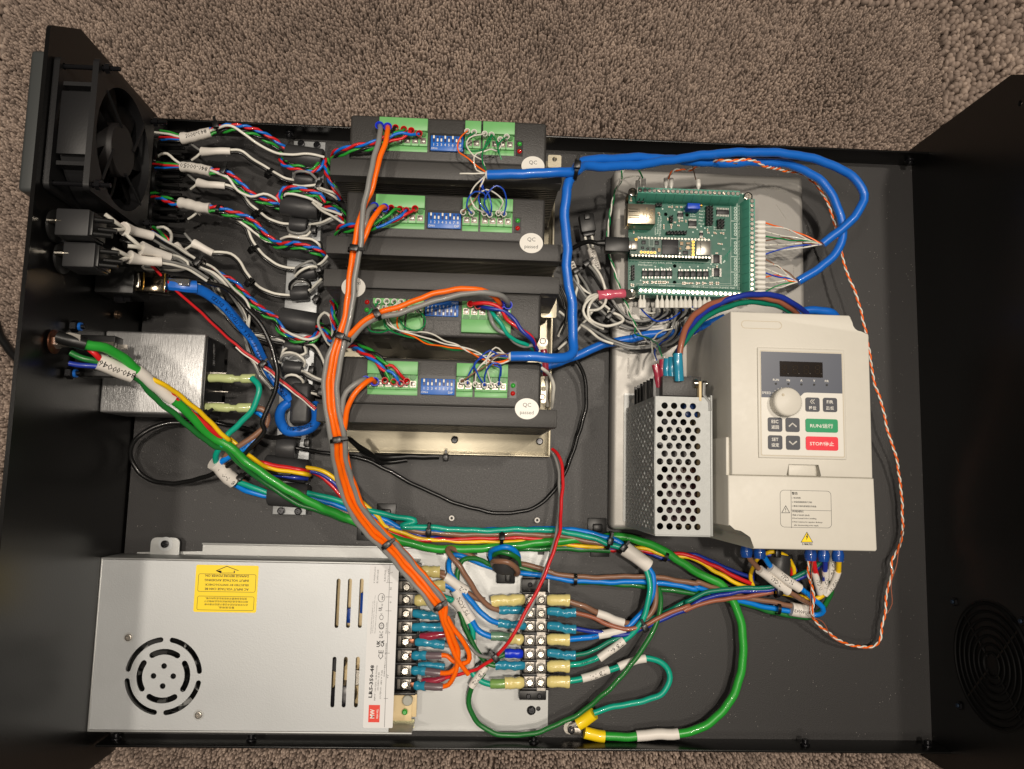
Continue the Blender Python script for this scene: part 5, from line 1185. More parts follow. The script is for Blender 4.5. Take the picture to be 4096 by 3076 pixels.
# 3
t = thing('motor_cable', 'third twisted motor cable with a blank crumpled white sleeve, level with the lowest fan corner', 'cable', MG)
motor_pairs(t, bpath('B2', [(250,900,2.6), (340,920,2.8), (430,960,2.9), (525,990,2.9)]), sp=.12, pitch=1.2)
sp_ = bpath('B2', [(520,975,3.0), (600,990,3.1), (700,1015,3.1), (805,1030,3.1)]); sleeve(sp_, .38, SLV, t, wob=.1)
path = bpath('B2', [(800,1035,3.1), (900,1045,3.1), (1000,1075,3.0), (1110,1110,2.8), (1210,1170,2.6), (1300,1260,2.4), (1390,1340,2.2), (1470,1385,2.4), (1600,1375,2.8), (1740,1410,2.8), (1850,1450,2.6), (1880,1480,2.2)])
motor_pairs(t, path, sp=.17, flip=-1)
wire(bpath('B2', [(1050,1120,2.6), (1150,1200,2.5), (1260,1280,2.4), (1360,1350,2.2), (1430,1390,2.2)]), 'white', .1, t)
wire(bpath('B2', [(1480,1320,2.2), (1540,1300,2.7), (1660,1305,2.8), (1780,1325,2.8), (1840,1370,2.7), (1850,1400,2.3)]), 'white', .1, t)
motor_pairs(t, bpath('E4', [(700,420,4.0), (715,500,4.4), (705,560,4.6), (715,640,4.4), (735,740,4.0)]), sp=.1)
# 4 (from the big connector under the switches)
t = thing('motor_cable', 'lowest twisted motor cable, arching from under the plain sleeves to the fourth large ferrite core', 'cable', MG)
for c, L in (('green', [(1370,320,5), (1430,345,5.2), (1490,400,5), (1560,480,4.7)]), ('white', [(1450,335,5.2), (1530,330,5.5), (1600,380,5.3), (1620,440,4.9), (1610,500,4.6)]), ('blue', [(1380,380,5), (1440,420,5), (1520,480,4.8), (1640,545,4.5)]), ('red', [(1385,355,4.8), (1500,400,4.8), (1590,490,4.6)])): wire(bpath('E5', L), c, .11, t)
sp_ = bpath('B3', [(945,365,4.4), (990,415,4.3), (1050,460,4.1), (1110,500,3.9)]); sleeve(sp_, .36, SLV, t, wob=.08)
path = bpath('B3', [(1110,500,3.9), (1180,540,3.8), (1240,565,3.6), (1310,600,3.4), (1390,680,3.1), (1460,750,2.8), (1530,800,2.5), (1590,835,2.4), (1610,890,2.4), (1650,935,2.5), (1740,965,2.5), (1830,955,2.5), (1865,920,2.2)])
motor_pairs(t, path, sp=.15, flip=-1)
wire(bpath('E4', [(130,730,2.4), (230,790,2.8), (350,840,2.9), (470,845,2.9), (540,810,2.6), (560,770,2.2)]), 'white', .1, t)
wire(bpath('E4', [(690,830,3.2), (690,700,4), (660,600,4.4), (600,555,4.4), (550,600,4.2), (545,700,3.6), (590,800,3.0), (640,890,2.6), (700,940,2.4)]), 'white', .1, t)
motor_pairs(t, bpath('E4', [(520,690,2.2), (600,730,2.6), (650,800,2.9), (680,860,3.4), (760,880,4.5), (880,900,6), (980,960,7)]), sp=.12, ph=1)
motor_pairs(t, bpath('C1', [(270,690,9.0), (340,710,10.0), (400,750,10.6), (460,790,10.9), (510,840,11.0), (550,880,10.9)]), sp=.17, r=.1, pitch=1.8, flip=1)
for c, L in (('red', [(540,850,11), (590,855,11.0), (640,910,11), (695,968,10.5)]), ('blue', [(550,890,10.9), (590,905,10.9), (630,960,10.8), (640,985,10.5)]), ('green', [(500,860,10.9), (540,900,10.8), (570,960,10.8), (600,975,10.5)]), ('black', [(490,860,10.8), (510,910,10.7), (540,960,10.5)])): wire(bpath('C1', L), c, .1, t)

# --- two core white/grey sensor leads with white shrink sleeves
def pair_lead(lb, v, tails, sl, run, run2=None, r=.1, flare=1.3, extra=(), ang=0):
    t = thing('sensor_lead', lb, 'cable', 'white and black sensor leads')
    e = sl[0]
    for (x, y, z, c) in tails: wire(smooth_path([P(v, x, y, z), P(v, (x+e[0])/2, (y+e[1])/2+3, (z+e[2])/2+.1), P(v, *e)]), c, .09, t)
    p_ = bpath(v, sl); sleeve(p_, .26, SLV, t, flare=flare)
    path = bpath(v, run)
    wire(offset_path(path, side=-.09, up=.03), 'white', r, t); wire(offset_path(path, side=.10), 'black', r, t); wire(offset_path(path, side=.0, up=-.12), 'grey', r*.9, t)
    if run2:
        path = bpath(v, run2); wire(offset_path(path, side=-.09), 'white', r, t); wire(offset_path(path, side=.09), 'black', r, t)
    for (vv, L, c) in extra: wire(bpath(vv, L), c, .1, t)
    return t
pair_lead('sensor lead with the highest plain white sleeve, above the readable printed one', 'B2',
    [(635,570,2.4,'white'), (620,410,2.4,'grey'), (600,480,2.3,'black')], [(730,490,2.8), (800,490,2.9), (900,485,2.9), (1000,487,2.8)],
    [(995,487,2.8), (1090,490,2.8), (1180,545,2.5), (1290,625,2.0), (1390,685,1.7), (1500,745,1.3), (1620,775,1.3)],
    extra=[('E3', [(215,590,1.8), (220,530,2.3), (290,515,2.7), (390,530,2.6), (460,600,2.2)], 'grey'), ('E3', [(205,665,1.6), (290,675,1.9), (400,670,2.0), (450,662,1.9)], 'white'), ('E3', [(470,700,1.8), (560,740,1.9), (640,780,1.9), (690,820,1.6)], 'white'), ('E3', [(480,690,1.9), (560,720,2.2), (640,745,2.2), (700,775,1.8)], 'white'), ('E3', [(480,700,1.6), (600,770,1.7), (690,800,1.5)], 'black'), ('E3', [(660,690,2.8), (710,740,2.4), (745,805,1.8)], 'grey')])
pair_lead('sensor lead with the second plain sleeve, crossing under the second twisted motor cable', 'B2',
    [(625,845,2.4,'white'), (600,710,2.4,'grey'), (590,780,2.3,'black')], [(695,785,2.8), (760,800,2.9), (850,805,2.9), (950,815,2.8)],
    [(945,815,2.8), (1020,835,2.7), (1110,900,2.3), (1180,990,2.0), (1270,1070,1.8), (1370,1140,1.3), (1470,1180,1.3), (1580,1190,1.3)],
    extra=[('E3', [(140,1140,1.7), (160,1180,2.2), (250,1200,2.5), (350,1180,2.3), (390,1120,2.0)], 'grey'), ('E3', [(160,1215,1.9), (260,1230,2.2), (350,1225,2.2), (390,1180,2.0)], 'white'), ('E3', [(380,1105,1.8), (500,1080,2.2), (600,1040,2.4), (700,1000,2.2)], 'white'), ('E3', [(390,1125,1.8), (500,1105,2.0), (620,1060,2.3), (715,1010,2.2)], 'grey'), ('E3', [(415,855,2.8), (500,930,2.9), (620,1000,2.9), (765,1090,2.6)], 'white'), ('E3', [(440,870,2.6), (520,920,2.7), (640,960,2.7), (740,995,2.5)], 'white')])
pair_lead('sensor lead leaving under the third motor cable and bending down to the bracket', 'B2',
    [(600,1130,2.4,'white')], [(690,1065,2.6), (700,1060,2.6), (720,1055,2.6)],
    [(1060,1150,2.3), (1140,1200,2.2), (1180,1300,2.1), (1240,1400,2.0), (1320,1490,1.6), (1430,1565,1.4), (1530,1600,1.3), (1620,1610,1.3)],
    extra=[('E4', [(270,120,2.0), (290,60,2.5), (380,10,2.8), (470,-20,2.7), (510,30,2.3)], 'grey'), ('E4', [(280,150,2.2), (340,90,2.7), (430,50,2.8), (505,45,2.6), (520,70,2.3)], 'white'), ('E4', [(450,80,2), (540,20,2.3), (610,-40,2.6), (640,-80,2.6)], 'white'), ('E4', [(480,90,1.8), (560,40,2.1), (640,-20,2.4)], 'grey')])
pair_lead('sensor lead with the slanting plain sleeve, curving down to the small core on bare bracket', 'E5',
    [(1785,595,4.2,'white'), (1780,405,4.2,'grey'), (1700,490,4,'black')], [(1885,525,4.2), (1960,560,4.2), (2030,600,4.1), (2120,645,4.0)],
    [(2115,645,4.0), (2230,645,3.9), (2331,660,3.6), (2446,766,3.2), (2522,899,2.8), (2599,995,2.5), (2713,1090,2.0), (2866,1147,1.7), (2960,1160,1.6), (3060,1165,1.6)],
    extra=[('E4', [(215,300,2.2), (220,240,2.6), (290,180,2.9), (370,180,2.9), (440,220,2.6), (450,280,2.2)], 'black'), ('E4', [(225,310,2.0), (250,250,2.4), (320,210,2.7), (400,215,2.7), (440,250,2.4)], 'grey'), ('E4', [(430,310,2), (500,250,2.3), (570,180,2.6)], 'white'), ('E4', [(440,330,1.9), (510,270,2.1), (575,210,2.5)], 'grey')])
# long leads from the switches
def lead(lb, v, tails, sl, segs, flare=1.5, cols=('white','black'), r=.09, sr=.3):
    t = thing('switch_lead', lb, 'cable', 'leads from the push button switches'); e = sl[0]
    for (x, y, z, c) in tails: wire(smooth_path([P(v, x, y, z), P(v, (x+e[0])/2, (y+e[1])/2-4, (z+e[2])/2+.2), P(v, *e)]), c, .13, t)
    sleeve(bpath(v, sl), sr, SLV, t, flare=flare)
    path = multi(*segs); n = len(cols)
    for k, c in enumerate(cols): wire(offset_path(path, side=(k-(n-1)/2)*.19, up=.04*(k % 2)), c, r, t)
lead('switch lead with the uppermost flared white sleeve, from the upper push button block', 'E5', [(840,385,11.6,'white'), (740,300,12,'black'), (820,175,12,'white')], [(1050,350,10.5), (1150,370,9.8), (1260,400,9.3), (1390,435,8.8)],
    [('E5', [(1390,435,8.8), (1500,500,8.2), (1650,590,7.4), (1800,680,6.6), (1950,770,5.8)]), ('B3', [(1110,485,5.6), (1200,540,4.8), (1280,620,4.2), (1350,690,3.6), (1400,760,3.0), (1400,900,2.6), (1440,1050,2.2), (1500,1180,2.0), (1570,1265,1.8)])], cols=('white','black','grey'))
lead('switch lead with the middle flared white sleeve', 'E5', [(1090,555,10.5,'white'), (1060,410,10.5,'white'), (1000,480,10.2,'black')], [(1255,580,9.6), (1350,610,9.2), (1470,650,8.7), (1600,695,8.2)],
    [('E5', [(1600,695,8.2), (1700,720,7.6), (1800,790,7.0)]), ('B3', [(760,500,6.4), (1000,470,5.6), (1100,500,4.6), (1180,580,3.6), (1220,680,3.0), (1300,830,2.6), (1400,915,2.2), (1500,950,2.0), (1640,975,1.8)])], cols=('white','grey','black'))
lead('switch lead with the lowest flared white sleeve, from the lower push button block', 'E5', [(925,770,11,'white'), (860,670,11,'black'), (910,590,11.4,'white')], [(1110,690,10), (1200,715,9.6), (1330,735,9.2), (1495,745,8.8)],
    [('E5', [(1495,745,8.8), (1650,770,8.2), (1800,820,7.4), (1930,880,6.8), (2050,960,6.2)])], cols=('grey','white'))
t = thing('switch_lead', 'straight bundle of white and grey leads passing under the black tie near the blue plug', 'cable', 'leads from the push button switches')
for k, (c, dy) in enumerate((('white',0), ('white',22), ('black',-20), ('grey',44))): wire(multi(('E5', [(1480+k*10,560+dy,6.6), (1700,650+dy,6.3), (1950,790+dy*.6,5.8)]), ('B3', [(1200,545+dy*.4,5.2), (1290,640+dy*.5,4.4), (1360,740+dy*.5,3.4), (1400,850,2.8), (1395,950,2.4), (1430,1080,2.0), (1520,1220,1.8)])), c, .1, t)
t = thing('thin_lead', 'thin white and black leads climbing beside the blue network cable to the lower small cores', 'cable')
for k, (c, L) in enumerate((('white', [(1085,590,4), (1150,680,3.5), (1250,790,2.8), (1370,900,2.4), (1450,930,2.2), (1560,940,2.0), (1660,985,1.8)]), ('grey', [(1180,620,4), (1250,760,3.3), (1320,860,2.8), (1400,920,2.4)]), ('black', [(1440,915,2.3), (1550,935,2.1), (1660,965,1.8)]), ('white', [(1560,1080,2), (1620,1110,1.8)]), ('white', [(1430,1080,2.2), (1500,1190,2.0), (1570,1270,1.8)]), ('black', [(1560,1060,2.1), (1630,1090,1.9)]))): wire(bpath('B3', L), c, .09, t)
for c, L in (('white', [(130,1030,1.8), (150,970,2.2), (180,950,2.0)]), ('grey', [(400,930,1.9), (410,1000,2.2), (350,1040,2.3)]), ('white', [(380,930,2), (395,1000,2.3), (330,1030,2.4)]), ('white', [(120,1080,1.9), (140,1010,2.5), (220,990,2.7), (320,1030,2.7), (390,1100,2.4), (375,1150,2.0)]), ('grey', [(110,1100,1.8), (150,1040,2.4), (230,1020,2.6), (310,1045,2.6), (365,1100,2.3)]), ('white', [(140,1300,1.9), (200,1250,2.5), (290,1250,2.6), (360,1300,2.4), (370,1370,2.0)]), ('black', [(350,1230,2.2), (400,1290,2.3), (395,1380,2.0)]),
    ('white', [(385,905,2.0), (470,910,2.4), (540,980,2.5), (590,1080,2.4), (615,1180,2.2)]), ('black', [(380,925,1.9), (460,935,2.2), (530,1010,2.3), (580,1110,2.2), (605,1200,2.0)]), ('white', [(355,1200,1.9), (430,1230,2.3), (520,1280,2.3), (600,1305,2.1)]), ('grey', [(355,1225,1.8), (430,1260,2.1), (520,1300,2.1), (600,1325,1.9)]), ('white', [(350,1430,1.8), (430,1440,2.2), (500,1455,2.1), (550,1470,1.9)]), ('black', [(350,1405,1.8), (430,1412,2.1), (510,1425,2.1), (550,1440,1.9)])): wire(bpath('E4', L), c, .095, t)

# --- thin red and white supply lead
t = thing('red_lead', 'thin red lead with a dark partner running slantwise past the filter to the driver tray', 'cable')
path = multi(('E5', [(890,225,11), (960,270,10.6), (1040,330,10)])); wire(path, 'red', .095, t)
path = bpath('B3', [(740,420,8.6), (820,510,7.8), (930,630,6.9), (1060,740,6.0), (1200,875,5.0), (1340,1000,4.2), (1480,1105,3.6), (1600,1200,3.2), (1720,1300,3.0), (1840,1400,2.8)])
wire(path, 'red', .095, t); wire(offset_path(path, side=-.09, up=-.12), 'black', .085, t); wire(offset_path(cut(path, .55, 1), side=.15, up=-.06), 'white', .055, t)
t = thing('red_lead', 'red and grey lead dropping from the driver tray corner across the terminal strip', 'cable')
seg_ = [('C1', [(1770,1470,1.2), (1805,1500,1.6), (1840,1580,2.0)]), ('D1', [(1265,-60,3.0), (1258,30,3.4), (1220,170,3.8), (1160,330,4.0), (1080,490,4.0), (1000,640,4.0), (930,760,3.9), (870,850,3.6), (820,900,3.3), (740,950,3.0), (650,998,2.6), (560,1020,2.4), (480,1040,2.2)])]
wire(multi(*seg_), 'red', .125, t)
wire(multi(('C1', [(1760,1480,1.0), (1790,1530,1.4), (1820,1640,1.8)]), ('D1', [(1245,0,2.8), (1235,60,3.2), (1180,240,3.6), (1150,330,3.8), (1070,540,3.9), (980,690,3.9), (900,810,3.6), (815,895,3.2), (740,895,2.8), (690,875,2.5), (640,820,2.4), (580,750,2.3), (520,740,2.2)])), 'grey', .115, t)
MB().tube(pts('D1', [(480,1040,2.2), (420,1058,2.1), (360,1065,1.9), (320,1060,1.8)]), [.17,.24,.3,.2], 12).build('crimp_sleeve', CR_R, t)
MB().tube(pts('D1', [(510,742,2.2), (440,745,2.2), (370,758,2.2), (310,755,2.0)]), [.19,.26,.3,.2], 12).build('crimp_sleeve', CR_R, t)

# --- grounding bundle from the left panel
t = thing('earth_cable', 'thick bright green earth cable with a black heat shrink end and blank white sleeves', 'cable')
segs = [('B3', [(300,966,12.4), (390,995,12.0), (500,1012,11.4), (600,1065,10.6), (710,1155,9.6), (830,1260,8.4), (960,1360,7.2), (1090,1485,6.0), (1200,1590,5.0)]), ('D4', [(900,330,4.6), (1000,420,4.2), (1120,510,4.0), (1350,650,3.6), (1540,745,3.0), (1750,830,2.4)]), ('D1', [(60,60,2.0), (250,130,1.6), (450,163,1.3), (700,160,1.1), (950,140,1.0), (1200,112,1.1), (1450,95,1.1), (1640,80,1.2), (1800,105,1.3), (1960,175,1.3), (2100,260,1.3), (2200,330,1.3)]), ('D2', [(290,375,1.4), (385,520,1.4), (430,700,1.5), (425,880,1.5), (370,1080,1.4), (260,1220,1.3), (140,1295,1.2), (20,1325,1.1)]), ('D1', [(1950,1420,1.0), (1780,1440,.9), (1540,1435,.8)])]
path = multi(*segs, step=.3); gr = MB().tube(path, .30, 12).build('cable_jacket', wm('kelly'), t, smooth=60)
MB().tube(bpath('B3', [(210,945,12.5), (300,968,12.4), (385,992,12.1)]), [.2,.24]+[.38]*99 if 0 else .38, 12).build('heat_shrink', BLK_PL, t)
sleeve(snap(path, P('B3', 715,1160,9.6), P('B3', 950,1352,7.4)), .38, SLV, t)
sleeve(snap(path, P('D1', 1785, 1441, .9), P('D1', 2063, 1412, 1.0)), .38, SLV, t)
MB().tube(bpath('D1', [(1562,1440,.9), (1500,1430,.9), (1425,1412,.9)]), .42, 14).build('crimp_sleeve', CR_YB, t)
a = P('D1', 1400, 1402, .5); b_ = P('D1', 1335, 1395, .4); MB().tube([a, b_], .3, 8, sq=.25).build('ring_tongue', TINM, t)
t = thing('inlet_cable', 'green, yellow, red and blue inlet wires in a printed sleeve beside the earth cable', 'cable')
sl = bpath('B3', [(462,1100,11), (530,1125,10.6), (600,1155,10.1), (680,1185,9.6)]); sleeve(sl, .50, SLV, t); sleeve_text('840-00046', cut(sl, .05, .95), .5, t, True, .52)
wire(multi(('B3', [(290,1045,11.5), (350,1075,11.4), (460,1105,11), (680,1190,9.6), (800,1305,8.4), (950,1440,7), (1100,1560,5.8), (1200,1640,5.0)]), ('D4', [(850,330,4.6), (960,440,3.8), (1120,560,3.0), (1350,705,2.5), (1600,790,2.0), (1750,850,1.6)]), ('D1', [(80,90,1.3), (300,145,1.0), (600,170,.8), (1000,165,.8), (1250,160,.8), (1600,175,.8)]), step=.3), 'dkgreen', .19, t)
wire(bpath('B3', [(405,1020,11.6), (440,1050,11.5), (475,1085,11.2)]), 'red', .18, t); wire(bpath('B3', [(280,1112,11.4), (360,1125,11.3), (465,1132,11)]), 'navy', .16, t)
wire(multi(('B3', [(720,1170,9.3), (870,1243,8.6), (960,1300,7.7), (1080,1400,6.6), (1170,1480,5.8), (1290,1600,4.8)]), ('D4', [(860,250,4.4), (980,345,4.0), (1080,430,3.4), (1130,458,3.0), (1250,478,2.9), (1400,505,2.8), (1425,510,2.2)]), step=.3), 'yellow', .16, t)
wire(multi(('B3', [(720,1190,9.0), (900,1290,7.9), (1060,1430,6.4), (1250,1590,4.8)]), ('D4', [(850,270,4.2), (950,340,3.8), (1060,420,3.4), (1110,430,3.0), (1250,455,2.9), (1380,480,2.8), (1420,490,2.2)]), step=.3), 'red', .16, t)
wire(bpath('D4', [(1150,500,2.6), (1250,520,2.7), (1350,530,2.6), (1410,535,2.1)]), 'navy', .15, t)
wire(bpath('D4', [(1110,490,2.6), (1200,498,2.8), (1300,505,2.8)]), 'black', .15, t)
for c, dz, L4, L1 in (('yellow', 0, [(1390,458,2.3), (1500,475,2.4), (1600,535,2.3), (1680,610,2.1), (1900,800,1.7)], [(60,0,1.6), (160,45,1.4), (300,88,1.2), (500,108,1.1), (820,115,1.0), (1050,112,.9), (1300,135,.9), (1500,148,.9), (1700,148,1.0), (1850,165,1.1), (1975,205,1.2)]),
                 ('navy', -.1, [(1400,478,2.1), (1500,500,2.2), (1590,565,2.1), (1690,660,1.9), (1880,820,1.6)], [(75,-10,1.5), (180,25,1.3), (330,78,1.1), (550,100,.9), (860,88,.9), (1100,85,.8), (1300,150,.8), (1600,165,.8), (1850,190,.8), (1975,225,.9)]),
                 ('red', 0, [(1400,470,2.1), (1500,515,1.9), (1640,650,1.7), (1850,850,1.6)], [(40,20,1.5), (150,70,1.3), (300,103,1.2), (500,98,1.1), (860,90,1.1), (1050,90,1.1), (1220,105,1.0), (1500,160,.8), (1850,180,.9), (1975,195,1.1)])):
    e = {'yellow': [(120,215,1.4), (260,295,1.5), (400,375,1.6), (500,405,1.5)], 'navy': [(130,190,1.2), (300,265,1.2), (480,330,1.3)], 'red': [(100,195,1.5), (250,262,1.6), (400,335,1.7), (480,370,1.6)]}[c]
    wire(multi(('D4', L4), ('D1', L1), ('D2', e), step=.3), c, .155, t)

# --- mains cable from the filter
t = thing('mains_cable', 'teal, brown and blue mains wires leaving the brushed filter with clear crimp sleeves', 'cable')
for c, L in (('teal', [('B3', [(1435,1205,5.2), (1475,1250,5.4), (1475,1320,5.4), (1430,1420,5.2), (1350,1500,5.0), (1260,1590,4.8)]), ('D4', [(830,300,4.8), (795,370,4.4), (795,440,3.6), (830,480,3.0)])]),
             ('brown', [('B3', [(1440,1395,4.8), (1500,1400,4.8), (1535,1440,4.6), (1530,1500,4.5), (1450,1570,4.4), (1350,1640,4.3)]), ('D4', [(870,370,4.1), (840,420,3.6), (860,480,3.0)])]),
             ('sky', [('B3', [(1450,1410,4.4), (1500,1440,4.4), (1520,1500,4.3)]), ('D4', [(1090,230,4.2), (1010,310,4.3), (900,375,4.1), (820,430,3.7), (830,480,3.0)])])):
    wire(multi(*L), c, .21, t)
sl = bpath('D4', [(775,420,3.7), (810,450,3.4), (860,510,3.0), (915,555,2.6)]); sleeve(sl, .52, SLV, t, flare=1.1, wob=.03); sleeve_text('840-00055', cut(sl, .1, .9), .5, t, True, .46)
for c, L4, L1 in (('sky', [(900,560,2.6), (1000,620,2.1), (1100,645,1.8), (1180,655,1.7), (1400,655,1.8), (1600,715,1.7), (1750,765,1.6), (1950,820,1.5)], [(150,10,1.4), (500,30,1.3), (900,35,1.2), (1300,30,1.3), (1500,65,1.5), (1650,110,1.6), (1760,200,1.7)]),
                  ('brown', [(950,545,2.6), (1050,598,2.1), (1170,625,1.8), (1400,655,1.7), (1600,735,1.6), (1780,805,1.5), (1950,870,1.5)], [(130,15,1.4), (300,42,1.3), (600,64,1.2), (1000,62,1.2), (1300,80,1.2), (1500,120,1.3), (1650,150,1.4), (1740,220,1.6)]),
                  ('teal', [(900,540,2.9), (1050,600,2.3), (1180,640,2.0), (1400,632,2.1), (1600,678,2.0), (1720,720,1.9), (1920,775,1.8), (2150,825,1.7)], [(180,5,1.7), (400,18,1.6), (700,38,1.5), (1000,30,1.5), (1250,42,1.6), (1450,80,1.8), (1600,130,1.9), (1720,170,2.0), (1800,230,2.0)])):
    wire(multi(('D4', L4), ('D1', L1), step=.3), c, .21, t)
sl = bpath('D1', [(1700,160,1.9), (1750,195,2.0), (1800,230,2.0), (1860,278,1.9)]); sleeve(sl, .50, SLV, t, flare=1.1)
for c, L in (('teal', [(1845,300,1.9), (1868,380,2.0), (1872,460,2.1), (1850,560,2.1), (1800,680,2.0), (1740,750,1.8), (1690,790,1.7), (1530,895,1.7), (1420,938,1.7), (1320,952,1.8)]),
             ('sky', [(1860,290,1.6), (1895,350,1.6), (1890,450,1.6), (1840,570,1.6), (1760,660,1.6), (1690,708,1.6), (1525,752,1.7), (1440,765,1.7), (1320,778,1.8)]),
             ('brown', [(1870,300,1.5), (1900,380,1.4), (1915,480,1.4), (1895,570,1.4), (1830,640,1.4), (1750,672,1.5), (1690,662,1.6), (1515,600,1.7), (1430,555,1.8), (1320,520,1.8)])):
    wire(bpath('D1', L), c, .21, t)
for L, s_ in (([(1525,908,1.75), (1580,870,1.75), (1640,825,1.75), (1695,785,1.75)], 'TB 6-1'), ([(1520,750,1.7), (1580,738,1.7), (1640,725,1.7), (1700,708,1.65)], ''), ([(1512,600,1.75), (1570,620,1.75), (1630,645,1.7), (1692,665,1.65)], '')):
    sl = bpath('D1', L); sleeve(sl, .30, SLV, t)
    if s_: sleeve_text(s_, cut(sl, .3, .95), .3, t, True, .46)
for (x, y0) in ((1210, 1205), (1185, 1390)):
    q = [P('B3', x-40, y0, 4.7), P('B3', x+60, y0+3, 4.9), P('B3', x+150, y0+4, 4.9), P('B3', x+190, y0+2, 4.9), P('B3', x+250, y0+2, 4.9)]
    MB().tube(smooth_path(q, .15), [.3]*99, 14).bm.free() if 0 else None
    pp = smooth_path(q, .12); n_ = len(pp); MB().tube(pp, [.30 if i/n_ < .5 else (.21 if i/n_ < .68 else .32) for i in range(n_)], 14).build('crimp_sleeve', CR_C, t, smooth=60)

for s_, v, L, r in (('600V  AWG 12', 'D4', [(1060,265,4.3), (980,330,4.3), (900,375,4.1)], .21), ('600V  THHN  E', 'D1', [(1640,740,1.7), (1520,752,1.7), (1430,765,1.7)], .21), ('14 AWG 600V', 'D1', [(1560,870,1.7), (1480,920,1.7), (1330,952,1.8)], .21)):
    text_on_path(s_, bpath(v, L), r+.01, .2, mat('faint_print', (.05,.16,.25), .6), t, True)
# --- black cord
t = thing('black_cord', 'round black cord making a wide loop beside the filter and another round the motor drivers', 'cord')
wire(multi(('B3', [(820,520,5.5), (900,565,5.6), (1050,585,5.8), (1180,605,6.0), (1300,660,6.2), (1410,770,6.2), (1510,900,6.0), (1575,1050,5.8), (1595,1200,5.6), (1560,1350,5.3), (1500,1490,5.0)]), ('D4', [(1120,200,4.8), (1020,330,4.4), (880,440,3.6), (680,535,2.6), (500,565,2.0), (340,545,1.7), (235,450,1.8), (210,340,2.2), (270,240,2.4), (400,175,2.2), (560,150,1.8), (780,155,1.2), (950,185,1.3), (1080,225,1.5), (1180,258,2.2), (1280,245,2.75), (1370,255,2.6)]), step=.3), 'black', .165, t, n=10)
wire(multi(('D4', [(1220,330,1.8), (1340,325,1.8), (1480,355,1.3), (1650,375,.9), (1800,405,.6), (1950,470,.5), (2100,560,.4)]), ('A', [(900,1048,.4), (980,1085,.4), (1080,1108,.4), (1150,1098,.5), (1205,1050,.6), (1243,960,.9), (1265,880,1.2), (1262,810,1.6), (1240,770,2.0), (1228,730,2.2)]), step=.3), 'black', .15, t, n=10)
t = thing('black_cord', 'short doubled black cord with a heat shrink end lying along the bare tray edge', 'cord')
wire(bpath('C1', [(260,1385,3.4), (320,1440,3.0), (390,1500,1.8), (480,1530,1.2), (600,1530,.8), (750,1525,.7), (900,1525,.6)]), 'black', .16, t, n=10)
wire(bpath('C1', [(270,1390,3.2), (350,1450,2.7), (420,1495,1.9), (500,1560,.9), (560,1565,.6), (700,1550,.4)]), 'black', .16, t, n=10)
sleeve(bpath('C1', [(430,1510,1.5), (550,1528,.95), (700,1525,.8), (800,1522,.7), (935,1522,.6)]), .22, BLK_PL, t, name='heat_shrink')

# --- 48 volt orange and grey wires
CB = [('C1', [(215,650,11.8), (165,790,11.6), (142,930,11.4), (140,1080,11.2), (158,1240,10.9), (195,1405,10.4)]), ('D4', [(1638,420,9.4), (1680,580,8.3), (1745,740,7.4), (1840,870,6.6), (1960,980,5.8)]), ('E6', [(400,170,5.3), (510,295,5.0), (610,415,4.8), (700,530,4.5)])]
def trunk(off, dz, skip=0): return [(v, [(x, y, z+dz) for x, y, z in side_pts(v, L[(skip if i == 0 else 0):], -off)]) for i, (v, L) in enumerate(CB)]
t = thing('supply_harness', 'bundle of orange and grey wires from the four drivers down to the large supply terminals', 'wiring harness')
heads = {
 'g1': ('grey', [('B4', [(540,205,10.4), (545,230,11.0), (530,330,11.8), (500,460,12.1), (460,620,12.3), (430,760,12.3), (408,900,12.3), (398,1030,12.3), (380,1190,12.2)]), ('C1', [(320,170,12.1), (295,380,12.0), (262,570,11.9)])], 24, .1),
 'o1': ('orange', [('B4', [(605,210,10.4), (605,240,11.0), (585,340,11.7), (530,520,12.0), (480,700,12.0), (430,830,11.9), (385,950,11.9), (350,1080,11.9), (328,1200,11.9)]), ('C1', [(290,60,11.9), (276,200,11.9), (246,420,11.8), (228,540,11.8)])], -10, .1),
 'o2': ('orange', [('B4', [(590,865,10.4), (560,865,11.1), (500,930,11.8), (450,1020,12.0), (420,1110,12.0), (385,1200,12.0)]), ('C1', [(325,60,11.8), (300,220,11.7), (275,400,11.7), (252,540,11.7)])], 7, -.05),
 'g2': ('grey', [('B4', [(510,855,10.4), (485,855,11.0), (445,910,11.6), (425,990,11.9), (400,1090,11.7), (360,1200,11.6)]), ('C1', [(300,100,11.5), (270,300,11.4), (225,540,11.5)])], -27, 0),
 'o3': ('orange', [('C1', [(1385,410,10.4), (1378,385,11.0), (1330,330,11.8), (1240,300,12.3), (1100,285,12.5), (930,315,12.6), (760,370,12.6), (600,432,12.5), (460,478,12.3), (360,535,12.1), (300,600,11.9), (250,660,11.7)])], -1, -.38),
 'g3': ('grey', [('C1', [(1445,405,10.4), (1440,385,11.0), (1400,340,11.8), (1320,315,12.2), (1180,318,12.4), (1000,348,12.5), (800,412,12.5), (620,470,12.4), (470,508,12.2), (380,555,12.0), (320,610,11.8), (275,670,11.6)])], 13, -.38),
}
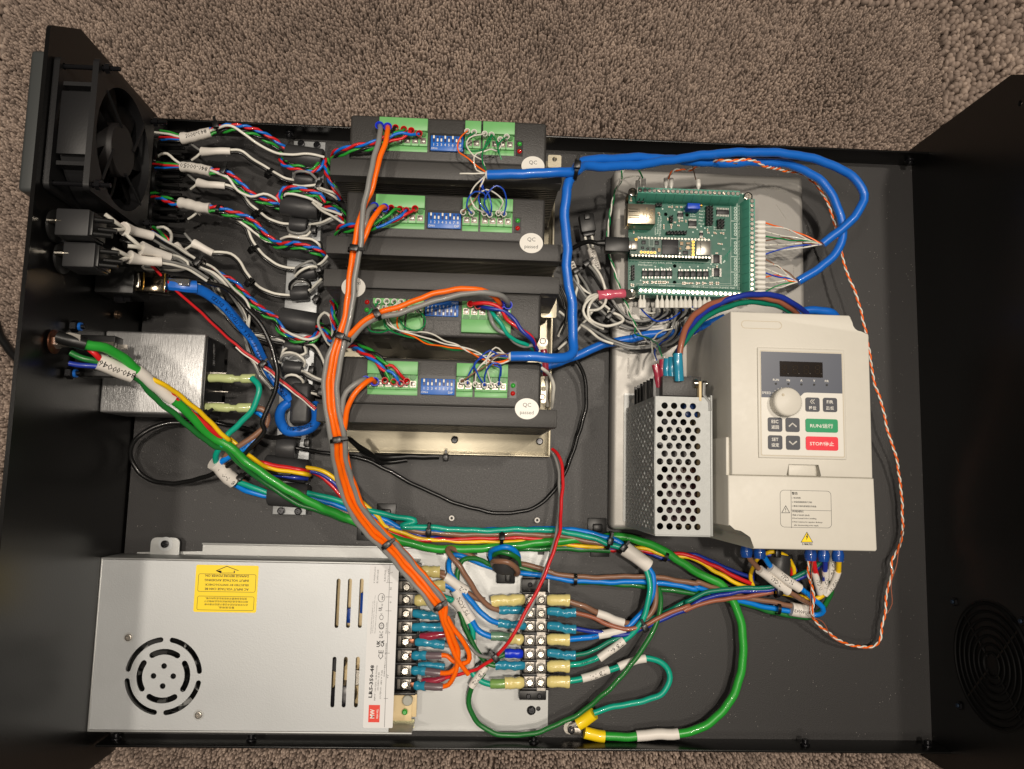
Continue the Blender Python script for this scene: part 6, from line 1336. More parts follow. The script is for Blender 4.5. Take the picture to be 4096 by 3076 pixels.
tails = {
 'o1': [(745,700,3.9), (800,880,3.4), (860,980,3.0), (925,1068,2.6)],
 'o2': [(730,640,4.1), (770,780,3.6), (820,900,3.1), (830,1000,2.8), (780,1055,2.6), (700,1058,2.3)],
 'o3': [(760,620,4.0), (820,720,3.7), (885,820,3.4), (930,910,3.1), (925,965,2.9), (870,985,2.7), (800,960,2.5), (760,925,2.4), (712,920,2.3)],
 'o4': [(740,640,4.2), (800,760,3.8), (840,870,3.3), (835,1000,2.9), (805,1100,2.6), (770,1150,2.4), (722,1165,2.2)],
 'g1': [(760,560,4.2), (800,580,3.4), (805,615,2.8), (770,625,2.5), (715,605,2.3)],
 'g2': [(740,600,4.0), (790,640,3.2), (800,700,2.7), (770,712,2.4), (730,700,2.3)],
 'g3': [(745,620,4.0), (790,720,3.5), (830,810,3.0), (880,862,2.7), (830,850,2.4), (740,838,2.3)],
}
OR = .172
for k, (c, hs_, off, dz) in heads.items(): wire(multi(*(hs_ + trunk(off, dz, 1) + [('E6', tails[k])]), step=.3), c, OR, t, n=10)
wire(multi(('C1', [(455,975,10.4), (435,955,10.9), (370,995,11.3), (305,1065,11.4), (262,1170,11.2), (240,1290,10.8), (228,1380,10.4)]), *[(v, L) for v, L in trunk(28, .05)[1:]], ('E6', tails['o4']), step=.3), 'orange', OR, t, n=10)
wire(multi(('C1', [(395,965,10.4), (385,955,10.8), (320,985,11.2), (255,1045,11.2), (222,1140,11.0), (212,1280,10.7), (215,1390,10.3)]), *[(v, L) for v, L in trunk(17, -.1)[1:]], ('E6', [(770,600,4.0), (815,590,3.0), (790,600,2.6), (715,690,2.3)]), step=.3), 'grey', OR, t, n=10)
for (v, x, y) in (('B4', 540, 210), ('B4', 605, 220), ('B4', 500, 860), ('B4', 580, 870), ('C1', 1385, 405), ('C1', 1443, 408), ('C1', 395, 963), ('C1', 460, 972)):
    p = P(v, x, y, 10.75); MB().lathe([(.2, -.5), (.2, .0), (.28, .12), (.24, .12), (.17, .0)], p, (0,0,1), 16, cap=False).build('ferrule', BLUEBR, t)
def ferr(t, v, x, y, z, m, r=.17, up=.5): p = P(v, x, y, z); return MB().lathe([(r*.8, -up), (r, 0), (r*1.25, .1), (r*1.05, .1), (r*.7, -.05)], p, (0,0,1), 14, cap=False).build('ferrule', m, t)
fr_red = mat('red_ferrule_plastic', (.75,.08,.10), .35)
t = thing('ferrule_set', 'red plastic ferrules in the power plugs of the motor drivers', 'ferrules'); 
for (v, L) in (('B4', [(668,225), (735,237), (795,248), (860,272)]), ('B4', [(633,870), (703,880), (755,890), (825,875)]), ('C1', [(1165,400), (1220,415)]), ('C1', [(535,965), (600,975), (650,985), (697,970)])):
    for x, y in L: ferr(t, v, x, y, 10.75, fr_red)

# crimp sleeves at the large supply
def crimp(t, v, L, r, m, flag=None):
    pp = smooth_path(pts(v, L), .1); n_ = len(pp)
    rs = [r*(.78 + .22*min(1, (i/n_)*5) + .06*math.sin(i*1.1) + (-.10 if .35 < i/n_ < .6 else 0)) for i in range(n_)]
    return MB().tube(pp, rs, 14, sq=.85).build('crimp_sleeve', m, t, smooth=60)
t = bpy.data.objects['supply_harness']
CR_BR = mat('brown_tinted_sleeve', (.42,.36,.38), .25, coat=.4)
for L in ([(495,592,1.95), (560,600,2.1), (640,605,2.2), (712,612,2.2)], [(490,700,1.95), (560,700,2.1), (640,702,2.2), (730,702,2.2)], [(515,815,1.95), (580,820,2.1), (660,832,2.2), (740,838,2.2)]): crimp(t, 'E6', L, .32, CR_B)
for L, M_ in (([(488,922,1.95), (540,922,2.1), (600,922,2.2)], [(595,922,2.2), (660,922,2.25), (715,922,2.25)]), ([(485,1040,1.95), (540,1042,2.1), (595,1045,2.2)], [(590,1045,2.2), (650,1052,2.25), (705,1058,2.25)]), ([(505,1155,1.95), (550,1158,2.1), (590,1160,2.2)], [(585,1160,2.2), (650,1164,2.25), (725,1167,2.25)])):
    crimp(t, 'E6', L, .32, CR_B); MB().tube(bpath('E6', M_), .27, 12).build('crimp_sleeve', CR_BR, t, smooth=60)
crimp(t, 'E6', [(535,1000,1.7), (620,995,1.8), (740,1010,1.9)], .24, CR_B)
for (x, y) in ((490,922), (488,810), (498,1150)):
    p = P('E6', x, y, 1.95); MB().box(p[0]-.25, p[0]+.12, p[1]-.16, p[1]+.16, 1.8, 2.0, .04).build('bare_lug', COPPER, t)

# --- wires between supply, ferrite ring and terminal strip
t = thing('line_wire', 'brown grey line wire with pale yellow crimps in the topmost row of the strip', 'wire')
path = bpath('E7', [(-20,340,2.2), (60,370,2.3), (130,420,2.2), (230,500,2.0), (290,535,1.9), (370,575,1.8), (450,598,1.8)]); wire(path, 'brown', .22, t)
sl = bpath('E7', [(70,375,2.3), (130,410,2.25), (200,460,2.1), (280,510,2.0)]); sleeve(sl, .36, SLV, t); sleeve_text('L-2', cut(sl, .6, 1), .36, t, True, .42)
crimp(t, 'E7', [(820,590,1.75), (760,590,1.85), (680,592,1.85), (600,600,1.8), (510,612,1.8)], .42, CR_Y)
crimp(t, 'E6', [(555,265,2.2), (620,268,2.3), (703,270,2.3)], .42, CR_Y); MB().tube(bpath('E6', [(700,275,2.25), (740,280,2.25)]), .2, 8).build('wire', wm('brown'), t)
t = thing('neutral_wire', 'bright blue neutral wire in a printed white sleeve reaching the fourth strip row', 'wire')
path = bpath('E7', [(0,440,2.2), (80,455,2.2), (150,490,2.1), (230,620,1.9), (310,760,1.8), (370,860,1.7), (440,915,1.7), (515,942,1.75)]); wire(path, 'sky', .21, t)
sl = bpath('E7', [(160,500,2.1), (210,580,2.0), (265,680,1.9), (330,780,1.8)]); sleeve(sl, .33, SLV, t); sleeve_text('PS ACN', cut(sl, .1, .9), .33, t, True, .42)
crimp(t, 'E7', [(805,975,1.75), (750,965,1.85), (680,955,1.85)], .40, CR_Y); MB().tube(bpath('E7', [(690,950,1.8), (600,938,1.8), (508,935,1.8)]), .32, 14).build('crimp_sleeve', CR_G, t, smooth=60)
crimp(t, 'E6', [(590,380,2.2), (660,380,2.3), (745,375,2.3)], .42, CR_Y)
p = P('E6', 550, 383, 2.0); MB().box(p[0]-.5, p[0]+.6, p[1]-.3, p[1]+.3, 1.92, 1.98, .02).build('bare_lug', TINM, t)
t = thing('ground_wire', 'teal ground wire with two blank white sleeves from the supply to the bottom strip row', 'wire')
path = bpath('E7', [(0,545,2.1), (80,575,2.2), (130,590,2.1), (210,660,1.8), (290,790,1.7), (330,860,1.6), (335,960,1.5), (320,1100,1.5), (310,1230,1.5), (350,1310,1.6), (430,1370,1.7), (510,1395,1.75)]); wire(path, 'teal', .21, t)
sleeve(bpath('E7', [(140,600,2.1), (200,650,1.9), (250,720,1.8), (300,800,1.7)]), .30, SLV, t); sleeve(bpath('E7', [(335,965,1.5), (328,1050,1.5), (318,1150,1.5), (308,1240,1.5)]), .30, SLV, t)
MB().tube(bpath('E7', [(505,1388,1.75), (570,1388,1.8), (645,1385,1.8)]), .34, 14).build('crimp_sleeve', CR_L, t, smooth=60); crimp(t, 'E7', [(815,1375,1.75), (740,1378,1.85), (640,1382,1.85)], .42, CR_Y)
crimp(t, 'E6', [(510,490,2.1), (580,490,2.2), (660,482,2.25)], .42, CR_Y); wire(bpath('E6', [(655,480,2.2), (740,475,2.2), (790,490,2.15)]), 'teal', .2, t)
# drive feed: brown, blue, green wires through the choke
t = thing('drive_feed_cable', 'brown, blue and green wires looped round the black choke on the base plate', 'cable')
tails_ = (('brown', [(585,688,1.9), (520,672,2.0), (450,620,2.1), (380,530,2.3), (290,400,2.5), (200,260,2.6), (130,170,2.4), (95,125,2.0), (130,105,1.6), (210,130,1.2), (310,165,1.0), (440,240,1.0), (570,310,1.0)]),
         ('sky', [(585,812,1.9), (500,785,2.0), (420,720,2.0), (300,580,2.1), (190,430,2.2), (115,320,2.1), (105,225,1.8), (140,175,1.5), (230,180,1.3), (340,215,1.2), (460,265,1.1), (570,300,1.1)]),
         ('dkgreen', [(550,1215,1.8), (480,1195,1.8), (400,1120,1.8), (310,960,1.8), (240,780,1.9), (195,600,2.0), (190,430,2.1), (200,300,2.1), (245,215,1.9), (320,190,1.7), (420,220,1.5), (500,260,1.4), (590,280,1.3)]))
for c, L in tails_: wire(bpath('E7', L), c, .19 if c != 'dkgreen' else .18, t)
for c, L in (('sky', [(520,230,1.3), (505,150,1.9), (560,100,2.6), (640,88,2.9), (720,115,2.7), (765,175,2.2), (770,230,1.6)]), ('dkgreen', [(540,215,1.4), (540,160,2.0), (600,140,2.6), (690,150,2.7), (760,200,2.3), (775,260,1.7)]), ('brown', [(570,300,1.2), (525,245,1.8), (560,220,2.7), (650,232,3.1), (730,280,2.8), (765,325,2.2), (750,350,1.5)])): wire(bpath('E7', L), c, .2, t)
for c, L1, L2 in (('brown', [(940,255,1.3), (1030,270,1.4), (1130,300,1.5), (1250,335,1.5), (1370,352,1.5), (1600,355,1.5), (1850,350,1.5), (2050,375,1.5), (2200,400,1.5)], [(130,362,1.5), (290,408,1.4), (450,458,1.3), (600,485,1.3), (730,510,1.3), (800,515,1.3), (870,505,1.6)]),
                  ('sky', [(975,325,1.3), (1080,335,1.4), (1200,355,1.4), (1350,378,1.4), (1600,388,1.4), (1850,388,1.4), (2050,410,1.4), (2200,435,1.4)], [(130,395,1.4), (250,430,1.3), (400,478,1.2), (560,515,1.1), (730,550,1.1), (840,570,1.2), (910,568,1.4), (940,545,1.8), (915,500,2.1), (860,450,2.4), (800,405,2.6), (700,330,2.9), (610,265,3.2), (560,195,3.6)]),
                  ('dkgreen', [(960,280,1.2), (1060,310,1.2), (1200,350,1.1), (1400,385,1.1), (1700,405,1.1), (1950,435,1.1), (2200,470,1.1)], [(120,430,1.1), (250,450,1.1), (400,490,1.1), (600,545,.9), (760,580,.9), (880,575,1.0), (940,525,1.3), (980,450,1.8), (992,340,2.4), (995,170,3.6)])):
    wire(multi(('D1', L1), ('D2', L2), step=.3), c, .19, t)
wire(bpath('D2', [(870,505,1.7), (820,480,2.0), (720,420,2.5), (630,360,2.9), (540,285,3.3), (480,220,3.7), (455,165,4.0)]), 'brown', .19, t)
for L, r, s_, fl in (([(535,283,3.45), (590,325,3.1), (650,375,2.8), (718,420,2.5)], .33, 'VFD L', False), ([(605,270,3.3), (660,310,3.1), (720,355,2.9), (790,402,2.7)], .33, 'VFD N', False), ([(735,532,1.3), (780,540,1.3), (830,545,1.4), (880,545,1.6)], .50, '840-00043', True)):
    sl = bpath('D2', L); sleeve(sl, r, SLV, t); sleeve_text(s_, cut(sl, .06, .94), r, t, fl, .42 if fl == False else .36)
sl = bpath('D2', [(995,168,3.6), (995,230,3.1), (992,290,2.8), (990,342,2.5)]); sleeve(sl, .27, SLV, t); sleeve_text('VFD PE', cut(sl, 0, 1), .27, t, False, .42)
for L, r in (([(815,690,1.75), (760,690,1.85), (690,690,1.85), (585,690,1.85)], .30), ([(835,845,1.75), (770,835,1.85), (690,822,1.85), (575,812,1.85)], .30), ([(825,1215,1.75), (760,1215,1.85), (680,1212,1.85), (550,1212,1.85)], .32)): crimp(t, 'E7', L, r, CR_B)
# choke body on the plate
ck = thing('choke', 'black toroidal choke strapped to the base plate with coloured wires through it', 'choke')
a = P('E7', 565, 185, 1.0); c = P('E7', 735, 440, 1.0)
MB().box(a[0], c[0], c[1], a[1], .3, 1.1, .1).build('holder', BLK_PL, ck)
p = P('E7', 648, 230, 1.7); MB().lathe([(.55, -.5), (.95, -.5), (1.0, -.4), (1.0, .4), (.95, .5), (.55, .5), (.5, 0), (.55, -.5)], p, (0, 1, .5), 28, cap=False).build('core', FERR, ck)
p = P('E7', 672, 345, 1.3); MB().box(p[0]-.22, p[0]+.22, p[1]-.55, p[1]+.3, 1.1, 1.5, .06).build('strap_head', BLK_TIE, ck)

# royal blue crimp and thin green wire with printed sleeve
t = thing('bond_wire', 'long dark green wire with royal blue crimp and white printed sleeve sweeping under the strip', 'wire')
crimp(t, 'E7', [(805,1105,1.75), (730,1100,1.85), (640,1100,1.85)], .34, BLUEBR)
path = multi(('E7', [(640,1110,1.8), (590,1130,1.8), (520,1165,1.8), (440,1230,1.8)]), ('D1', [(735,1010,1.8), (665,1090,1.6), (640,1180,1.3), (655,1270,1.2), (700,1350,1.1), (800,1410,1.1), (930,1432,1.1), (1080,1415,1.2), (1250,1355,1.3), (1430,1255,1.5), (1600,1110,1.8), (1760,930,2.0), (1870,760,2.0), (1935,610,1.8), (1945,500,1.5), (1930,430,1.2)]), step=.3)
wire(path, 'dkgreen', .185, t); sl = bpath('D1', [(755,960,1.85), (722,1010,1.8), (690,1050,1.7), (655,1100,1.6)]); sleeve(sl, .27, SLV, t); sleeve_text('TB 7-2', cut(sl, .05, .95), .27, t, False, .42)
t = thing('case_ground_wire', 'teal wire with two white sleeves curling from the bottom strip row to a yellow lug', 'wire')
wire(bpath('D1', [(1320,1062,1.8), (1410,1045,1.8), (1500,1015,1.7), (1590,987,1.6), (1660,962,1.5), (1750,925,1.4), (1840,905,1.4), (1930,925,1.4), (1990,985,1.4), (2005,1060,1.4), (1960,1140,1.4), (1860,1190,1.3), (1680,1225,1.2), (1560,1255,1.2), (1490,1280,1.2)]), 'teal', .22, t)
sl = bpath('D1', [(1408,1045,1.8), (1470,1028,1.75), (1530,1005,1.7), (1590,985,1.6)]); sleeve(sl, .30, SLV, t); sleeve_text('TB 7-1', cut(sl, .2, .9), .3, t, True, .46)
sleeve(bpath('D1', [(1658,965,1.5), (1720,938,1.45), (1780,918,1.4), (1842,908,1.4)]), .30, SLV, t)
MB().tube(bpath('D1', [(1490,1282,1.2), (1440,1320,1.0), (1380,1358,.9)]), .44, 14).build('crimp_sleeve', CR_YB, t)
p = P('D1', 1328, 1385, .4); MB().lathe([(.45, 0), (.45, .06)], (p[0], p[1], .2), n=20).build('ring_tongue', TINM, t); MB().tube([P('D1', 1385, 1360, .5), P('D1', 1330, 1385, .35)], .3, 8, sq=.25).build('lug_neck', TINM, t)
p = P('D1', 1335, 1395, .5); tag(link('screw', SOCK, None, (p[0], p[1], .35)), 'black socket screw holding the ring lugs to the floor panel', 'screw')
# right hand crimps of the strip
for (y, kind, lb) in ((595, 'y', 0), (710, 'b', 0), (850, 'b', 0), (970, 'y', 0), (1105, 'b', 0), (1222, 'y', 0), (1370, 'y', 0)):
    tt = {595:'mains_cable', 970:'mains_cable', 1222:'mains_cable', 1370:'case_ground_wire'}.get(y)
    if tt: crimp(bpy.data.objects[tt], 'E7', [(1045,y,1.75), (1110,y,1.85), (1180,y,1.9), (1252,y+2,1.9)], .42, CR_Y)
# output wires rust / navy / dark teal towards the perforated supply and drive
t = thing('control_supply_cable', 'rust, navy and dark teal wires leaving the right side of the terminal strip', 'cable')
for c, L, L2 in (('rust', [(1365,598,1.85), (1470,625,1.8), (1580,672,1.8), (1690,708,1.9), (1770,705,2.0), (1850,675,2.0), (1980,610,2.0), (2150,545,1.9)], [(60,545,1.9), (200,488,1.9), (400,462,1.9), (620,425,1.9)]),
                 ('navy', [(1365,705,1.85), (1480,725,1.8), (1600,745,1.8), (1720,742,1.8), (1830,700,1.8), (1960,640,1.8), (2150,565,1.7)], [(60,545,1.7), (200,465,1.8), (400,425,1.8), (620,405,2.0), (760,350,2.4), (900,275,2.8), (965,215,3.2)]),
                 ('dkteal', [(1365,885,1.85), (1450,868,1.8), (1560,815,1.8), (1700,745,1.6), (1850,655,1.4), (2000,580,1.4), (2150,510,1.5)], [(60,495,1.7), (180,435,1.8), (350,405,1.9), (600,392,2.1), (750,335,2.6), (880,268,2.9), (960,215,3.3)])):
    wire(multi(('D1', L), ('D2', L2), step=.3), c, .165, t)
for y, L in ((710, [(1045,700,1.75), (1120,705,1.85), (1200,712,1.85), (1312,712,1.85)]), (850, [(1045,835,1.75), (1120,845,1.85), (1200,862,1.85), (1312,872,1.85)]), (1105, [(1045,1095,1.75), (1120,1100,1.85), (1200,1112,1.85), (1308,1118,1.85)])): crimp(t, 'E7', L, .32, CR_B)
# motor output wires of the drive
t = thing('motor_output_cable', 'red, blue and yellow output wires with printed white sleeves below the cream drive', 'cable')
for c, L, s_, SLL in (('red', [(868,180,4.2), (878,230,3.8), (888,300,3.3), (905,370,2.8), (918,430,2.4)], 'VFD U', [(883,298,3.3), (897,345,3.0), (910,390,2.7), (920,432,2.4)]),
                ('navy', [(945,185,4.2), (950,240,3.8), (952,300,3.3), (948,360,2.9), (940,425,2.4)], 'VFD V', [(953,288,3.4), (952,340,3.0), (947,380,2.8), (942,425,2.5)]),
                ('yellow', [(1033,190,4.2), (1038,240,3.8), (1030,300,3.2), (1000,370,2.7), (960,430,2.2), (900,465,1.9), (800,455,1.8), (720,440,1.8), (640,420,1.7)], 'VFD W', [(1032,296,3.3), (1012,350,2.9), (985,400,2.5), (950,440,2.2)])):
    wire(bpath('D2', L), c, .19, t); sl = bpath('D2', SLL); sleeve(sl, .24, SLV, t); sleeve_text(s_, cut(sl, .05, .95), .24, t, False, .38)
for (x, y) in ((452,158), (536,166), (858,180), (940,185), (1032,185)):
    p = P('D2', x, y, 4.2); MB().lathe([(.36, -.5), (.42, -.2), (.42, .0), (.36, .2), (.36, .6)], p, (0, 1, 0), 18).build('spade_sleeve', mat('clear_blue_sleeve', (.10,.30,.62), .2, coat=.4, alpha=.85), t)
for c, dz, L in (('yellow', 0, [(500,400,1.5), (480,330,1.6), (500,250,2.0), (550,190,2.6), (630,172,3.0), (700,195,3.0), (748,260,2.6), (750,320,2.2), (710,370,1.9)]), ('navy', .0, [(490,380,1.3), (495,270,1.8), (540,200,2.4), (640,190,2.7), (720,215,2.7), (765,290,2.3)]), ('red', 0, [(700,210,2.6), (740,270,2.4), (740,330,2.1)])): wire(bpath('D2', L), c, .15, t)
p = P('D2', 655, 255, 2.4); fc2 = MB(); fc2.lathe([(.55, -.8), (.8, -.8), (.85, -.7), (.85, .7), (.8, .8), (.55, .8), (.5, 0), (.55, -.8)], p, (.15, 1, 0), 26, cap=False); tag(fc2.build('ferrite_core', FERR, None, smooth=40), 'ferrite core under the yellow wire loop below the cream drive', 'ferrite core')

# --- blue network cables
def strands(t, v, a, b, cols, spread_a, r=.055, sag=.3):
    pass
CATR = .31
t = thing('network_cable', 'upper blue network cable from the rear driver through the outer loop to the board', 'cable', 'blue network cables')
wire(multi(('B4', [(1408,602,11.3), (1500,600,11.4), (1700,592,11.5), (1900,588,11.5), (2030,578,11.3), (2130,570,11.0)]), ('C2', [(60,215,10.4), (250,215,9.6), (500,198,8.6), (780,155,7.8), (1080,118,7.2), (1380,110,6.8), (1680,138,6.4), (1920,215,6.0), (2070,310,5.8), (2130,420,5.7), (2090,550,5.6), (1990,655,5.4), (1900,725,5.2), (1825,785,5.0)]), step=.35), 'cat', CATR, t, name='jacket', n=14)
# core wires at the driver
D1W = (('orange', [(1395,580,11.2), (1320,530,11.4), (1250,470,11.5), (1175,425,11.5), (1170,360,11.5), (1200,290,11.2), (1245,250,10.7)]), ('white', [(1395,590,11.2), (1320,565,11.4), (1300,450,11.5), (1390,410,11.4), (1440,400,11.4), (1480,415,11.3), (1520,360,11.1), (1510,320,10.7)]),
       ('catgreen', [(1395,560,11.2), (1370,510,11.4), (1365,420,11.5), (1400,340,11.4), (1440,275,10.8)]), ('white', [(1385,530,11.2), (1360,480,11.4), (1290,440,11.5), (1245,370,11.5), (1260,310,11.4), (1320,285,11.2), (1385,272,10.8)]),
       ('catgreen', [(1220,380,11.2), (1225,340,11.3), (1260,290,11.2), (1300,265,10.8)]), ('catgreen', [(1220,380,11.2), (1270,410,11.3), (1370,400,11.4), (1420,340,11.3), (1445,280,10.9)]), ('catgreen', [(1445,280,10.9), (1480,330,11.4), (1500,420,11.6), (1520,480,11.5)]), ('catgreen', [(1495,430,11.5), (1490,370,11.4), (1530,320,11.2), (1560,300,10.8)]),
       ('white', [(1385,590,11.2), (1280,592,11.4), (1185,592,11.3)]), ('catblue', [(1390,620,11.1), (1350,640,10.9), (1370,700,10.9), (1340,760,11.0), (1350,830,11.2), (1400,900,10.9), (1425,925,10.6)]), ('catblue', [(1370,640,11), (1360,700,11.2), (1420,760,11.5), (1440,860,11.4), (1430,925,10.7)]), ('catblue', [(1420,910,10.8), (1380,820,11.3), (1410,740,11.6), (1480,690,11.7), (1540,720,11.6), (1560,820,11.3), (1540,925,10.7)]), ('catblue', [(1280,910,10.7), (1240,860,11.2), (1250,790,11.5), (1310,740,11.6), (1380,750,11.5), (1400,800,11.3)]),
       ('brown', [(1390,630,11.1), (1350,690,11), (1340,750,11.1), (1280,830,11.2), (1210,900,10.7)]), ('white', [(1390,610,11.1), (1300,700,11.2), (1270,780,11.2), (1300,860,11.2), (1380,905,10.7)]), ('white', [(1340,750,11.2), (1400,720,11.4), (1470,750,11.4), (1530,820,11.3), (1510,870,11), (1495,910,10.7)]), ('white', [(1400,600,11.1), (1380,640,11.1), (1350,700,11.2)]))
for c, L in D1W: wire(bpath('B4', L), c, .05, t, n=6)
for (x, y) in ((1245,255), (1300,262), (1385,275), (1440,282), (1510,320), (1562,298)): ferr(t, 'B4', x, y, 10.7, WPL, .15)
for (x, y) in ((1212,905), (1280,912), (1383,912), (1425,925), (1495,912), (1538,920)): ferr(t, 'B4', x, y, 10.7, WPL, .15)
MB().lathe([(.3, 0), (.2, .15)], P('B4', 1408, 602, 11.3), (-1, 0, 0), 14).build('cut_end', WPL, t)
FB = MB(); FB.lathe([(.04, .82), (.1, .62), (.19, .5), (.2, .05), (.17, 0)], n=12); 
def ferrule_at(t, p, d, ln=1.):
    return MB().lathe([(.05, .95), (.06, .72), (.15, .55), (.17, .5), (.17, .03), (.15, 0)], p, d, 12).build('ferrule', WPL, t)
def board_end(t, ys, cols, end, wob=.0):
    e = P('C2', *end)
    for i, (y, c) in enumerate(zip(ys, cols)):
        a = P('C2', 1400, y, 3.9); ferrule_at(t, a, (-1, 0, 0))
        m1 = a.lerp(e, .35) + Vector((0, .25*math.sin(i*1.9), .25+.1*math.sin(i))); m2 = a.lerp(e, .72) + Vector((0, .12*math.sin(i*2.7+1), .2))
        pp = smooth_path([a, m1, m2, e]); wire(pp, c, .055, t, n=6)
        if c == 'white':
            k = ('orange','green','brown','blue')[i // 2 % 4]; wire(twist_path(pp, .02, .6, i), {'blue':'catblue','green':'catgreen'}.get(k, k), .04, t, n=5)
board_end(t, [628, 660, 693, 727, 761, 794, 826, 862], ['orange','white','white','catgreen','brown','white','white','catblue'], (1822, 788, 5.0))
t = thing('network_cable', 'blue network cable from the front driver up past the drivers and round the inner loop', 'cable', 'blue network cables')
wire(multi(('C1', [(1465,785,11.3), (1600,785,11.4), (1750,795,11.3), (1850,798,11.0), (1915,765,10.6), (1925,680,10.4), (1922,540,10.4), (1915,400,10.4), (1890,250,10.5), (1878,120,10.6), (1880,0,10.7)]), ('B4', [(2030,950,10.8), (2040,780,10.9), (2055,660,10.9), (2100,600,10.6)]), ('C2', [(40,185,10.0), (250,160,9.2), (500,150,8.2), (800,170,7.2), (1050,190,6.4), (1350,182,5.8), (1580,200,5.5), (1760,280,5.2), (1880,400,5.0), (1950,550,4.8), (1972,700,4.7), (1930,850,4.6), (1830,940,4.5), (1730,1010,4.4), (1645,1060,4.3)]), step=.35), 'cat', CATR, t, name='jacket', n=14)
board_end(t, [896, 930, 964, 997, 1031, 1070, 1104, 1140], ['brown','white','white','catblue','orange','white','white','catgreen'], (1640, 1065, 4.3))
MB().lathe([(.3, 0), (.2, .15)], P('C1', 1465, 785, 11.3), (-1, 0, 0), 14).build('cut_end', WPL, t)
D4W = (('catblue', [(1455,760,11.2), (1390,780,11.4), (1310,740,11.5), (1250,780,11.4), (1190,860,11.2), (1150,930,10.9), (1145,985,10.6)]), ('catblue', [(1455,790,11.2), (1300,780,11.4), (1200,840,11.4), (1220,920,11.2), (1270,1000,10.6)]), ('catblue', [(1390,930,10.9), (1388,850,11.5), (1330,835,11.6), (1290,870,11.4), (1270,940,11), (1272,1000,10.6)]), ('catblue', [(1375,995,10.6), (1385,920,11.2), (1385,870,11.5), (1340,850,11.5)]),
       ('brown', [(1455,770,11.2), (1360,780,11.5), (1290,850,11.4), (1200,900,11.2), (1130,950,11), (1100,970,10.6)]), ('white', [(1455,775,11.1), (1350,760,11.4), (1260,830,11.4), (1210,900,11.2), (1200,990,10.6)]), ('white', [(1450,800,11.1), (1350,720,11.4), (1290,790,11.5), (1290,880,11.2), (1320,995,10.6)]), ('white', [(1460,790,11), (1380,780,11.2), (1300,830,11.3), (1250,840,11.2)]),
       ('orange', [(1450,810,11.1), (1350,830,11.3), (1260,810,11.3), (1150,740,11.2), (1000,720,11), (850,690,11), (750,640,11), (640,590,11), (620,540,11), (630,470,11), (655,400,10.7)]), ('white', [(1455,815,11.1), (1380,840,11.3), (1270,790,11.4), (1170,735,11.2), (1030,700,11.2), (900,670,11.1), (800,640,11.1), (650,590,11.1), (560,550,11.1), (535,480,11.1), (545,390,10.7)]), ('orange', [(1450,800,11.0), (1400,835,11.2), (1330,850,11.2)]),
       ('catgreen', [(1440,800,11), (1300,780,11.1), (1150,740,11), (1000,730,10.9), (850,680,10.8), (720,640,10.9), (600,610,11), (540,560,11.1), (530,500,11.2), (580,430,11), (610,390,10.7)]), ('white', [(1440,790,11.1), (1200,770,11.2), (1050,690,11.2), (950,660,11.1), (850,610,11.1), (720,600,11.1), (600,570,11.1), (550,500,11.1), (590,420,11.1), (650,385,10.7)]), ('catgreen', [(485,385,10.7), (440,440,11.1), (400,520,11.2), (420,590,11.2), (500,610,11.2), (560,590,11.1)]), ('catgreen', [(640,500,11), (680,570,11.3), (760,595,11.4), (820,560,11.4), (830,510,11.3), (790,450,11.1), (740,410,10.8)]), ('catgreen', [(485,385,10.8), (450,430,11.0), (430,450,10.9)]))
for c, L in D4W: wire(bpath('C1', L), c, .052, t, n=6)
for (x, y) in ((485,380), (548,380), (655,385), (605,383), (1105,970), (1145,985), (1203,992), (1272,1000), (1322,998), (1377,992)): ferr(t, 'C1', x, y, 10.7, WPL, .15)
t = thing('network_cable', 'lower blue network cable lying on the grey tray and passing behind the cream drive', 'cable', 'blue network cables')
wire(multi(('C1', [(1600,900,1.6), (1750,850,2.0), (1900,800,2.2), (2020,750,2.4)]), ('C2', [(150,1545,2.4), (330,1500,2.3), (550,1455,2.4), (720,1440,2.4), (900,1405,2.4), (1100,1330,2.2)]), step=.35), 'cat', CATR, t, name='jacket', n=14)
wire(bpath('C2', [(1550,1300,1.9), (1680,1278,2.0), (1800,1278,2.0), (1890,1290,1.9), (1930,1330,1.2)]), 'cat', CATR, t, name='jacket', n=14)
for L in ([(880,1450,2.8), (915,1420,3.2), (915,1380,3.4), (880,1370,3.3)], [(850,1440,2.9), (905,1430,3.3), (925,1390,3.5)], [(470,1240,3.4), (520,1300,3.2), (600,1350,3.0), (700,1340,3.2), (780,1290,3.6), (850,1245,3.9), (930,1290,3.6)], [(720,1470,2.8), (640,1510,3.2), (590,1570,4.5), (600,1640,6)]): wire(bpath('C2', L), 'catblue', .06, t, n=6)
wire(bpath('C2', [(480,1245,3.5), (540,1290,3.3), (640,1280,3.4), (760,1260,3.6), (830,1255,3.8), (910,1280,3.8)]), 'white', .06, t, n=6)
t = thing('network_cable', 'printed blue network cable with booted plug, slanting from the left panel to the blocky core', 'cable', 'blue network cables')
path = multi(('B3', [(1000,630,6.6), (1080,640,6.2), (1170,680,5.4), (1260,755,4.6), (1350,850,3.8), (1430,950,3.0), (1500,1080,2.6), (1560,1190,2.3), (1630,1290,2.1), (1690,1350,2.2)]), step=.3)
MB().tube(path, .36, 14, sq=.75).build('jacket', wm('cat'), t, smooth=60)
text_on_path('ZONE-02  12 8 6 9  DATA  E1  CAT 6  OUTDOOR  DSTZS', cut(path, .15, .98), .36, .36, mat('blue_black_print', (.05,.12,.30), .5), t, True)
MB().tube(smooth_path(pts('B3', [(1690,1345,1.9), (1625,1400,2.2), (1610,1470,2.5), (1650,1530,2.8), (1740,1545,3.0), (1820,1510,2.8), (1845,1440,2.4), (1830,1370,2.0)]), .2), .36, 14).build('jacket', wm('cat'), t, smooth=60)
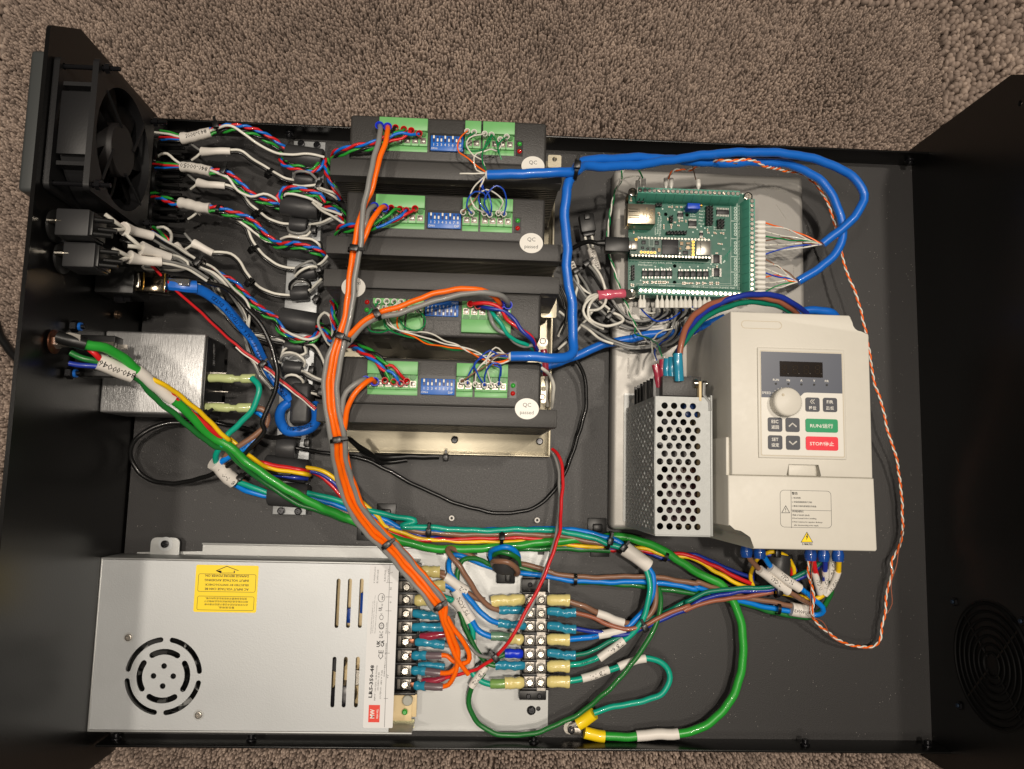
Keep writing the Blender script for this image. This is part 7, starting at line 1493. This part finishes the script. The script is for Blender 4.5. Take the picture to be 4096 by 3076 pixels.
text_on_path('ZONE-021', bpath('B3', [(1670,1520,2.9), (1740,1530,3.1), (1820,1500,2.9)]), .42, .36, mat('blue_black_print', (.05,.12,.30), .5), t, True)
MB().tube(bpath('B3', [(905,612,6.8), (960,618,6.8), (1010,625,6.7), (1085,630,6.4)]), .42, 10, sq=.8).build('boot', wm('cat'), t)
a = P('B3', 900, 575, 7.0); c = P('B3', 1040, 625, 7.0); MB().box(a[0], c[0], c[1], a[1], 6.4, 7.1, .06).build('plug', FILM, t)

# --- thin twisted pairs on the right
def pair(t, path, ca, cb, r=.058, pitch=1.0):
    wire(twist_path(path, r, pitch, 0), ca, r, t, n=6); wire(twist_path(path, r, pitch, math.pi), cb, r, t, n=6)
t = thing('signal_pair', 'orange and white twisted pair with thin brown strand looping right of the drive', 'wire')
path = multi(('C2', [(685,300,4.1), (730,245,4.6), (850,240,4.8), (950,195,5.4), (1100,172,7.8), (1290,165,7.9), (1400,210,7.0), (1520,238,5.4), (1620,255,4.6), (1700,285,4.0), (1780,350,3.5), (1850,460,3.0), (1900,590,2.8), (1930,690,2.8), (1960,830,2.6), (2000,980,2.6), (2060,1130,2.8), (2110,1290,2.8), (2145,1430,2.8)]), ('C3', [(1775,300,2.6), (1795,400,2.5), (1820,540,2.4), (1870,690,2.2), (1905,850,2.0), (1955,1000,1.6), (1975,1140,1.2)]), ('D2', [(1445,0,1.0), (1435,80,.9), (1400,180,.9), (1372,235,1.0), (1378,300,1.0), (1340,430,1.0), (1332,560,1.0), (1312,650,1.0), (1290,745,1.0), (1210,772,1.1), (1090,755,1.3), (990,695,1.6), (900,620,2.0), (870,560,2.4), (878,440,3.0), (852,330,3.4), (845,230,3.8), (845,160,4.2)]), step=.13)
pair(t, path, 'orange', 'white')
wire(offset_path(multi(('C2', [(890,310,4.1), (880,260,4.8), (865,190,5.6), (865,165,5.9), (920,175,6.2), (1000,195,6.0), (1200,190,6.5)]), step=.2)), 'brown', .04, t, n=6)
wire(multi(('D2', [(1455,0,1.0), (1420,150,1.2), (1395,290,1.4), (1370,370,1.5), (1375,500,1.4), (1345,560,1.1)]), step=.3), 'rust', .035, t, n=5)
wire(multi(('D2', [(1250,782,1.0), (1150,775,1.2), (1000,715,1.6), (930,610,2.2), (865,570,2.8), (860,400,3.6), (880,170,4.4)]), step=.3), 'rust', .035, t, n=5)
for (x, y) in ((770,105), (838,108), (1181,125)): ferrule_at(t, P('E1', x, y, 4.0), (0, -1, 0))
t = thing('signal_pair', 'green and white twisted pair running down the left edge of the grey tray', 'wire')
path = multi(('C2', [(350,235,4.6), (335,320,4.2), (290,430,3.6), (258,560,3.2), (242,700,2.8), (252,830,2.6), (275,940,2.4), (320,1080,2.4), (365,1200,2.4), (400,1290,2.6), (450,1400,3.0)]), step=.16); pair(t, path, 'catgreen', 'white', pitch=1.6)
for c, L in (('catgreen', [(500,300,4.1), (470,240,4.8), (405,190,5.0), (350,235,4.6)]), ('white', [(465,320,4.0), (480,290,4.4), (430,285,4.5), (350,305,4.3), (330,340,4.2)]), ('catgreen', [(450,1400,3.0), (440,1440,3.4), (540,1480,5.0), (610,1530,7.5), (640,1610,9.6)]), ('white', [(450,1400,3.0), (500,1470,4.2), (580,1540,6.8), (660,1620,9.6)]), ('white', [(720,1410,3.0), (640,1430,3.6), (580,1480,5.0), (565,1560,7.5), (590,1640,9.6)])): wire(bpath('C2', L), c, .06, t, n=6)
for (x, y) in ((415,135), (487,105)): ferrule_at(t, P('E1', x, y, 4.0), (0, -1, 0))
for L in ([(1165,1130,9.8), (1190,1230,9.8), (1205,1380,9.6)], [(1250,1075,10.0), (1250,1200,10.0), (1255,1350,9.8)]): MB().tube(bpath('E2', L), [.16]*3+[.27]*99 if 0 else .24, 12, sq=.8).build('crimp_sleeve', CR_R, t)
# brown, navy and teal arch into the upright supply
t = thing('supply_feed_cable', 'brown, navy and teal wires arching over the board edge into the upright perforated supply', 'cable')
for c, L in (('rust', [(772,1600,10.6), (785,1500,10.6), (820,1400,10.2), (880,1310,9.6), (980,1240,9.0), (1120,1190,8.4), (1280,1170,8.0), (1440,1190,7.6), (1560,1240,7.0), (1640,1300,6.0)]),
             ('navy', [(750,1620,9.8), (790,1500,9.8), (850,1390,9.4), (950,1290,9.0), (1080,1215,8.6), (1250,1165,8.4), (1400,1155,8.0), (1520,1180,7.6), (1620,1230,7.0), (1710,1300,6.0)]),
             ('dkteal', [(735,1610,9.4), (790,1530,9.2), (860,1430,8.8), (960,1330,8.4), (1100,1255,8.0), (1280,1215,7.6), (1420,1222,7.2), (1530,1255,6.8), (1600,1300,6.0)])): wire(bpath('C2', L), c, .2, t)
for L, m in (([(1412,1010,10.9), (1420,1120,10.9), (1430,1310,10.7)], CR_B), ([(1360,1050,10.4), (1355,1180,10.4), (1360,1330,10.2)], CR_B), ([(1310,1070,10.2), (1300,1200,10.2), (1310,1345,10.0)], CR_B)): MB().tube(bpath('E2', L), .30, 14, sq=.8).build('crimp_sleeve', m, t, smooth=60)
# limit switch leads at the lower row of the board
t = thing('sensor_harness', 'sheaf of grey and black leads sweeping from the lower board terminals to the left', 'wiring harness')
fx = [1000, 1040, 1187, 1240, 1295, 1347, 1398, 1450, 1498, 1547, 1607, 1660, 1712, 1762]
for x in fx: ferrule_at(t, P('E2', x, 505, 3.9), (0, 1, 0))
cl = ['grey','black','grey','black','grey','black','grey','black','grey','black','grey','black']
sweeps = [[(1150,600,3.0), (1060,650,2.8), (900,630,2.8), (780,540,3.0), (680,400,3.2), (600,250,3.6), (500,110,4), (400,0,4.2)], [(1170,620,2.8), (1060,660,2.6), (880,640,2.6), (740,540,2.8), (640,420,3.0), (560,270,3.4), (440,90,3.8)],
 [(1180,640,2.8), (1080,720,2.6), (900,730,2.6), (740,670,2.8), (600,560,3.0), (430,420,3.2), (330,280,3.4), (250,160,3.4)], [(1200,640,2.6), (1080,710,2.4), (900,700,2.4), (760,640,2.6), (620,520,2.8), (430,360,3.0), (280,190,3.2)],
 [(1360,680,2.8), (1330,760,2.8), (1220,860,3.0), (1060,930,3.1), (880,925,3.1), (700,870,3.0), (540,780,2.8), (420,710,2.6), (350,680,2.4)], [(1350,690,2.6), (1310,780,2.7), (1180,870,3.0), (1000,905,3.1), (840,895,3.1), (680,840,2.9), (500,750,2.6), (380,690,2.4)],
 [(1400,650,2.8), (1400,760,2.8), (1310,860,3.0), (1150,930,3.2), (960,950,3.1), (800,930,3.0), (600,850,2.6)], [(1440,640,2.7), (1430,740,2.8), (1360,830,2.9), (1240,910,3.1), (1060,955,3.1), (880,960,2.9)],
 [(1500,640,2.8), (1500,720,2.8), (1430,830,3.0), (1340,900,3.2), (1240,930,3.2)], [(1550,620,2.7), (1560,700,2.7), (1500,800,2.8), (1400,900,3.0), (1300,940,3.1)], [(1600,600,2.8), (1640,640,2.6)], [(1660,600,2.8), (1700,640,2.6)]]
for i, (x, L) in enumerate(zip(fx[2:], sweeps)): wire(smooth_path(pts('E2', [(x, 505, 3.9), (x, 560, 3.5)] + L), .25), cl[i], .105, t, n=8)
for c, L in (('white', [(225,60,4), (290,150,3.8), (310,240,3.4), (290,330,3.2), (280,380,3.0)]), ('grey', [(300,100,3.8), (360,190,3.4), (420,290,3.0), (480,400,2.8), (540,500,2.6), (650,530,2.6)]), ('white', [(240,170,3.4), (330,260,3.2), (440,350,3.0), (560,440,2.9), (660,520,2.8)]), ('black', [(120,260,2.4), (170,380,2.4), (190,520,2.2), (170,680,2.0), (120,800,1.8)]), ('black', [(100,300,2.0), (160,450,2.0), (175,600,1.9), (110,760,1.6)]), ('white', [(100,540,1.8), (160,590,1.8), (190,620,1.8)]), ('white', [(90,820,1.6), (130,740,1.8), (180,660,2.0)]), ('white', [(90,960,1.6), (200,860,1.8), (300,760,2.0), (400,640,2.2), (480,520,2.4)]), ('black', [(110,920,1.5), (210,820,1.7), (320,710,1.9)]), ('white', [(470,20,4.2), (560,140,4.0), (600,260,3.8), (610,300,3.8)]), ('white', [(345,690,2.4), (450,760,2.8), (560,850,3.0), (700,900,3.1)]), ('black', [(390,60,3.6), (300,40,3.4), (120,30,2)])): wire(bpath('E2', L), c, .1, t, n=8)
t = thing('shield_leads', 'white wires curling from a pink crimped ring lug at the lower left board screw', 'wire')
lug = P('E2', 905, 340, 3.3); MB().lathe([(.38, 0), (.38, .06)], (lug[0], lug[1], ZB+.03), n=20).build('ring_tongue', TINM, t); MB().tube([P('E2', 900, 342, 3.2), P('E2', 825, 345, 3.5)], .3, 8, sq=.3).build('lug_neck', TINM, t)
pp = bpath('E2', [(828,342,3.6), (760,345,3.7), (690,350,3.7), (620,350,3.7), (530,365,3.7)], .12); n_ = len(pp); MB().tube(pp, [.31+.035*math.sin(i*.9)+.06*i/n_ for i in range(n_)], 14, sq=.75).build('crimp_sleeve', CR_P, t, smooth=60)
for L in ([(535,360,3.8), (460,390,3.9), (390,450,4.0), (370,540,4.0), (410,620,3.9), (500,690,3.6), (590,735,3.3)], [(535,370,3.7), (470,420,3.9), (430,500,4.0), (430,590,3.9), (480,660,3.8), (580,695,3.7), (700,690,3.6), (790,665,3.5), (815,630,3.4), (780,590,3.3), (700,560,3.2), (640,545,3.0)], [(600,375,3.5), (620,410,3.7), (590,480,3.9), (520,525,4.0), (440,530,3.9)], [(540,350,3.6), (450,370,3.6), (400,420,3.5), (380,500,3.4)]): wire(bpath('E2', L), 'white', .105, t, n=8)
# usb cable and unused plug
t = thing('usb_cable', 'black cable with a square plug in the small controller board', 'cable')
a = P('C2', 222, 732, 4.5); c = P('C2', 398, 845, 4.5); MB().box(a[0], c[0], c[1], a[1], 3.8, 4.6, .06).build('plug_body', BLK_PL, t)
a2 = P('C2', 160, 762, 4.2); c2 = P('C2', 225, 800, 4.2); MB().tube([P('C2', 225, 780, 4.2), P('C2', 163, 780, 4.2)], [.26, .2], 12).build('strain_relief', BLK_PL, t); MB().box(c[0]-.02, c[0]+.25, (a[1]+c[1])/2-.2, (a[1]+c[1])/2+.22, 4.0, 4.35, .03).build('metal_tip', SIL, t)
wire(multi(('C2', [(165,780,4.2), (100,768,4.0), (20,795,3.4), (-60,840,2.6)]), ('C1', [(1830,1080-700,2.0)])[:0] or ('C2', [(-120,900,2.0)])), 'black', .17, t, n=10)
t = thing('unused_plug', 'black two part plug on white leads with an upright printed sleeve left of the board', 'connector')
M = Matrix.Translation(P('C2', 88, 640, 2.6)) @ Matrix.Rotation(rad(10), 4, 'Z') @ Matrix.Scale(.72, 4)
MB().box(-.75, .75, -.9, .95, -.5, .55, .08, M=M).build('housing', BLK_PL, t); MB().box(-.6, .6, -1.3, -.9, -.4, .4, .05, M=M).build('plug_end', BLK_TIE, t); MB().box(-.25, .3, .3, .9, .5, .85, .05, M=M).build('latch', BLK_PL, t)
wire(bpath('C2', [(70,715,2.6), (85,770,2.6), (110,840,2.7), (140,960,2.6), (160,1020,2.4)]), 'white', .1, t); wire(bpath('C2', [(120,710,2.6), (130,760,2.6), (128,830,2.7), (150,960,2.5)]), 'white', .1, t)
sl = bpath('C2', [(118,822,2.7), (135,870,2.7), (150,925,2.7), (165,980,2.7)]); sleeve(sl, .3, SLV, t); sleeve_text('840-00058', cut(sl, .02, .98), .3, t, False, .38)
sl = bpath('E2', [(235,0,4.0), (250,30,4.0), (265,70,4.0), (275,105,3.9)]); t = thing('printed_sleeve', 'small printed white sleeve next to the tall blue cable beside the drivers', 'sleeve'); sleeve(sl, .22, SLV, t, name='sleeve'); sleeve_text('840-', cut(sl, .05, .95), .22, t, False, .34)
wire(multi(('E2', [(140,-190,2.5), (190,-80,3.4), (225,0,3.9), (280,110,3.9)])), 'white', .1, t)
# short wires at the third driver and red crimp at the tray
t = thing('motor_cable', 'red, blue, teal and white wires twisting down from the third driver power plug', 'cable', MG)
for c, L in (('red', [(1165,400,10.5), (1210,395,11.1), (1300,395,11.3), (1390,440,11.2), (1440,510,11.0), (1530,580,10.9), (1600,630,10.8), (1635,690,10.4), (1655,750,9.4)]), ('navy', [(1225,412,10.5), (1300,430,11.2), (1400,450,11.2), (1490,510,11.0), (1545,590,11.0), (1610,655,10.8), (1660,740,9.8)]), ('teal', [(1310,440,10.6), (1340,480,11.0), (1390,540,11.0), (1430,620,10.8), (1500,670,10.5), (1590,700,10.2), (1640,750,9.2)]), ('grey', [(1305,450,10.6), (1320,520,11.0), (1370,590,10.8), (1450,625,10.7), (1490,680,10.4), (1560,712,10.1), (1630,700,10.2)])): wire(bpath('C1', L), c, .13, t)
t = thing('tray_ground_lead', 'white lead with a maroon crimped lug screwed to the driver tray right edge', 'wire')
MB().tube(bpath('C1', [(1705,735,3.4), (1715,800,3.4), (1720,860,3.3), (1722,930,3.2)]), .24, 12).build('crimp_sleeve', CR_R, t)
MB().lathe([(.35, 0), (.35, .06)], P('C1', 1702, 680, 2.95), n=18).build('ring_tongue', TINM, t)
wire(bpath('C1', [(1690,870,3.6), (1750,920,3.8), (1775,1000,3.6), (1775,1090,3.0), (1765,1160,2.0)]), 'white', .13, t); wire(bpath('C1', [(1725,930,3.2), (1730,1000,3.0), (1725,1090,2.4), (1735,1150,1.6)]), 'white', .12, t)

# ================================================================== cable ties
TT = [('B2', 880, 262, 3.15, -14, .34, 'cable tie on the topmost twisted cable above the black lip', 90), ('B2', 1388, 683, 1.7, 33, .22, 'cable tie on the highest two core lead near the bracket', 150), ('B2', 950, 690, 3.1, 18, .3, 'cable tie right of the upright printed sleeve', 90),
 ('B2', 887, 1045, 3.1, 8, .27, 'flat cable tie right of the crumpled blank sleeve', -60), ('B2', 1270, 1075, 1.8, 45, .22, 'cable tie on the second two core lead near its bend', 140), ('B2', 1240, 1410, 2.0, 50, .22, 'cable tie on the lead that branches off the third motor cable', 140),
 ('E5', 1962, 778, 5.9, 35, .42, 'large cable tie round the straight bundle above the slanting blue cable', 90), ('B3', 1432, 600, 2.9, 42, .22, 'cable tie on the lead going to the small core on bare bracket', 120), ('B3', 1512, 1122, 3.4, 40, .22, 'cable tie round the thin red lead', 90),
 ('B4', 345, 1212, 11.9, 96, .40, 'cable tie round the orange wires at the second driver', 90), ('C1', 482, 480, 12.3, -30, .30, 'cable tie on the orange and grey arch of the third driver', 90), ('C1', 218, 648, 11.7, 108, .52, 'cable tie where the orange arch joins the main bundle', 90),
 ('C1', 196, 1405, 10.4, 78, .50, 'cable tie round the orange bundle at the front tray edge', 90), ('E6', 297, 51, 5.8, 50, .48, 'cable tie round the orange bundle just above the large supply', 90), ('E6', 700, 530, 4.5, 50, .46, 'lowest cable tie round the orange and grey bundle', 90),
 ('D1', 820, 897, 3.3, -40, .30, 'cable tie joining the red and grey leads left of the strip', 90), ('D1', 862, 95, 1.2, 0, .42, 'cable tie on the coloured bundle above the black choke', 70), ('D1', 368, 35, 1.5, 2, .48, 'cable tie on the teal and brown wires right of the orange bundle', 100),
 ('D1', 1590, 105, 1.5, 15, .62, 'widest cable tie, holding all cables left of the white blank sleeve', 90), ('D1', 1682, 150, 1.9, 40, .46, 'cable tie at the upper end of the blank sleeve by the upright supply', 90), ('D1', 1362, 370, 1.5, 2, .34, 'cable tie on the brown and blue pair right of the strip', -80),
 ('D1', 1828, 692, 1.9, -25, .34, 'cable tie on the rust and navy wires', 90), ('D1', 1978, 212, 1.3, 20, .34, 'small cable tie on the yellow and red wires inside the thick green loop', -70), ('D2', 652, 530, 1.3, 5, .36, 'cable tie left of the upside down printed sleeve', -90), ('D2', 640, 412, 2.0, -8, .5, 'cable tie under the printed drive sleeves', 90),
 ('B4', 2118, 560, 11.0, 5, .62, 'cable tie clamping both blue cables behind the drivers', 90), ('E2', 280, 108, 3.9, 60, .26, 'cable tie below the small printed sleeve', 90), ('E2', 395, 30, 4.0, 45, .3, 'cable tie on the leads left of the tray edge', 90), ('E2', 640, 610, 2.9, 35, .42, 'cable tie in the middle of the white loops', 90),
 ('D4', 950, 548, 2.5, 40, .44, 'cable tie at the lower end of the folded white label', 60), ('D4', 1415, 292, 1.3, 3, .22, 'cable tie at the core with the open end', 90), ('C1', 985, 1530, .4, 0, .2, 'loose cable tie head at the end of the short black cord', 90), ('D4', 710, 115, 5.4, 45, .3, 'cable tie on the yellow and red wires by the filter corner', 60), ('D2', 637, 178, 3.0, 5, .24, 'cable tie on top of the yellow loop below the drive', 90),
 ('E3', 500, 680, 1.5, 20, .25, 'cable tie by the first small core', 90), ('E3', 440, 1170, 1.5, 5, .25, 'cable tie right of the core under the second large one', 90), ('E4', 545, 90, 1.9, -15, .25, 'cable tie at the driver corner below the third large core', 90), ('E4', 520, 415, 1.3, 30, .25, 'cable tie hanging off the core on bare bracket', 90), ('E4', 470, 1195, 1.7, 10, .22, 'cable tie on the lead above the blocky core', 90), ('E4', 570, 1440, 1.9, 5, .22, 'cable tie right of the last small core', 90)]
for v, x, y, z, a, R_, lb, hd in TT: tie(v, x, y, z, a, R_, lb, hd, tail=.25 if R_ < .3 else .4)

# ================================================================== finishing: put every thing's origin at its base
bpy.context.view_layer.update()
CH = {}
for o in bpy.data.objects:
    if o.parent: CH.setdefault(o.parent.name, []).append(o)
for o in list(bpy.data.objects):
    if o.parent or o.type != 'EMPTY' or o.location.length > 1e-9: continue
    P_ = []
    def walk(q):
        for k in CH.get(q.name, []):
            if k.type == 'MESH': P_.extend([k.matrix_world @ Vector(b) for b in k.bound_box])
            walk(k)
    walk(o)
    if not P_: continue
    c = Vector(((min(p.x for p in P_)+max(p.x for p in P_))/2, (min(p.y for p in P_)+max(p.y for p in P_))/2, min(p.z for p in P_)))
    o.location = c
    for k in CH.get(o.name, []): k.location = k.location - c
